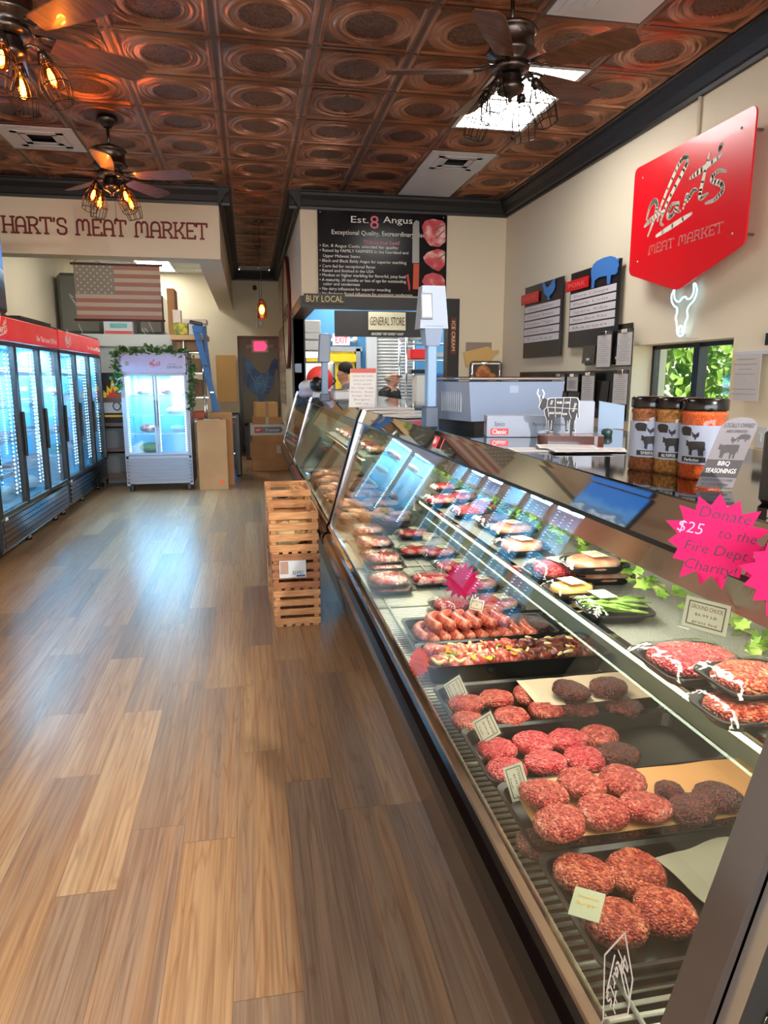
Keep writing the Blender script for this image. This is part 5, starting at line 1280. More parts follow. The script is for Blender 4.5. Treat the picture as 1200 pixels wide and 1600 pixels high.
# cling film box
p = ctp(766, 682); c0 = Vector((p.x + .115, p.y - .012, CT)); Us = Vector((.97, -.22, 0)).normalized(); Vs = Vector((.22, .97, 0)).normalized(); Ms = Matrix((Us, Vs, Z)).transposed()
o = MB().box(c0 + Z * .034, (.26, .09, .066), M=Ms, bev=.001).build('film_box', mat('box_white', (136, 144, 162), .6), origin=c0); tag(o, 'long white cardboard film box with a red label band in front of the scale', 'film box')
fr = (c0 - Vs * .0455 + Z * .034, Us, Z)
m = MB(); m.prism([(-.118, -.026), (-.062, -.026), (-.062, -.006), (-.118, -.006)], fr, 0, .0006); m.build('red_label', red, o)
text('Sysco', .02, mat('slate_ink', (60, 66, 84), .6), o, (fr[0] + Us * -.09 + Z * .009, Us, Z), d=.0003, lift=.0005, width=.032)
text('Classic', .02, wht_ink, o, (fr[0] + Us * -.09 + Z * -.016, Us, Z), d=.0003, lift=.001, width=.044)
text('Papel para envolver', .014, mat('slate_ink'), o, (fr[0] + Us * .065 + Z * .008, Us, Z), d=.0003, lift=.0005, width=.11, shear=.3)
fr2 = (c0 - Us * .1305 + Z * .034, -Vs, Z); text('Wrapping Film', .01, mat('slate_ink'), o, (fr2[0] + Z * .012, -Vs, Z), d=.0003, lift=.0005, width=.05)
MB().prism([(-.02, -.012), (.02, -.012), (0, .002)], fr2, .0003, .0008).build('red_mark', red, o)
o = MB().box(c0 + Us * .20 + Vs * .1 + Z * .055, (.07, .05, .11), M=Ms, bev=.004).build('white_case', mat('case_grey_white', (150, 156, 172), .4)); tag(o, 'white plastic case standing behind the cow sign', 'plastic case')
# things farther along the case tops
p = ctp(565, 637); Un = Vector((.96, -.27, 0)).normalized()
t = thing('sign_holder', 'slanted clear acrylic holder with a printed red-headed notice on the case top', 'sign holder', (p.x, p.y, CT))
fr = (Vector((p.x, p.y, CT)), Un, (Z + Vector((.07, .1, 0))).normalized())
MB().prism([(-.085, 0), (.085, 0), (.085, .245), (-.085, .245)], fr, -.003, -.0005).build('acrylic', glass('clear_acrylic'), t)
nb = MB().prism([(-.082, .003), (.082, .003), (.082, .242), (-.082, .242)], fr, 0, .001).build('notice', mat('notice_paper', (206, 204, 206), .6), t)
MB().prism([(-.08, .215), (.08, .215), (.08, .242), (-.08, .242)], fr, .001, .0015).build('red_heading', mat('notice_red', (196, 92, 84), .6), nb)
for k, (s, ww) in enumerate((('HOLIDAY MEAT ORDERS', .13), ('place your order', .12), ('at the counter', .11), ('Ribs - Chops - Steaks', .14), ('Briskets - Roasts', .14), ('Sausage - Bacon', .13), ('Burgers', .1), ('ask us', .08))):
    text(s, .016, mat('notice_grey', (120, 116, 122), .7), nb, (fr[0] + fr[2] * (.195 - .024 * k), fr[1], fr[2]), d=.0003, lift=.0012, width=ww)
MB().prism([(-.085, 0), (.085, 0), (.085, .1), (-.085, .1)], (Vector((p.x, p.y, CT + .001)), Un, -Vector((.27, .96, 0)) * -1), 0, .003).build('foot', glass('clear_acrylic'), t)
for k, (px, py, w_, l_, lab) in enumerate(((590, 640, .3, .2, 'white papers under the clear notice holder'), (635, 652, .25, .22, 'scattered papers with purple print near the pole display'), (610, 646, .2, .18, 'white paper pile between notice holder and pole display'))):
    p = ctp(px, py); o = MB().box((p.x + .05, p.y, CT + .006 + .001 * k), (w_, l_, .008), rz=.3 * k).build('paper_pile', paper); tag(o, lab, 'paper pile')
def pole_scale(p, lab, s=1.):
    t = thing('counter_scale', lab, 'scale', p); p = Vector(p)
    MB().box(p + Z * .05, (.3 * s, .28, .07), bev=.01).build('housing', white, t); MB().box(p + Z * .015, (.26 * s, .24, .03)).build('base', black, t)
    MB().box(p + Z * .092, (.30 * s, .28, .01), bev=.003).build('plate', chrome, t)
    return t
p = ctp(528, 628); pole_scale((p.x + .12, p.y + .1, CT), 'white counter scale on the case top behind the notice holder')
q = ctp(508, 627); q = Vector((q.x, q.y, CT)); t = thing('pole_display', 'slim white pole display left of the notice holder in the pass-through', 'pole display', q)
MB().box(q + Z * .03, (.08, .08, .06), bev=.006).build('foot', pdark, t); MB().box(q + Z * .18, (.05, .05, .26), bev=.005).build('pole', mat('pale_blue_grey'), t); MB().box(q + Z * .41, (.09, .08, .22), M=Matrix.Rotation(.06, 3, 'Y'), bev=.008).build('display_head', pg, t)
q = ctp(470, 621); o = MB().box((q.x + .08, q.y + .3, CT + .035), (.16, .2, .07), bev=.02).build('card_reader', mat('lilac_grey', (160, 166, 200), .5)); tag(o, 'small lilac-grey box on the far case top by the dark post', 'small box')
o = MB().ball((q.x + .12, q.y + .6, CT + .09), (.1, .12, .07)).build('kitchen_hat', white); tag(o, 'white cap lying behind the lilac-grey box on the far case top', 'cap')
q = ctp(488, 621); t = thing('kitchen_hat', 'black chef cap shape on white stand left of the slim pole display', 'cap', (q.x + .05, q.y, CT))
MB().lathe([(0, 0), (.05, 0), (.05, .02), (.035, .06), (.0, .06)], (q.x + .05, q.y, CT), 14).build('stand', white, t); MB().ball((q.x + .05, q.y, CT + .12), (.075, .1, .075)).build('cap', black, t)
# right edge of the case top: bag with tags
p = ctp(1170, 790)
t = thing('gift_bag', 'black gusseted bag with small brick-like tags at the right edge of the case top', 'bag', (p.x + .04, p.y, CT))
MB().box((p.x + .06, p.y, CT + .055), (.05, .06, .11), rz=.4, bev=.006).build('bag', black, t)
m = MB()
for k in range(5): m.box((p.x + .032, p.y - .012, CT + .012 + .014 * k), (.004, .016, .011), rz=.4)
m.build('tag', mat('tag_pink', (222, 190, 178), .6), t)
o = MB().box((p.x + .075, p.y - .06, CT + .05), (.05, .05, .10), rz=.5, bev=.003).build('carton', mat('blue_white', (200, 214, 236), .5)); tag(o, 'blue-white carton at the far right edge of the case top', 'carton')
o = MB().lathe([(0, 0), (.016, 0), (.018, .018), (.012, .024), (0, .026)], (ctp(948, 682).x, ctp(948, 682).y, CT), 14).build('bottle_cap', mat('dark_green', (36, 60, 60), .4)); tag(o, 'small dark green round cap on the case top beside the pale binder', 'cap')
# tan worktop along the right wall
t = thing('work_counter', 'tan laminate worktop along the right wall under the window', 'worktop', (2.75, 2.6, 0))
B('worktop', mat('tan_laminate', (206, 176, 132), .35, var=((196, 164, 118), 4, 3)), t, 2.42, 3.02, .4, 5.3, .98, 1.02, .004); B('cabinet_front', cream, t, 2.46, 3.02, .42, 5.28, 0, .98)

# ---------------- right wall ----------------
RW = 3.03
def rw(px, py, x=RW): return onx(px, py, x)
def quad_on(mb, x, pts, th, mi=0):   # outline given as photo points on the wall plane
    ps = [rw(a, b, x) for a, b in pts]; return mb.prism([(-q.y, q.z) for q in ps], (Vector((x, 0, 0)), -Y, Z), 0, th, mi)
# window: frame, glass
t = tag(MB().bx(3.20, 3.25, wy0, wy0 + .03, wz0, wz1).bx(3.20, 3.25, wy1 - .035, wy1, wz0, wz1).bx(3.20, 3.25, wy0, wy1, wz0, wz0 + .05).bx(3.20, 3.25, wy0, wy1, wz1 - .03, wz1).bx(3.19, 3.26, 4.68, 4.75, wz0, wz1).build('window_1', black), kind='structure')
pn = MB().bx(3.222, 3.226, wy0 + .04, wy1 - .04, wz0 + .04, wz1 - .04).build('pane', case_glass, t)
# red shield sign
sx = 2.90
cs = [(995, 262), (1186, 166), (1173, 376), (1051, 456), (986, 431)]
P = [rw(a, b, sx) for a, b in cs]; P2 = [(-q.y, q.z) for q in P]
# make it a regular shield: equal vertical sides
ul, ur = P2[0][0], P2[1][0]; zt = (P2[0][1] + P2[1][1]) / 2; zb = (P2[4][1] + P2[2][1]) / 2; zt_ = P2[3][1]; um = (ul + ur) / 2 + .0
def rounded(poly, r, n=4):
    out = []
    for i in range(len(poly)):
        a, b, c = Vector(poly[i - 1]), Vector(poly[i]), Vector(poly[(i + 1) % len(poly)])
        d1 = (a - b).normalized(); d2 = (c - b).normalized(); p1 = b + d1 * r; p2 = b + d2 * r
        for k in range(n + 1): s = k / n; out.append(tuple(p1 * (1 - s) ** 2 + b * 2 * s * (1 - s) + p2 * s * s))
    return out
shield = rounded([(ul, zt), (ur, zt), (ur, zb), (um, zt_), (ul, zb)], .05)
fr = (Vector((sx, 0, 0)), -Y, Z)
t = thing('shield_sign', 'large red shield-shaped metal sign standing off the right wall', 'wall sign', (sx, -um, zt_))
sg = MB().prism(shield, fr, 0, .012).build('plate', mat('sign_red', (226, 6, 28), .3, coat=.15, bump=(50, .03)), t)
sc = (ur - ul)
m = MB()
HX = [[(.10, .52), (.13, .66), (.18, .72), (.22, .66), (.20, .5), (.13, .3)], [(.08, .44), (.17, .5), (.3, .54)],
      [(.24, .45), (.27, .62), (.42, .98), (.5, 1.08), (.54, 1.02), (.5, .92), (.34, .62), (.28, .42), (.31, .37)],
      [(.47, .57), (.40, .58), (.36, .5), (.37, .44), (.42, .46), (.47, .56), (.465, .48), (.5, .46)],
      [(.53, .48), (.56, .62), (.57, .56), (.62, .64), (.66, .63)],
      [(.76, .98), (.70, .6), (.71, .52), (.77, .54)], [(.58, .80), (.7, .84), (.88, .90)], [(.87, 1.02), (.85, .95)],
      [(.93, .70), (.86, .74), (.80, .68), (.90, .58), (.91, .50), (.84, .44), (.76, .44)], [(.24, .26), (.62, .38)]]
for i, pts in enumerate(HX):
    pts = [(q.x, q.y) for q in smooth_([(a_, b_, 0) for a_, b_ in pts], 4)]
    ww = [.021 * sc * (0.55 + .8 * math.sin(PI * (k + .5) / len(pts))) for k in range(len(pts))]
    m.stroke([(ul + sc * (.08 + .80 * x), zb + (zt - zb) * (.10 + .72 * y)) for x, y in pts], ww, fr, .0122, .0135)
m.build('script_lettering', mat('cutout_cream', (222, 216, 200), .6), sg)
slab('MEAT MARKET', (Vector((sx, 0, zb + (zt - zb) * .13)), -Y, Z), ul + sc * .2, ul + sc * .82, .075, .011, .0015, mat('cutout_shadow', (150, 26, 34), .6), 'small_lettering', sg) if 0 else None
o2 = slab('MEAT MARKET', (Vector((sx - .0122, 0, zb + (zt - zb) * .14)), -Y, Z), ul + sc * .2, ul + sc * .84, .058, .008, .0012, mat('cutout_rose', (196, 120, 112), .6), 'slab_lettering', sg)  # letter colour mixes the cream cut-outs with the shadow inside them
m = MB()
for u, v in ((.09, .88), (.91, .88), (.09, .1), (.91, .1)):
    c = Vector((sx, -(ul + sc * u), zb + (zt - zb) * v)); m.tube([c + X * .13, c - X * .016], .008, 8)
m.build('standoff', bsteel, t)
# conduit above the sign
o = MB().tube([(3.015, rw(1095, 140, 3.015).y, 3.40), (3.015, rw(1095, 140, 3.015).y, 2.2)], .012, 8).build('conduit', cream); tag(o, 'thin painted conduit running down the wall behind the red sign', 'conduit')
# neon bull skull
neon = mat('neon_tube', (200, 238, 255), .3, emit=1.1, ecol=(170, 228, 255))
NB = [(.10, .98), (.0, .86), (.03, .72), (.16, .62), (.26, .58), (.28, .48), (.24, .38), (.30, .26), (.34, .08), (.42, .0), (.56, .0), (.62, .08), (.64, .24), (.72, .36), (.68, .48), (.74, .58), (.92, .68), (1.0, .84), (.94, .98), (.86, 1.0), (.88, .86), (.80, .74), (.66, .72), (.56, .78), (.44, .76), (.34, .70), (.22, .72), (.12, .80), (.10, .98)]
c0_ = rw(1047, 522, 3.0); c1_ = rw(1090, 456, 3.0); wn_, hn_ = abs(c1_.y - c0_.y), .34
t = thing('neon_skull', 'glowing white-blue neon bull skull on the wall below the red sign', 'neon sign', (3.0, c0_.y, 1.83))
pts = [(2.99, c0_.y - a * wn_ * 1.02, 1.84 + b * .335) for a, b in NB]
MB().tube(smooth_(pts), .0062, 7).tube(smooth_([(2.99, c0_.y - a * wn_ * 1.02, 1.84 + b * .335) for a, b in ((.42, .05), (.40, .14), (.46, .2), (.54, .16), (.53, .05))]), .006, 7).build('tube', neon, t)
MB().tube(smooth_([(2.985, c0_.y - .12, 1.86), (3.0, c0_.y - .2, 1.82), (3.015, c0_.y - .32, 1.815)]), .003, 5).build('cable', white, t)
m = MB()
for a, b in ((.2, .72), (.8, .74), (.5, .02)): m.tube([(3.03, c0_.y - a * wn_, 1.84 + b * .335), (2.99, c0_.y - a * wn_, 1.84 + b * .335)], .004, 6)
m.build('wall_clip', white, t)
# menu boards
pale = mat('pale_strip', (214, 210, 214), .6); boardb = mat('board_black', (26, 26, 30), .3)
blu = mat('cutout_blue', (64, 124, 200), .5)
def menu(pts, tabpts, tabtext, shape, spts, strips, label, band):
    x = 2.99; m = MB(); quad = [rw(a, b, x) for a, b in pts]
    y1 = max(q.y for q in quad); y0 = min(q.y for q in quad); z0 = (quad[2].z + quad[3].z) / 2; z1 = (quad[0].z + quad[1].z) / 2
    t = thing('menu_board', label, 'menu board', (x, (y0 + y1) / 2, z0), group='black menu boards on the right wall')
    fr = (Vector((x, y1, z0)), -Y, Z); w, h = y1 - y0, z1 - z0
    MB().prism([(0, 0), (w, 0), (w, h), (0, h)], fr, 0, .008).build('board', boardb, t)
    MB().prism([(0, 0), (w, 0), (w, h), (0, h)], (Vector((3.03, y1, z0)), -Y, Z), 0, .0) if 0 else None
    m = MB()
    for k in range(strips): v = h * (.72 - .105 * k) - .0; m.prism([(.02 * w, v - h * .085), (.94 * w, v - h * .085), (.94 * w, v), (.02 * w, v)], fr, .009, .012)
    m.build('price_strip', pale, t)
    for k in range(strips):
        text(band[k], h * .05, mat('strip_ink', (176, 150, 150), .7), t, (fr[0] - Y * (w * .45) + Z * (h * (.72 - .105 * k) - h * .042) - X * .012, -Y, Z), d=.0004, width=w * .7)
    tb = MB().prism([(-.06 * w, h * .76), (.42 * w, h * .76), (.42 * w, h * .9), (-.06 * w, h * .9)], fr, .02, .028).build('red_tab', red, t)
    text(tabtext, h * .085, mat('tab_ink', (244, 120, 110), .6), tb, (fr[0] - Y * (w * .18) + Z * h * .83 - X * .028, -Y, Z), d=.0006, width=w * .36)
    m = MB(); sil(m, shape, fr, spts[2] * w, spts[3] * h, .016, .022, u0=spts[0] * w, v0=spts[1] * h); m.build('animal_cutout', blu, t)
    return t
menu([(822, 450), (880, 432), (877, 555), (823, 560)], 0, 'POULTRY', [(a, b) for a, b in HEN2], (.5, .74, .32, .26), 5, 'black poultry menu board with blue rooster cutout and red tab on the right wall', ['Whole Chicken', 'Chicken Breast', 'Chicken Thighs', 'Chicken Wings', 'Turkey'])
menu([(894, 428), (973, 403), (965, 520), (892, 557)], 0, 'PORK', PIG, (.46, .72, .52, .34), 5, 'black pork menu board with blue pig cutout and red tab on the right wall', ['Pork Chops', 'Pork Loin', 'Spare Ribs', 'Baby Back Ribs', 'Bacon'])
# clipboards on racks
acry = mat('smoky_rack', (34, 32, 32), .2, spec=.6)
def rack(y0, y1, z0, z1, label):
    t = thing('document_rack', label, 'wall rack', (3.0, (y0 + y1) / 2, z0)); B('back_plate', acry, t, 3.01, 3.025, y0, y1, z0, z1)
    n = max(2, round((y1 - y0) / .26)); m = MB()
    for k in range(n): a = y0 + (y1 - y0) * k / n; m.box((2.985, a + (y1 - y0) / n / 2, (z0 + z1) / 2 - .03), (.01, (y1 - y0) / n * .9, (z1 - z0) * .72), M=Matrix.Rotation(.06, 3, 'Y'), bev=.003)
    m.build('pocket', acry, t); m = MB()
    for k in range(n): a = y0 + (y1 - y0) * (k + .5) / n; m.box((2.975, a, z0 + .05), (.004, .06, .02))
    m.build('label_tab', pale, t); return t
a, b = rw(815, 583), rw(986, 583); rack(b.y, a.y, 1.2, 1.61, 'long black document rack in a row under the menu boards')
a, b = rw(919, 520), rw(990, 515); rack(b.y, a.y, 1.66, 1.98, 'upper black document rack left of the window')
def clipboard(px0, px1, py0, py1, label, x=2.955, lean=0.):
    a = rw(px0, py1, x); b = rw(px1, py0, x); y1, y0 = a.y, b.y; z0 = min(a.z, rw(px1, py1, x).z); z1 = (b.z + rw(px0, py0, x).z) / 2
    t = thing('clipboard', label, 'clipboard', (x, (y0 + y1) / 2, z0), group='clipboards with order sheets on the right wall')
    B('board', mat('clip_brown', (60, 52, 48), .5), t, x, x + .005, y0, y1, z0, z1); B('order_sheet', paper, t, x - .004, x, y0 + .01, y1 - .01, z0 + .01, z1 - .03)
    MB().box((x - .008, (y0 + y1) / 2, z1 - .015), (.012, .08, .03), bev=.003).build('clip', chrome, t)
    m = MB(); n = 12
    for k in range(n): m.box((x - .0045, (y0 + y1) / 2 + .005 * math.sin(k * 5), z1 - .06 - (z1 - z0 - .09) * k / n), (.0006, (y1 - y0) * (.7 if k % 3 else .45), .004))
    m.build('writing', mat('grey_ink'), t)
for k, (a, b, c, d, lab) in enumerate(((862, 883, 584, 612, 'clipboard in the long rack, partly behind the cow sign'), (885, 904, 584, 612, 'clipboard in the long rack just right of the cow sign'), (907, 930, 582, 636, 'tall clipboard in the long rack between the cow sign and the pale binder'), (956, 983, 578, 632, 'thick clipboard at the right end of the long rack above the binder'), (931, 957, 518, 575, 'left clipboard of the two in the upper rack beside the window'), (962, 990, 514, 572, 'right clipboard of the two in the upper rack beside the window'))):
    clipboard(a, b, c, d, lab)
# order list hanging from a white rail at the right
a, b = rw(1150, 556, 3.0), rw(1215, 545, 3.0)
t = thing('ticket_rail', 'white ticket rail with a hanging sheet on the wall right of the window', 'ticket rail', (3.0, (a.y + b.y) / 2, 1.69)); B('rail', white, t, 2.99, 3.03, b.y, a.y, 1.685, 1.71, .003)
a, b = rw(1151, 562, 2.985), rw(1190, 560, 2.985); o = B('order_sheet', paper, t, 2.983, 2.986, b.y, a.y, 1.41, 1.69)
m = MB()
for k in range(8): m.box((2.982, (a.y + b.y) / 2 + .02, 1.66 - .03 * k), (.0006, (.16, .2, .1, .17, .0, .0, .2, .2)[k] + .01, .004))
m.build('writing', mat('grey_ink'), t)
a = rw(1188, 690, 3.02); t = thing('light_switch', 'white wall switch plate on the right wall above the tan worktop', 'switch', (3.02, a.y, a.z)); B('plate', white, t, 3.018, 3.03, a.y - .05, a.y + .05, a.z - .04, a.z + .09, .003); B('toggle', white, t, 3.010, 3.018, a.y - .012, a.y + .012, a.z, a.z + .05, .002)
a = rw(1200, 530, 3.02); o = MB().box((3.02, a.y - .02, a.z), (.03, .05, .07)).build('thermostat', black); tag(o, 'small black thermostat at the right edge of the wall above the ticket rail', 'thermostat')
# corner pieces on the back wall: cutting board picture and dark frame
c = ony(758, 556, 8.25); t = thing('cutting_board', 'pale wooden cutting board with handle mounted askew on the back wall corner', 'cutting board', c)
fr = (Vector((c.x - .04, 8.32, c.z)), Vector((.97, 0, .22)).normalized(), Vector((-.22, 0, .97)).normalized())
MB().prism(rounded([(-.2, -.09), (.12, -.09), (.16, -.03), (.24, -.02), (.24, .02), (.16, .03), (.12, .09), (-.2, .09)], .015), fr, 0, .02).build('board', mat('pale_wood', (216, 176, 110), .5), t)
MB().bx(c.x - .22, c.x + .1, 8.315, 8.325, c.z + .0, c.z + .16).build('backing_sign', mat('taupe', (150, 134, 124), .6), t)
c = ony(762, 580, 8.2); t = thing('framed_picture', 'dark rounded frame with golden roast chicken shape below the cutting board', 'framed picture', c)
fr = (Vector((c.x, 8.28, c.z)), X, Z); MB().prism(rounded([(-.2, -.2), (.2, -.2), (.2, .12), (-.2, .12)], .05), fr, 0, .02).build('frame', mat('charcoal', (62, 64, 62), .5), t)
MB().ball((c.x - .04, 8.25, c.z - .02), (.1, .03, .09)).ball((c.x + .07, 8.25, c.z - .08), (.07, .03, .06)).build('roast', mat('roast_gold', (206, 150, 90), .5, var=((170, 90, 50), 14, 3)), t)

# trees outside the right window
tl = mat('tree_leaves', (112, 158, 52), .6, var=((176, 206, 96), 6, 3)); bark = mat('bark', (92, 74, 58), .9, bump=(20, .6))
def tree(x, y, h, r, seed, label):
    rn = random.Random(seed); t = thing('shade_tree', label, 'tree', (x, y, -.3))
    m = MB(); m.tube([(x, y, -.3), (x + .1, y + .05, h * .4), (x - .05, y, h * .8)], [.16, .12, .06], 8)
    for k in range(6): a = rn.uniform(0, 6.28); m.tube([(x, y, h * (.25 + .08 * k)), (x + r * .6 * math.cos(a), y + r * .6 * math.sin(a), h * (.45 + .08 * k))], [.06, .02], 6)
    m.build('trunk', bark, t); m = MB()
    for k in range(2600):
        a, b, c = rn.gauss(0, 1), rn.gauss(0, 1), rn.gauss(0, 1); l = math.sqrt(a * a + b * b + c * c); s = r * rn.uniform(.55, 1.05) / l
        p = Vector((x + a * s, y + b * s, h * .62 + c * s * .8)); R = Euler((rn.uniform(0, 6), rn.uniform(0, 6), 0)).to_matrix(); z = rn.uniform(.05, .11)
        m.add([p + R @ Vector(q) * z for q in ((-.5, -1, 0), (.5, -1, 0), (.7, 0, .1), (0, 1.2, 0), (-.7, 0, .1))], [(0, 1, 2, 3, 4)])
    m.build('crown', tl, t)
for k, (x, y, h, r) in enumerate(((6.4, 6.2, 3.2, 1.5), (7.4, 9.6, 3.8, 1.9), (10.4, 8.2, 4.4, 2.2), (11, 12.5, 5, 2.6), (9.4, 4.6, 4, 1.7))):
    tree(x, y, h, r, k, 'sunlit green tree outside the window, %s from the glass' % ORD[k])
tag(MB().bx(3.4, 40, -20, 40, -.5, -.3).build('ground', mat('lawn', (128, 142, 84), .9, var=((170, 160, 120), 1, 3))), kind='structure')
# ---------------- back wall board and pass-through ----------------
def BW(px, py, y=8.31): return ony(px, py, y)
t = thing('meat_poster', 'large black poster with knife and raw steaks above the pass-through', 'poster', (1.56, 8.32, 2.48))
x0, x1, z0, z1 = .81, 2.305, 2.48, 3.385
pb = B('panel', mat('poster_black', (14, 13, 16), .2, spec=.22), t, x0, x1, 8.305, 8.325, z0, z1)
def ptxt(s, px, py, size, m=wht_ink, width=None, align='CENTER', **k):
    p = BW(px, py, 8.305); return text(s, size, m, pb, (p, X, Z), d=.001, lift=.001, width=width, align=align, **k)
ptxt('Est.', 562, 343, .1, width=.2); ptxt('8', 585, 347, .2, mat('poster_pink', (236, 120, 140), .5), width=.1); ptxt('Angus', 622, 344, .1, width=.34)
ptxt('Exceptional Quality, Extraordinary Flavor', 596, 365, .07, width=1.14)
ptxt('This is our beef', 596, 379, .06, mat('poster_pink'), width=.42)
rows = [('\u2022 Est. 8 Angus Cattle selected for quality', 384, .9), ('\u2022 Raised by FAMILY FARMERS in the heartland and', 391.5, 1.02), ('   Upper Midwest States', 400, .42), ('\u2022 Black and Black Baldy Angus for superior marbling', 407.5, 1.0), ('\u2022 Corn fed for exceptional flavor', 416, .64), ('\u2022 Raised and finished in the USA', 423, .62), ('\u2022 Modest or higher marbling for flavorful, juicy beef', 430, 1.0), ('\u2022 A maturity, 30 months or less of age for outstanding', 437.5, 1.0), ('   color and tenderness', 444, .42), ('\u2022 No dairy influences for superior muscling', 451.5, .82), ('\u2022 No Brahman Breed influences for consistent tenderness', 459, 1.08)]
for s, py, wd in rows:
    p = BW(499, py - 1, 8.305); text(s, .046, wht_ink, pb, (p, X, Z), d=.001, lift=.001, width=wd, align='LEFT')
m = MB(); kf = lambda a: [(q.x, q.z) for q in (BW(*p, 8.305) for p in a)]; fr = (Vector((0, 8.305, 0)), X, Z)
m.prism(kf([(645, 350), (650, 344), (655, 346), (655, 411), (644, 411)]), fr, .001, .003); m.build('knife_blade', mat('knife_steel', (150, 148, 146), .4, .3), pb)
m = MB(); m.prism(kf([(646, 412), (655, 412), (654, 452), (645, 452)]), fr, .001, .004); m.build('knife_handle', mat('knife_handle', (206, 74, 36), .5), pb)
m = MB(); m.prism(kf([(635, 430), (638, 428), (641, 450), (639, 455)]), fr, .001, .003); m.build('chili', red, pb)
stk = meat_material('poster_steak', (184, 30, 50), (214, 84, 92), (246, 214, 208), 5, .5, .05, .6, grain=.0)
for pts in ([(659, 354), (664, 345), (676, 342), (692, 345), (696, 350), (696, 378), (686, 386), (672, 384), (664, 374)], [(661, 402), (668, 394), (684, 389), (695, 392), (695, 414), (686, 424), (676, 420), (664, 410)], [(659, 440), (664, 430), (676, 426), (690, 430), (695, 438), (695, 452), (684, 456), (668, 452)]):
    m = MB(); m.prism(rounded(kf(pts), .015), fr, .001, .004); m.build('steak_print', stk, pb)
m = MB()
for a in (((678, 360), (692, 352)), ((682, 372), (694, 360)), ((686, 404), (696, 396))): m.stroke(kf(a), .012, fr, .004, .005)
m.build('herb_print', mat('herb', (70, 96, 60), .6), pb)
m = MB()
for a in ((500, 331), (693, 340), (500, 457), (693, 462)): p = BW(*a, 8.305); m.tube([p, p - Y * .006], .008, 8)
m.build('screw', chrome, pb)
# black trim round the opening
o = tag(MB().bx(.60, 2.47, 8.29, 8.47, 2.33, 2.46).bx(2.33, 2.47, 8.29, 8.47, 1.0, 2.33).bx(.60, .78, 8.47, 10.02, 2.33, 2.46).bx(.60, .78, 10.0, 10.18, 0, 2.46).build('trim_3', blackp), kind='structure')
o = MB().bx(.60, .602, 0, 0, 0, 0) if 0 else None
t = thing('buy_local_sign', 'small dark sign with cream letters reading buy local on the black header', 'sign', (.83, 8.28, 2.38)); p = BW(507, 467, 8.285)
B('plate', mat('plate_olive', (58, 52, 40), .5), t, p.x - .235, p.x + .235, 8.27, 8.288, p.z - .055, p.z + .055); text('BUY LOCAL', .1, mat('cream_ink', (236, 222, 170), .6), t, (Vector((p.x, 8.27, p.z)), X, Z), d=.002, width=.42)
# vertical ice cream sign on the right jamb
p = BW(708, 525, 8.28); t = thing('ice_cream_sign', 'narrow brown vertical ice cream sign on the right black jamb', 'sign', (p.x, 8.28, p.z - .2)); B('plate', mat('plate_brown', (104, 40, 34), .5), t, p.x - .035, p.x + .035, 8.27, 8.288, p.z - .21, p.z + .21)
text('ICE CREAM', .06, mat('cream_ink'), t, (Vector((p.x, 8.27, p.z)), -Z, X), d=.002, width=.34)
p = BW(471, 575, 9.99); o = MB().bx(.63, .72, 9.985, 9.995, p.z - .06, p.z + .06).build('taped_notice', mat('notice_blue', (150, 170, 196), .6)); tag(o, 'small pale notice taped to the dark corridor post', 'notice')
# round sign on the corridor wall
t = thing('round_wall_sign', 'large round sign with dark red rim on the corridor wall seen almost edge-on', 'wall sign', (.6, 10.95, 1.6))
c = Vector((.60, 11.1, 2.5)); fr = (c, -Y, Z)
MB().prism([(.80 * math.cos(a * PI / 24), .80 * math.sin(a * PI / 24)) for a in range(48)], fr, 0, .015).build('disc', cream, t)
m = MB(); m.tube([c + Vector((-.015, .80 * math.cos(a * PI / 24), .80 * math.sin(a * PI / 24))) for a in range(48)], .02, 6, closed=True); m.build('rim', mat('oxblood', (110, 44, 38), .5), t)
text('MEATS', .3, mat('oxblood'), t, (c - X * .016, -Y, Z), d=.003, width=1.1)
m = MB()
for k in range(4): B('panel', mat('whitewash', (196, 186, 168), .7), t, .60, .61, 12.1 + .5 * k, 12.5 + .5 * k, 1.4 - .1 * k, 2.3) if 0 else None
for k in range(3):
    y = 12.3 + .6 * k; o = MB().bx(.585, .617, y, y + .34, 1.1, 2.4).build('wall_plank_sign', mat('whitewash', (186, 176, 158), .7, var=((120, 104, 92), 6, 3))); tag(o, 'whitewashed vertical plank sign on the corridor wall, %s beyond the round sign' % ORD[k], 'plank sign', 'plank signs in the corridor')

# ---------------- work room seen through the opening ----------------
t = thing('general_store_banner', 'wide dark hanging panel with a cream general store sign in the work room', 'hanging sign', (1.9, 10.0, 2.12))
B('panel', mat('panel_charcoal', (44, 42, 42), .5), t, 1.19, 2.72, 10.0, 10.03, 2.11, 2.46)
s = B('cream_sign', mat('sign_cream', (206, 198, 168), .6), t, 1.66, 2.19, 9.975, 9.995, 2.20, 2.445, .004)
text('GENERAL STORE', .16, mat('sign_brown', (62, 46, 36), .6), s, (Vector((1.925, 9.975, 2.325)), X, Z), d=.002, width=.49)
s = B('lower_strip', mat('strip_dark', (36, 32, 30), .5), t, 1.68, 2.18, 9.975, 9.995, 2.115, 2.185)
text('GROCERIES * DRY GOODS * CANDY', .05, wht_ink, s, (Vector((1.93, 9.975, 2.15)), X, Z), d=.002, width=.46)
exitr = mat('exit_red_lit', (255, 40, 60), .4, emit=3., ecol=(255, 30, 60))
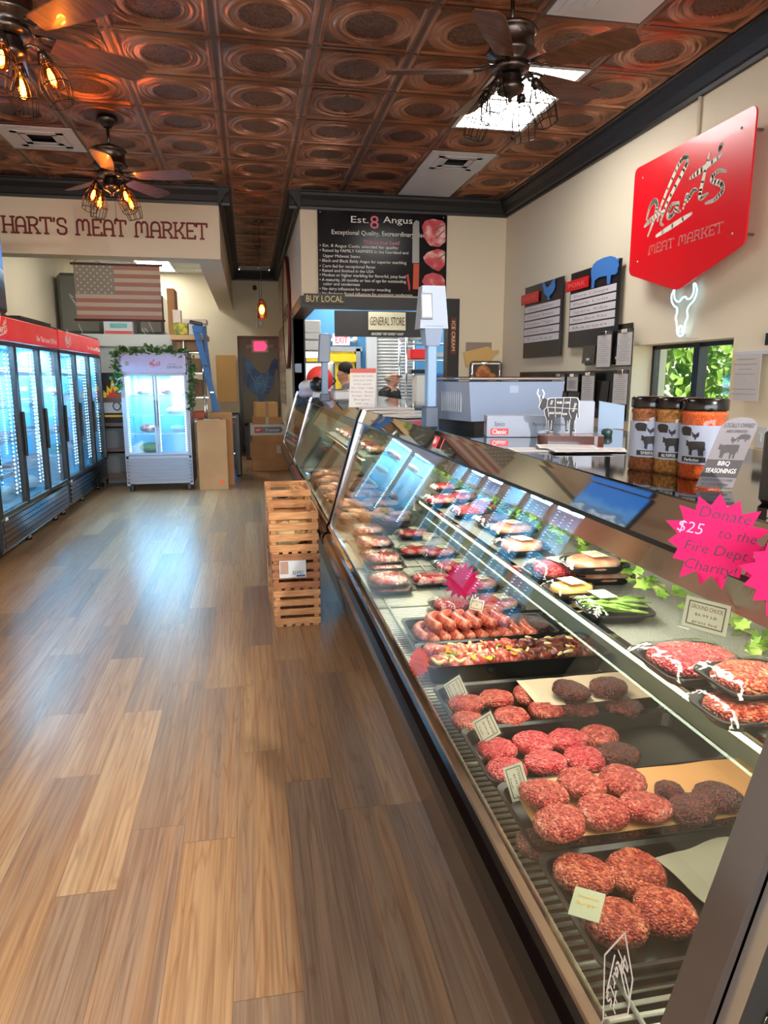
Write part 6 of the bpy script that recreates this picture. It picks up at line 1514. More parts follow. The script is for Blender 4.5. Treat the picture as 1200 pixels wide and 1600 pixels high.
def exit_sign(c, w, h, label, arrow=False, lit=True):
    c = Vector(c); t = thing('exit_sign', label, 'exit sign', c)
    MB().box(c, (w, .06, h), bev=.008).build('housing', mat('exit_housing', (226, 222, 218), .5), t)
    if arrow: m = MB(); m.prism([(-w * .34, -h * .34), (w * .28, -h * .34), (w * .42, 0), (w * .28, h * .34), (-w * .34, h * .34)], (c - Y * .031, X, Z), 0, .004); m.build('lit_face', exitr, t)
    else: text('EXIT', h * .8, exitr, t, (c - Y * .031, X, Z), d=.003, width=w * .7)
    m = MB()
    for s in (-1, 1): m.lathe([(0, 0), (.05, 0), (.06, .05), (.03, .09), (0, .1)], c + Vector((s * (w / 2 + .09), .03, 0)), 12, M=Matrix.Rotation(PI / 2, 3, 'X')).box(c + Vector((s * (w / 2 + .03), 0, 0)), (.08, .04, .05))
    m.build('emergency_lamp', white, t); return t
p = ony(533, 531, 12.5); exit_sign(p, .30, .2, 'white exit sign with red letters above the yellow strip curtain')
p = ony(406, 541, 15.25); exit_sign(p, .34, .26, 'glowing red arrow exit sign in the alcove at the end of the corridor', True)
# yellow strip curtain doorway
t = thing('strip_curtain', 'yellow vinyl strip curtain in a grey framed opening in the blue wall', 'strip curtain', (1.45, 12.5, 0))
yv = mat('yellow_vinyl', (236, 206, 20), .3, spec=.5); m = MB()
for k in range(6): xx = 1.12 + .13 * k; m.box((xx, 12.5 + .01 * (k % 2), 1.0), (.128, .004, 2.0))
m.build('strips', yv, t); m = MB(); m.bx(.95, 1.03, 12.46, 12.6, 0, 2.05).bx(1.85, 1.93, 12.46, 12.6, 0, 2.05).bx(.9, 1.96, 12.46, 12.6, 2.0, 2.08); m.build('frame', mat('frame_grey', (150, 160, 168), .5), t)
B('top_rail', yv, t, 1.03, 1.85, 12.44, 12.48, 1.82, 1.95); B('side_strip', yv, t, .98, 1.10, 12.42, 12.45, .9, 1.95)
# roller shutter
t = thing('roller_shutter', 'grey corrugated roller shutter right of the strip curtain', 'roller shutter', (2.45, 12.4, 0)); m = MB()
for k in range(40): m.tube([(2.2, 12.38, .1 + .055 * k), (2.85, 12.38, .1 + .055 * k)], .03, 8)
m.build('slats', mat('shutter_grey', (196, 200, 202), .4, .3), t); B('guide', white, t, 2.02, 2.2, 12.34, 12.45, 0, 2.4)
# wire shelving with goods
t = thing('wire_rack', 'wire rack with trays and a red bin right of the bald person', 'wire rack', (2.85, 10.6, 0))
m = MB()
for x in (2.35, 3.5):
    for y in (10.65, 11.15): m.tube([(x, y, 0), (x, y, 2.15)], .015, 7)
m.build('post', chrome, t); m = MB()
for z in (.6, 1.1, 1.45, 1.8, 2.05): m.bx(2.35, 3.5, 10.65, 11.15, z, z + .02)
m.build('shelf', bsteel, t)
o = MB().box((2.60, 10.8, 1.90), (.36, .3, .15), bev=.01).build('red_bin', red); tag(o, 'bright red plastic bin on the wire rack', 'bin')
for k, (x, z) in enumerate(((2.45, 2.08), (2.75, 2.08), (2.9, 1.83), (3.2, 1.83), (2.5, 1.48), (2.8, 1.48), (3.2, 1.48), (2.5, 1.13), (2.9, 1.13))):
    o = MB().box((x, 10.9, z + .07), (.24, .3, .08), bev=.006).build('storage_tray', (bsteel, white, mat('pale_blue_bin', (170, 196, 214), .5))[k % 3]); tag(o, 'metal or pale tray on the wire rack, %s counted from the top shelf' % ORD[k], 'tray', 'trays on the wire rack')
o = MB().box((2.55, 10.52, 1.35), (.24, .2, .5), bev=.03).build('white_cloth', mat('cloth_white', (224, 222, 216), .8, bump=(9, .6))); tag(o, 'white hanging cloth bundle in front of the wire rack', 'cloth')
o = MB().box((2.55, 10.52, 1.64), (.34, .22, .06), bev=.01).build('black_tray', black); tag(o, 'black wire tray above the white cloth bundle', 'tray')
o = MB().box((2.86, 10.58, 1.45), (.16, .1, .34), bev=.03).build('blue_apron', mat('apron_blue', (30, 92, 160), .8)); tag(o, 'blue cloth hanging on the wire rack', 'cloth')
# left side: grey meat machine, white bins
t = thing('meat_grinder', 'grey steel machine with a red round guard behind the far case', 'machine', (1.15, 10.9, 0))
MB().box((1.1, 11.6, 1.5), (.5, .5, .6), bev=.03).build('housing', bsteel, t); MB().box((1.1, 11.6, .6), (.5, .5, 1.2)).build('pedestal', bsteel, t)
MB().lathe([(0, 0), (.2, 0), (.21, .03), (.2, .08), (0, .09)], (1.10, 11.34, 1.52), 24, M=Matrix.Rotation(PI / 2, 3, 'X')).build('guard', mat('guard_red', (226, 60, 50), .4), t)
MB().tube(smooth_([(1.0, 11.32, 1.65), (1.2, 11.28, 1.6), (1.35, 11.3, 1.5), (1.2, 11.3, 1.4), (1.0, 11.3, 1.45)]), .012, 6).build('hose', black, t)
for k, (x, z, w_, h_) in enumerate(((1.02, 1.98, .34, .16), (1.06, 2.12, .4, .1), (1.0, 2.27, .26, .2))):
    o = MB().box((x, 11.5, z + .06), (w_, .4, h_), bev=.02).build('white_bin', white); tag(o, 'white plastic bin behind the dark post, %s of the pile' % ('lowest', 'middle', 'topmost')[k], 'bin', 'white bins beside the strip curtain')
o = MB().box((1.02, 11.5, 1.90), (.4, .4, .1)).build('bin_shelf', bsteel); tag(o, 'steel shelf carrying the white bins', 'shelf')
o = MB().box((1.3, 11.0, 1.25), (.24, .1, .16), bev=.01).build('red_box', red); tag(o, 'small red box below the machine behind the far case', 'box')
t = thing('prep_table', 'steel prep table in front of the two people', 'table', (2.0, 9.8, 0)); B('top', bsteel, t, 1.35, 3.4, 9.4, 9.9, .9, .94, .005)
m = MB()
for x in (1.4, 3.35):
    for y in (9.45, 9.9): m.tube([(x, y, 0), (x, y, .9)], .02, 7)
m.build('leg', bsteel, t)
m = MB(); m.tube([(.9, 10.6, 2.62), (1.5, 10.6, 2.62)], .06, 10); o = m.build('duct_pipe', white); tag(o, 'white horizontal pipe under the work room ceiling', 'pipe')
# white deli wrap station between sign holder and the bald person
o = MB().add([(1.35, 9.3, 1.05), (1.72, 9.3, 1.05), (1.72, 9.5, 1.05), (1.35, 9.5, 1.05), (1.35, 9.32, 1.5), (1.5, 9.32, 1.42), (1.5, 9.48, 1.42), (1.35, 9.48, 1.5)], [(3, 2, 1, 0), (4, 5, 6, 7), (0, 1, 5, 4), (1, 2, 6, 5), (2, 3, 7, 6), (3, 0, 4, 7)]).build('white_slicer', white); tag(o, 'white wedge-shaped machine cover in front of the bald person', 'machine')

# ---------------- people ----------------
skin = mat('skin_tone', (206, 152, 128), .5)
def skinned(name, pts, edges, radii, m, parent=None, sub=2, origin=None):
    me = bpy.data.meshes.new(name); me.from_pydata([tuple(p) for p in pts], edges, [])
    o = bpy.data.objects.new(name, me); COL.objects.link(o); me.materials.append(m)
    if parent is not None: o.parent = parent
    md = o.modifiers.new('skin', 'SKIN'); md.use_smooth_shade = True
    me.skin_vertices.new() if not me.skin_vertices else None
    for i, r in enumerate(radii): v = me.skin_vertices[0].data[i]; v.radius = r if hasattr(r, '__len__') else (r, r); v.use_root = (i == 0)
    s = o.modifiers.new('sub', 'SUBSURF'); s.levels = sub; s.render_levels = sub
    return o
def person(loc, rz, label, shirt, head_tilt=.25, bald=True, glasses=True):
    """adult standing and working at a table, facing +X locally"""
    J = [(0, 0, .98), (.01, 0, 1.12), (.02, 0, 1.30), (.03, 0, 1.44), (.05, 0, 1.52), (.09, 0, 1.585), (.10, 0, 1.66), (.085, 0, 1.73),   # 0-7 spine and head
         (.02, .11, 1.43), (.02, .19, 1.41), (.06, .24, 1.16), (.28, .17, 1.10), (.36, .15, 1.09),
         (.02, -.11, 1.43), (.02, -.19, 1.41), (.06, -.24, 1.16), (.28, -.15, 1.10), (.36, -.12, 1.09),
         (0, .09, .92), (.02, .10, .50), (-.01, .10, .09), (.12, .11, .04), (0, -.09, .92), (.02, -.10, .50), (-.01, -.10, .09), (.12, -.11, .04),
         (.165, 0, 1.60), (.19, 0, 1.645), (.095, .085, 1.65), (.095, -.085, 1.65)]
    E_ = [(0, 1), (1, 2), (2, 3), (3, 4), (4, 5), (5, 6), (6, 7), (3, 8), (8, 9), (9, 10), (10, 11), (11, 12), (3, 13), (13, 14), (14, 15), (15, 16), (16, 17), (0, 18), (18, 19), (19, 20), (20, 21), (0, 22), (22, 23), (23, 24), (24, 25), (5, 26), (6, 27), (6, 28), (6, 29)]
    Rr = [(.15, .12), (.14, .115), (.15, .12), (.12, .1), (.055, .055), (.072, .078), (.088, .095), (.07, .078), .07, .062, .045, .035, .028, .07, .062, .045, .035, .028, .09, .062, .042, .035, .09, .062, .042, .035, .04, .014, .018, .018]
    # fingers: five short chains per hand
    for side, wi in ((1, 12), (-1, 17)):
        w = Vector(J[wi])
        for q in range(5):
            dy = (-.032 + .018 * q) * 1; L_ = (.05, .075, .082, .076, .06)[q]
            if q == 0: a = w + Vector((.01, -side * .03, .0)); b_ = a + Vector((.035, -side * .03, -.01)); c_ = b_ + Vector((.025, -.0, -.012))
            else: a = w + Vector((.045, dy, .0)); b_ = a + Vector((L_ * .5, dy * .1, -.008)); c_ = b_ + Vector((L_ * .45, 0, -.03))
            n = len(J); J += [tuple(a), tuple(b_), tuple(c_)]; E_ += [(wi, n), (n, n + 1), (n + 1, n + 2)]; Rr += [.012, .0095, .008]
    base = thing('person', label, 'person', loc, rz)
    skinned('body', J, E_, Rr, skin, base)
    k = 1.13
    sm_ = MB().lathe([(.165, .93), (.17, 1.1), (.185, 1.25), (.205, 1.36), (.19, 1.43), (.11, 1.475), (.065, 1.50)], (0, 0, 0), 24, sx=.72)
    for s in (8, 13): sm_.tube([J[3], J[s], J[s + 1], tuple((Vector(J[s + 1]) + Vector(J[s + 2])) / 2), J[s + 2]], [.09, .085, .078, .068, .06], 12)
    so = sm_.build('shirt', shirt); so.location = so.location; so.parent = base
    if 0: skinned('shirt', J[:5] + J[8:11] + J[13:16], [(0, 1), (1, 2), (2, 3), (3, 4), (3, 5), (5, 6), (6, 7), (3, 8), (8, 9), (9, 10)], [(.185, .15), (.18, .15), (.19, .155), (.165, .14), (.085, .085), .105, .10, .078, .105, .10, .078], shirt, base)
    skinned('trousers', [J[0]] + J[18:21] + J[22:25], [(0, 1), (1, 2), (2, 3), (0, 4), (4, 5), (5, 6)], [(.16, .135), .1, .078, .065, .1, .078, .065], mat('dark_trousers', (40, 42, 52), .8), base)
    skinned('apron', [(.09, 0, 1.32), (.10, 0, 1.1), (.10, 0, .75)], [(0, 1), (1, 2)], [(.07, .12), (.075, .16), (.08, .17)], mat('apron_navy', (30, 60, 130), .8), base)
    if not bald:
        hr = MB().ball((.055, 0, 1.705), (.115, .105, .10), seg=20, rings=12).build('hair', mat('hair_dark', (34, 28, 26), .8)); hr.location = (.055, 0, 1.64); hr.parent = base
    else:
        hr = MB().ball((.02, 0, 1.63), (.09, .1, .055), seg=18).build('hair', mat('hair_grey', (170, 160, 150), .8)); hr.location = (.02, 0, 1.575); hr.parent = base
    if glasses:
        m = MB()
        for s in (-1, 1): m.tube([Vector((.192, s * .038 + .024 * math.cos(a * PI / 6), 1.668 + .018 * math.sin(a * PI / 6))) for a in range(12)], .0045, 6, closed=True).tube([(.19, s * .06, 1.675), (.10, s * .096, 1.675)], .004, 5)
        m.tube([(.195, -.015, 1.67), (.198, .015, 1.67)], .003, 5)
        o = m.build('glasses', black); o.parent = base; o.location = (o.location)
        inv = Matrix.Identity(4)
    return base
pc = ony(606, 590, 10.25)
b1 = person((pc.x + .02, 10.3, 0), math.radians(-42), 'bald person with glasses and black shirt looking down at the prep table', mat('shirt_black', (26, 26, 28), .8)); 
b1.scale = (.94,) * 3
pc = ony(547, 575, 10.4)
b2 = person((pc.x, 10.5, 0), math.radians(165), 'person with short dark hair mostly hidden behind the printed notice', mat('shirt_grey', (90, 92, 96), .8), bald=False, glasses=False); b2.scale = (.97,) * 3

# ---------------- store room side ----------------
# hanging flag
t = thing('hanging_flag', 'faded stars and stripes flag hanging from a rod before the store room', 'flag', (-1.43, 8.8, 2.2))
fx0, fx1, fz0, fz1 = -1.90, -.965, 2.21, 2.80; H = (fz1 - fz0) / 13; 
fw = mat('flag_cream', (190, 178, 158), .85); fr_ = mat('flag_faded_red', (166, 120, 112), .85); fb = mat('flag_faded_grey', (142, 138, 128), .85); fs_ = mat('flag_star', (206, 202, 192), .85)
cl = B('cloth', fw, t, fx0, fx1, 8.80, 8.805, fz0, fz1)
m = MB()
for k in range(0, 13, 2): m.bx(fx0, fx1, 8.798, 8.80, fz0 + k * H, fz0 + (k + 1) * H)
m.build('stripe', fr_, cl)
B('star_field', fb, cl, fx0, fx0 + .46 * (fx1 - fx0), 8.796, 8.798, fz0 + 6 * H, fz1)
m = MB()
for r in range(9):
    for c in range(6 if r % 2 == 0 else 5):
        cx = fx0 + .46 * (fx1 - fx0) * ((c + (.5 if r % 2 == 0 else 1)) / 6); cz = fz0 + 6 * H + 7 * H * (r + .5) / 9
        m.prism([((.014 if k % 2 == 0 else .006) * math.sin(k * PI / 5), (.014 if k % 2 == 0 else .006) * math.cos(k * PI / 5)) for k in range(10)], (Vector((cx, 8.796, cz)), X, Z), 0, .001)
m.build('star', fs_, cl)
for z, nm in ((fz1 + .012, 'top_rod'), (fz0 - .012, 'bottom_rod')): MB().tube([(fx0 - .03, 8.8, z), (fx1 + .03, 8.8, z)], .014, 8).build(nm, mat('rod_brown', (84, 56, 50), .5), t)
MB().tube([(fx0 + .0, 8.8, fz1 + .02), (fx0 + .12, 8.8, 2.92), (fx0 + .3, 8.8, fz1 + .02)], .003, 5).tube([(fx0 + .12, 8.8, 2.92), (fx0 + .12, 8.61, 2.95)], .003, 5).build('cord', mat('cord', (70, 60, 54), .7), t)
# walk-in cold box
t = thing('cold_room', 'pale grey walk-in cold box standing behind the white double-door fridge', 'cold box', (-1.85, 12.3, 0)); B('body', mat('cold_box_grey', (176, 182, 184), .5), t, -2.88, -1.17, 11.6, 13.6, 0, 2.19, .02)
m = MB()
for x in (-2.3, -1.6): m.bx(x, x + .01, 11.59, 11.6, 0, 2.17)
m.build('seam', mat('seam_grey', (130, 134, 134), .6), t)
B('cornice', mat('cold_box_light', (200, 204, 206), .5), t, -2.88, -1.15, 11.57, 11.63, 2.02, 2.2)
# plastic-wrapped goods on top
plast = mat('dark_plastic_wrap', (96, 96, 92), .12, bump=(5, .9), coat=.8)
for k, (x0_, x1_, z1_, lab) in enumerate(((-2.82, -2.2, 3.12, 'tall grey plastic-wrapped stack on the cold box, left of the flag'), (-2.18, -1.7, 2.9, 'grey plastic-wrapped stack on the cold box behind the flag'), (-1.68, -1.28, 2.85, 'grey plastic-wrapped stack on the cold box at the right of the flag'))):
    vs = MB().box(((x0_ + x1_) / 2, 12.3, (2.2 + z1_) / 2), (x1_ - x0_, .9, z1_ - 2.21), bev=.05); o = vs.build('wrapped_stack', plast); tag(o, lab, 'wrapped stack', 'plastic-wrapped goods on the cold box')
    m = MB(); rn = random.Random(k)
    for q in range(9): xx = rn.uniform(x0_ + .05, x1_ - .1); zz = rn.uniform(2.3, z1_ - .2); m.tube([(xx, 11.845, zz), (xx + rn.uniform(.02, .1), 11.84, zz - rn.uniform(.05, .2))], .006, 5)
    m.build('fold', mat('plastic_fold', (206, 208, 206), .2), o)  # raised folds whose pale colour paints glints on the dark wrap
o = MB().bx(-1.2, -1.09, 11.7, 12.2, 2.2, 2.9).build('cardboard_sheet', card); tag(o, 'tall brown cardboard standing on the cold box right of the flag', 'cardboard'); 
o = MB().bx(-2.14, -1.72, 11.62, 11.8, 2.2, 2.42).build('tissue_carton', white); tag(o, 'white printed carton on the front edge of the cold box below the flag', 'carton')
m = MB(); m.bx(-2.13, -1.73, 11.612, 11.62, 2.2, 2.25); m.build('red_print', mat('faded_red', (200, 90, 90), .6), o); m = MB(); m.bx(-2.05, -1.8, 11.612, 11.62, 2.30, 2.36); m.build('teal_print', mat('teal', (110, 190, 190), .6), o)
o = MB().bx(-1.06, -.95, 11.0, 11.2, 2.34, 2.52).build('small_carton', mat('pale_carton', (210, 196, 190), .7)); tag(o, 'small pale printed carton standing on the green printed carton', 'carton')
# white double-door fridge
FX0, FX1, FY = -1.70, -.815, 10.1
t = thing('double_door_fridge', 'white double-door glass fridge topped with ivy in the store room opening', 'fridge', ((FX0 + FX1) / 2, 10.4, 0))
fg = mat('fridge_white', (172, 176, 194), .35); m = MB(); m.bx(FX0, FX0 + .04, FY, FY + .7, .08, 1.88).bx(FX1 - .04, FX1, FY, FY + .7, .08, 1.88).bx(FX0, FX1, FY, FY + .7, 1.58, 1.88, bev=.01).bx(FX0, FX1, FY + .66, FY + .7, .08, 1.88).bx(FX0, FX1, FY, FY + .7, .1, .50, bev=.01); m.build('cabinet', fg, t)
m = MB()
for k in range(7): m.box(((FX0 + FX1) / 2, FY - .004, .15 + .048 * k), (FX1 - FX0 - .03, .01, .038), M=Matrix.Rotation(.2, 3, 'X'))
m.build('grille', mat('fridge_grille', (158, 162, 178), .4), t)
h = B('header', mat('fridge_header', (158, 154, 196), .3, emit=.1), t, FX0 + .02, FX1 - .02, FY - .012, FY, 1.615, 1.85)
lg = MB()
for pts in LOGO: lg.stroke([((FX0 + FX1) / 2 - .05 + p[0] * .13, 1.70 + p[1] * .07) for p in pts], .006, (Vector((0, FY - .012, 0)), X, Z), 0, .002)
lg.build('logo', mat('logo_red', (206, 60, 80), .5), h); MB().prism([(.03 * math.cos(a), .03 * math.sin(a)) for a in [k * PI / 8 for k in range(16)]], (Vector((FX0 + .1, FY - .012, 1.735)), X, Z), 0, .003).build('lock', dsteel, h)
text('LEVELLA', .045, mat('slate_ink'), h, (Vector((FX1 - .17, FY - .012, 1.69)), X, Z), d=.001, width=.2)
text('Premium', .022, mat('slate_ink'), h, (Vector((FX1 - .2, FY - .012, 1.73)), X, Z), d=.001, width=.1)
mid = (FX0 + FX1) / 2
fi = mat('fridge_inside', (150, 214, 236), .4); m = MB(); m.bx(FX0 + .04, FX1 - .04, FY + .6, FY + .66, .5, 1.58).bx(FX0 + .04, FX0 + .05, FY + .05, FY + .6, .5, 1.58).bx(FX1 - .05, FX1 - .04, FY + .05, FY + .6, .5, 1.58); m.build('lining', fi, t)
for k, (a, b) in enumerate(((FX0 + .03, mid - .004), (mid + .004, FX1 - .03))):
    m = MB(); w = .028; m.bx(a, a + w, FY - .015, FY + .02, .505, 1.6).bx(b - w, b, FY - .015, FY + .02, .505, 1.6).bx(a + w, b - w, FY - .015, FY + .02, .505, .53).bx(a + w, b - w, FY - .015, FY + .02, 1.575, 1.6)
    d = m.build('door', fg, t); B('pane', door_glass, d, a + w, b - w, FY - .002, FY + .003, .53, 1.575)
    xx = b - .012 if k == 0 else a + .012; B('handle', mat('handle_grey', (120, 126, 140), .4), d, xx - .008, xx + .008, FY - .04, FY - .015, .9, 1.25, .003)
for x in (FX0 + .07, mid - .03, mid + .03, FX1 - .07):
    m = MB(); m.bx(x - .008, x + .008, FY + .05, FY + .06, .54, 1.56, 1)
    for q in range(30): m.bx(x - .008, x + .008, FY + .042, FY + .05, .55 + q * .034, .566 + q * .034)
    m.build('led_strip', [cool_light, strip_grey], t)
for z in (.78, 1.03, 1.3):
    m = MB().bx(FX0 + .06, FX1 - .06, FY + .08, FY + .088, z - .004, z + .014)
    for q in range(20): m.bx(FX0 + .07 + q * .039, FX0 + .074 + q * .039, FY + .08, FY + .6, z, z + .005)
    m.build('shelf', mat('shelf_wire'), t)
m = MB()
for x in (FX0 + .06, FX1 - .06): m.box((x, FY + .05, .05), (.06, .06, .1), bev=.01)
m.build('foot', black, t)
area('fridge_lamp', (mid, FY + .3, 1.56), (0, 0, 0), .7, .4, 24, (.42, .82, 1.0))
for k, (x, z, s, lab, mt) in enumerate(((-1.10, 1.31, .12, 'plastic bag of dark meat on the top fridge shelf', packm), (-1.45, 1.31, .1, 'wrapped meat on the top left fridge shelf', packm), (-1.05, 1.04, .11, 'clear bag with white label on the second fridge shelf', bagm), (-1.4, .79, .12, 'brown packaged meat on the left fridge shelf', packm), (-1.0, .79, .11, 'bag with round label on the lower right fridge shelf', bagm), (-1.4, .51, .14, 'green packaged greens at the bottom of the fridge', mat('greens', (110, 140, 96), .6)))):
    o = MB().ball((x, FY + .32, z + s * .5), (s * 1.1, .15, s * .5)).build('fridge_item', mt); tag(o, lab, 'food pack')
gp2 = [(FX0 - .03, FY - .02, 1.35)] + [(FX0 - .03 + .01 * math.sin(k), FY - .02, 1.35 + .1 * k) for k in range(1, 6)] + [(FX0 + (FX1 - FX0) * k / 10, FY + .02, 1.90 + .02 * math.sin(k * 2)) for k in range(11)] + [(FX1 + .04 + .02 * math.sin(k), FY - .02, 1.85 - .12 * k) for k in range(1, 7)]
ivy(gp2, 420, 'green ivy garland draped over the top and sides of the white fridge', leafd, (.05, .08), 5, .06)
# flame graphic panel, black tiered shelf
o = MB().bx(-2.6, -1.72, 11.0, 11.03, .85, 1.62).build('flame_banner', mat('banner_black', (20, 18, 20), .5)); tag(o, 'black banner with yellow flames and letters behind the tiered shelf', 'banner')
m = MB(); FL = [(0, 0), (.02, .35), (.12, .2), (.14, .6), (.24, .4), (.32, .95), (.42, .5), (.5, .8), (.56, .4), (.68, .7), (.74, .3), (.86, .55), (.9, .15), (1, .3), (1, 0)]
m.prism([(-2.10 + a * .42, 1.26 + b * .3) for a, b in FL], (Vector((0, 11.0, 0)), X, Z), 0, .003); m.build('flame', mat('flame_yellow', (246, 196, 40), .5), o)
m = MB(); m.prism([(-2.06 + a * .3, 1.26 + b * .16) for a, b in FL], (Vector((0, 10.997, 0)), X, Z), 0, .003); m.build('inner_flame', mat('flame_red', (226, 60, 30), .5), o)
m = MB(); m.bx(-2.1, -1.73, 10.99, 11.0, 1.04, 1.25); q = m.build('white_band', white, o); text('BOUGHT', .2, black, q, (Vector((-1.9, 10.99, 1.14)), X, Z), d=.002, width=.6) if 0 else text('OU', .2, black, q, (Vector((-1.86, 10.99, 1.14)), X, Z), d=.002, width=.24)
m = MB(); m.bx(-2.1, -1.73, 10.99, 11.0, .98, 1.01); m.build('yellow_line', mat('flame_yellow'), o)
t = thing('tiered_shelf', 'black tiered shelf with brown wooden trays between cooler and white fridge', 'tiered shelf', (-1.95, 10.75, 0)); m = MB()
for x in (-2.12, -1.78):
    m.tube([(x, 10.62, 0), (x, 10.85, 1.35)], .014, 6).tube([(x, 10.95, 0), (x, 10.87, 1.35)], .014, 6)
m.build('frame', black, t); m = MB()
for k in range(4): z = .12 + .36 * k; m.bx(-2.13, -1.77, 10.62 + .05 * k, 10.92, z, z + .02).bx(-2.13, -1.77, 10.62 + .05 * k, 10.64 + .05 * k, z, z + .07)
m.build('tray', mat('shelf_brown', (86, 58, 44), .5), t)
o = MB().bx(-2.88, -1.72, 11.035, 11.2, 0, 1.3).build('grey_partition', mat('partition_grey', (130, 134, 138), .6)); tag(o, 'grey low partition behind the tiered shelf', 'partition')
# wooden rack with goods, ladder, cardboard
t = thing('goods_rack', 'chrome rack with a thick wooden top board right of the ivy covered fridge', 'rack', (-.8, 11.1, 0)); B('top_board', mat('rack_board', (206, 170, 124), .5), t, -1.1, -.58, 10.89, 11.45, 2.09, 2.16); m = MB()
for x in (-.92, -.66): m.tube([(x, 10.9, 0), (x, 10.9, 2.1)], .014, 7).tube([(x, 11.4, 0), (x, 11.4, 2.1)], .014, 7)
m.build('post', chrome, t)
m = MB()
for z in (.9, 1.25, 1.6, 1.9): m.bx(-1.1, -.6, 10.9, 11.4, z, z + .02)
m.build('shelf', bsteel, t)
for k, (x, z, w_, h_, mt, lab) in enumerate(((-.95, 2.165, .2, .17, mat('produce_green', (90, 130, 60), .6, var=((214, 190, 70), 12, 2)), 'small carton with green and yellow print on the wooden board'), (-.72, 2.165, .24, .15, white, 'white carton on the wooden board'), (-.75, 2.32, .34, .07, mat('pale_carton'), 'flat pale carton lying on the white carton'), (-.85, 1.63, .34, .2, mat('brown_bag', (150, 118, 92), .7, bump=(12, .6)), 'brown plastic bag of goods, upper shelf of the chrome rack'), (-.85, 1.28, .34, .24, mat('brown_bag'), 'brown plastic bag of goods, middle shelf of the chrome rack'), (-.8, .95, .3, .1, mat('coral', (226, 110, 80), .6), 'coral red packet on the lowest shelf of the chrome rack'), (-.87, 1.93, .3, .14, mat('brown_bag'), 'brown bag under the wooden board'))):
    o = MB().box((x, 11.1, z + h_ / 2), (w_, .34, h_), bev=.008).build('stored_carton', mt); tag(o, lab, 'stored goods')
t = thing('step_ladder', 'blue step ladder leaning in the store room right of the chrome rack', 'ladder', (-.6, 10.8, 0)); lb_ = mat('ladder_blue', (24, 110, 190), .45)
m = MB(); m.bar((-.74, 10.80, 2.28), (-.26, 10.80, .0), .085, .03, up=(0, 1, 0)).bar((-.62, 10.86, 2.28), (-.45, 10.86, 0), .05, .03, up=(0, 1, 0)); m.build('rail', lb_, t)
m = MB(); 
for k in range(6): s = k / 6 + .08; m.bar((-.74 + .48 * s, 10.78, 2.28 * (1 - s)), (-.62 + .17 * s, 10.86, 2.28 * (1 - s)), .05, .02)
m.build('step', bsteel, t); MB().box((-.72, 10.8, 2.32), (.18, .14, .05), M=Matrix.Rotation(.2, 3, 'Y'), bev=.01).build('top_cap', black, t); MB().box((-.70, 10.77, 2.24), (.14, .04, .1)).build('side_bracket', lb_, t)
c = ony(338, 592, 13.9); o = MB().bx(-.62, -.24, 14.3, 14.38, c.z - .45, c.z + .45).build('cardboard_sheet', mat('kraft', (214, 168, 108), .8)); tag(o, 'light brown cardboard panel on the end wall above the tall cartons', 'cardboard')
def carton(x0, x1, y0, y1, z0, z1, label, m=card, name='cardboard_box', tape=True, group=None, rz=0.):
    c = ((x0 + x1) / 2, (y0 + y1) / 2, z0); t = MB().box(((x0 + x1) / 2, (y0 + y1) / 2, (z0 + z1) / 2), (x1 - x0, y1 - y0, z1 - z0), rz, bev=.004).build(name, m, origin=c)
    tag(t, label, 'box', group)
    if tape: MB().box(((x0 + x1) / 2, (y0 + y1) / 2, (z0 + z1) / 2), (.05, y1 - y0 + .004, z1 - z0 + .004), rz).build('tape', mat('packing_tape', (164, 122, 84), .3), t)
    return t
o = carton(-.73, -.335, 10.05, 10.45, 0, .975, 'tall brown cardboard box with an orange sticker beside the white fridge', tape=False)
MB().box((-.42, 10.045, .12), (.05, .004, .05), M=Matrix.Rotation(.3, 3, 'Y')).build('orange_sticker', mat('orange_sticker', (250, 90, 40), .5), o); MB().box((-.53, 10.2, .977), (.22, .2, .005)).build('tape', mat('clear_tape', (190, 180, 178), .15), o)
carton(-.58, -.26, 10.47, 10.74, 0, 1.06, 'tall brown cardboard box just behind the one with the orange sticker', tape=False)
t = thing('air_purifier', 'black tower with a small blue light behind the tall cardboard boxes', 'appliance', (-.22, 11.6, 0)); B('body', black, t, -.36, -.16, 11.4, 11.7, 0, 1.0, .02); B('status_light', mat('blue_led', (80, 120, 255), .4, emit=8), t, -.30, -.26, 11.395, 11.40, .36, .375); B('pink_tag', mat('pink_tag', (240, 90, 110), .6), t, -.34, -.24, 11.39, 11.40, .84, .88); B('name_plate', mat('pale_strip'), t, -.3, -.22, 11.39, 11.40, .93, .95)
# boxes stacked at the end of the corridor
g = 'cardboard boxes stacked in the corridor'
w_ = mat('box_printed', (206, 204, 200), .7); y0, y1 = 12.0, 12.5
carton(.0, .60, y0, y1, 0, .22, 'lowest wide brown box of the corridor stack', group=g, tape=False)
o = carton(-.02, .58, y0, y1, .22, .46, 'second brown box from the floor in the corridor stack, with a white label', group=g, tape=False); B('label', paper, o, .42, .52, 11.99, 12.0, .3, .42)
carton(.02, .60, y0, y1, .46, .60, 'thin brown box under the white printed box of the corridor stack', group=g, tape=False)
o = carton(-.01, .57, y0, y1, .60, .78, 'white printed box with a black arrow band in the corridor stack', w_, group=g, tape=False)
m = MB(); m.prism([(.12, .64), (.50, .64), (.53, .69), (.50, .74), (.12, .74)], (Vector((0, 12.0, 0)), X, Z), .001, .003); q = m.build('arrow_band', black, o); text('Premium', .07, wht_ink, q, (Vector((.36, 11.997, .69)), X, Z), d=.001, width=.22)
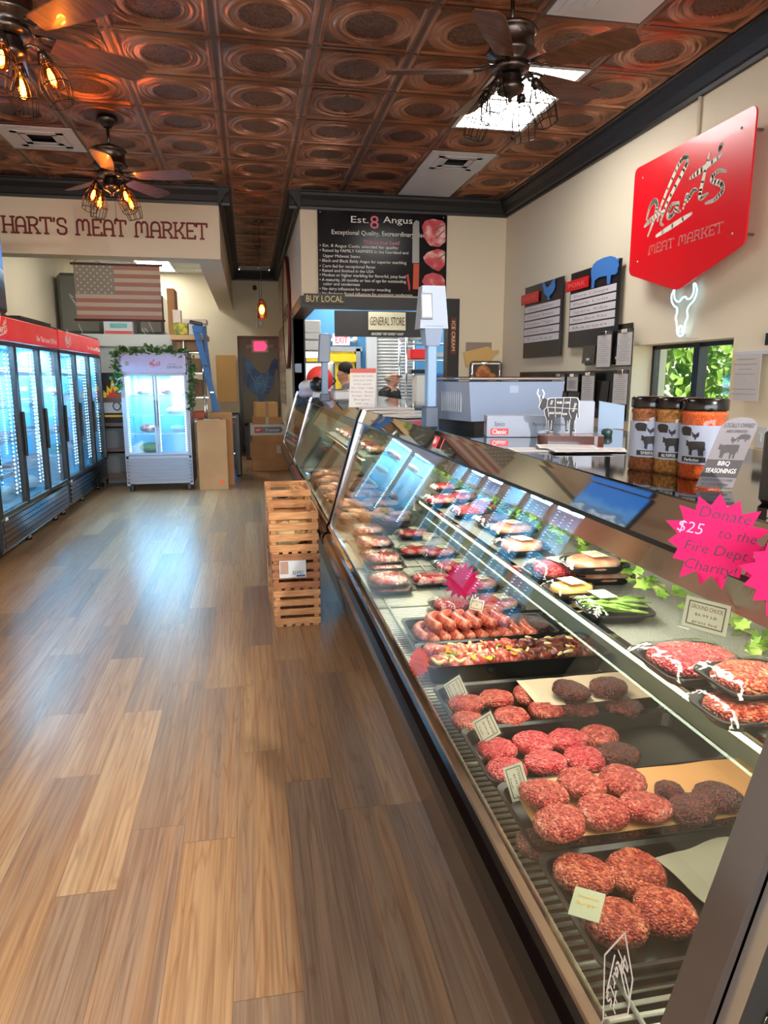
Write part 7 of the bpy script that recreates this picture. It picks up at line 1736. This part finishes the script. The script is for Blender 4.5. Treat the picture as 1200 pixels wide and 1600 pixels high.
m = MB(); m.prism([(.06, .64), (.17, .64), (.21, .69), (.17, .74), (.06, .74)], (Vector((0, 12.0, 0)), X, Z), .003, .005); q2 = m.build('red_arrow', mat('arrow_red', (180, 40, 50), .5), o); text('IBP', .05, wht_ink, q2, (Vector((.12, 11.995, .69)), X, Z), d=.001, width=.08)
carton(.03, .52, y0 + .05, y1, .78, .9, 'brown box above the white printed one, with a yellow strip', group=g)
carton(.08, .44, y0 + .05, y1 - .05, .90, 1.14, 'small light brown box on top of the corridor stack', mat('kraft'), group=g, rz=.1)
t = thing('black_stand', 'black framed low stand in the alcove behind the box stack', 'stand', (.1, 13.8, 0)); m = MB(); m.bx(-.1, -.06, 13.7, 14.0, 0, .68).bx(.3, .34, 13.7, 14, 0, .68).bx(-.1, .34, 13.7, 14, .64, .68); m.build('frame', black, t); B('grey_panel', mat('panel_grey', (110, 108, 100), .5), t, -.06, .3, 13.75, 13.8, .05, .64)
c = ony(398, 450, 14.38); o = MB().ball((c.x, 14.33, c.z), (.04, .05, .05)).build('wall_camera', mat('camera_dark', (70, 64, 60), .5)); tag(o, 'small dark dome camera on the end wall above the alcove', 'camera')
# rooster cutout on the alcove wall
a = ony(384, 637, 15.25); b = ony(434, 558, 15.25)
t = thing('rooster_sign', 'large blue metal rooster butcher-chart silhouette on the alcove wall', 'rooster sign', ((a.x + b.x) / 2, 15.25, a.z)); fr = (Vector((a.x, 15.24, a.z)), X, Z)
m = MB(); sil(m, HEN, fr, b.x - a.x, b.z - a.z, 0, .01); o = m.build('silhouette', mat('rooster_blue', (70, 108, 148), .45, .4, var=((44, 60, 90), 3, 2)), t)
m = MB(); w_, h_ = b.x - a.x, b.z - a.z
for pts in (((.1, .75), (.3, .5), (.5, .66)), ((.3, .5), (.35, .28)), ((.5, .66), (.6, .4), (.8, .42)), ((.6, .4), (.5, .26)), ((.7, .72), (.6, .4))): m.stroke([(x * w_, y * h_) for x, y in pts], .012, fr, .01, .012)
m.build('chart_line', mat('line_pale', (150, 180, 210), .5), o)
for s, u, v in (('BACK', .4, .6), ('WING', .42, .48), ('BREAST', .78, .6), ('THIGH', .6, .34), ('TAIL', .16, .7)): text(s, .05, mat('line_pale'), o, (Vector((a.x + u * w_, 15.23, a.z + v * h_)), X, Z), d=.001, width=.12)

# ---------------- wooden crates in front of the case ----------------
cw1 = mat('crate_wood', (204, 150, 98), .65, var=((178, 120, 76), 9, 4), stretch=(1, 1, 9)); cw2 = mat('crate_wood_brown', (168, 112, 70), .65, var=((140, 88, 54), 9, 4), stretch=(1, 1, 9))
def crate(x0, x1, y0, y1, z0, z1, m, label, slats=4, openend=False):
    t = thing('wooden_crate', label, 'wooden crate', ((x0 + x1) / 2, (y0 + y1) / 2, z0), group='stacked slatted wooden crates')
    h = (z1 - z0); sh = h / slats * .70; th = .01
    for nm, (a0, a1, b0, b1) in (('front_side', (x0, x1, y0, y0 + th)), ('rear_side', (x0, x1, y1 - th, y1)), ('left_side', (x0, x0 + th, y0 + th, y1 - th)), ('right_side', (x1 - th, x1, y0 + th, y1 - th))):
        mb = MB()
        for k in range(slats): z = z0 + .012 + k * (h - .012 - sh) / (slats - 1); mb.bx(a0, a1, b0, b1, z, z + sh, bev=.0015)
        mb.build(nm, m, t)
    mb = MB()
    for x in (x0 + th, x1 - th - .03):
        for y in (y0 + th, y1 - th - .03): mb.bx(x, x + .03, y, y + .03, z0, z1 - .002)
    mb.build('corner_post', m, t); mb = MB()
    for k in range(5): x = x0 + .02 + k * (x1 - x0 - .07) / 4; mb.bx(x, x + .035, y0, y1, z0, z0 + .012)
    mb.build('bottom', m, t); return t
cx0, cx1 = .105, .398
crate(cx0, cx1, 4.29, 4.72, .0, .235, cw1, 'lowest slatted crate of the near stack beside the meat case')
b_ = crate(cx0 - .005, cx1, 4.29, 4.72, .237, .47, cw2, 'middle slatted crate of the near stack, with a pasted white label')
lb2 = B('label', mat('crate_label', (206, 208, 210), .6), b_, .145, .31, 4.283, 4.289, .32, .43); B('picture', mat('label_wood', (176, 140, 120), .6), lb2, .15, .2, 4.281, 4.283, .345, .425); text('CRATE', .03, mat('slate_ink'), lb2, (Vector((.26, 4.283, .352)), -X, -Z), d=.0005, width=.07); B('blue_bar', mat('label_blue', (50, 90, 150), .6), lb2, .25, .305, 4.281, 4.283, .325, .337)
crate(cx0 - .015, cx1 - .005, 4.29, 4.72, .472, .735, cw1, 'topmost slatted crate of the near stack, filled with pale wood pieces')
crate(cx0 - .02, cx1 - .01, 4.76, 5.2, .0, .27, cw1, 'lowest slatted crate of the rear stack'); crate(cx0 - .02, cx1 - .01, 4.76, 5.2, .272, .54, cw2, 'middle slatted crate of the rear stack'); crate(cx0 - .02, cx1 - .01, 4.76, 5.2, .542, .80, cw1, 'topmost open crate of the rear stack holding smoking wood')
rn = random.Random(8); chw = mat('pale_wood_chunk', (232, 206, 150), .7, bump=(20, .5)); chb = mat('brown_wood_chunk', (176, 122, 72), .7, bump=(20, .5))
for k in range(14):
    x, y = rn.uniform(.15, .34), 4.36 + .021 * k; o = MB().box((x, y, .52 + rn.uniform(0, .08)), (.12, .05, .05), M=Euler((rn.uniform(-.4, .4), rn.uniform(-.4, .4), rn.uniform(-.5, .5))).to_matrix(), bev=.008).build('wood_piece', chw); tag(o, 'pale split wood piece inside the topmost near crate', 'wood piece', 'pale wood pieces in the crate')
for k, (x, y) in enumerate(((.30, 4.86), (.34, 4.95), (.28, 5.02))):
    o = MB().box((x, y, .75), (.12, .07, .07), M=Euler((.3 * k, .4, .5 * k)).to_matrix(), bev=.015).build('wood_piece', chb); tag(o, 'brown wood piece sticking out of the rear crate, %s from the front' % ORD[k], 'wood piece', 'brown wood pieces in the rear crate')
o = MB().ball((.2, 4.9, .74), (.05, .03, .02)).build('black_scoop', black); tag(o, 'small black scoop lying in the rear crate', 'scoop')
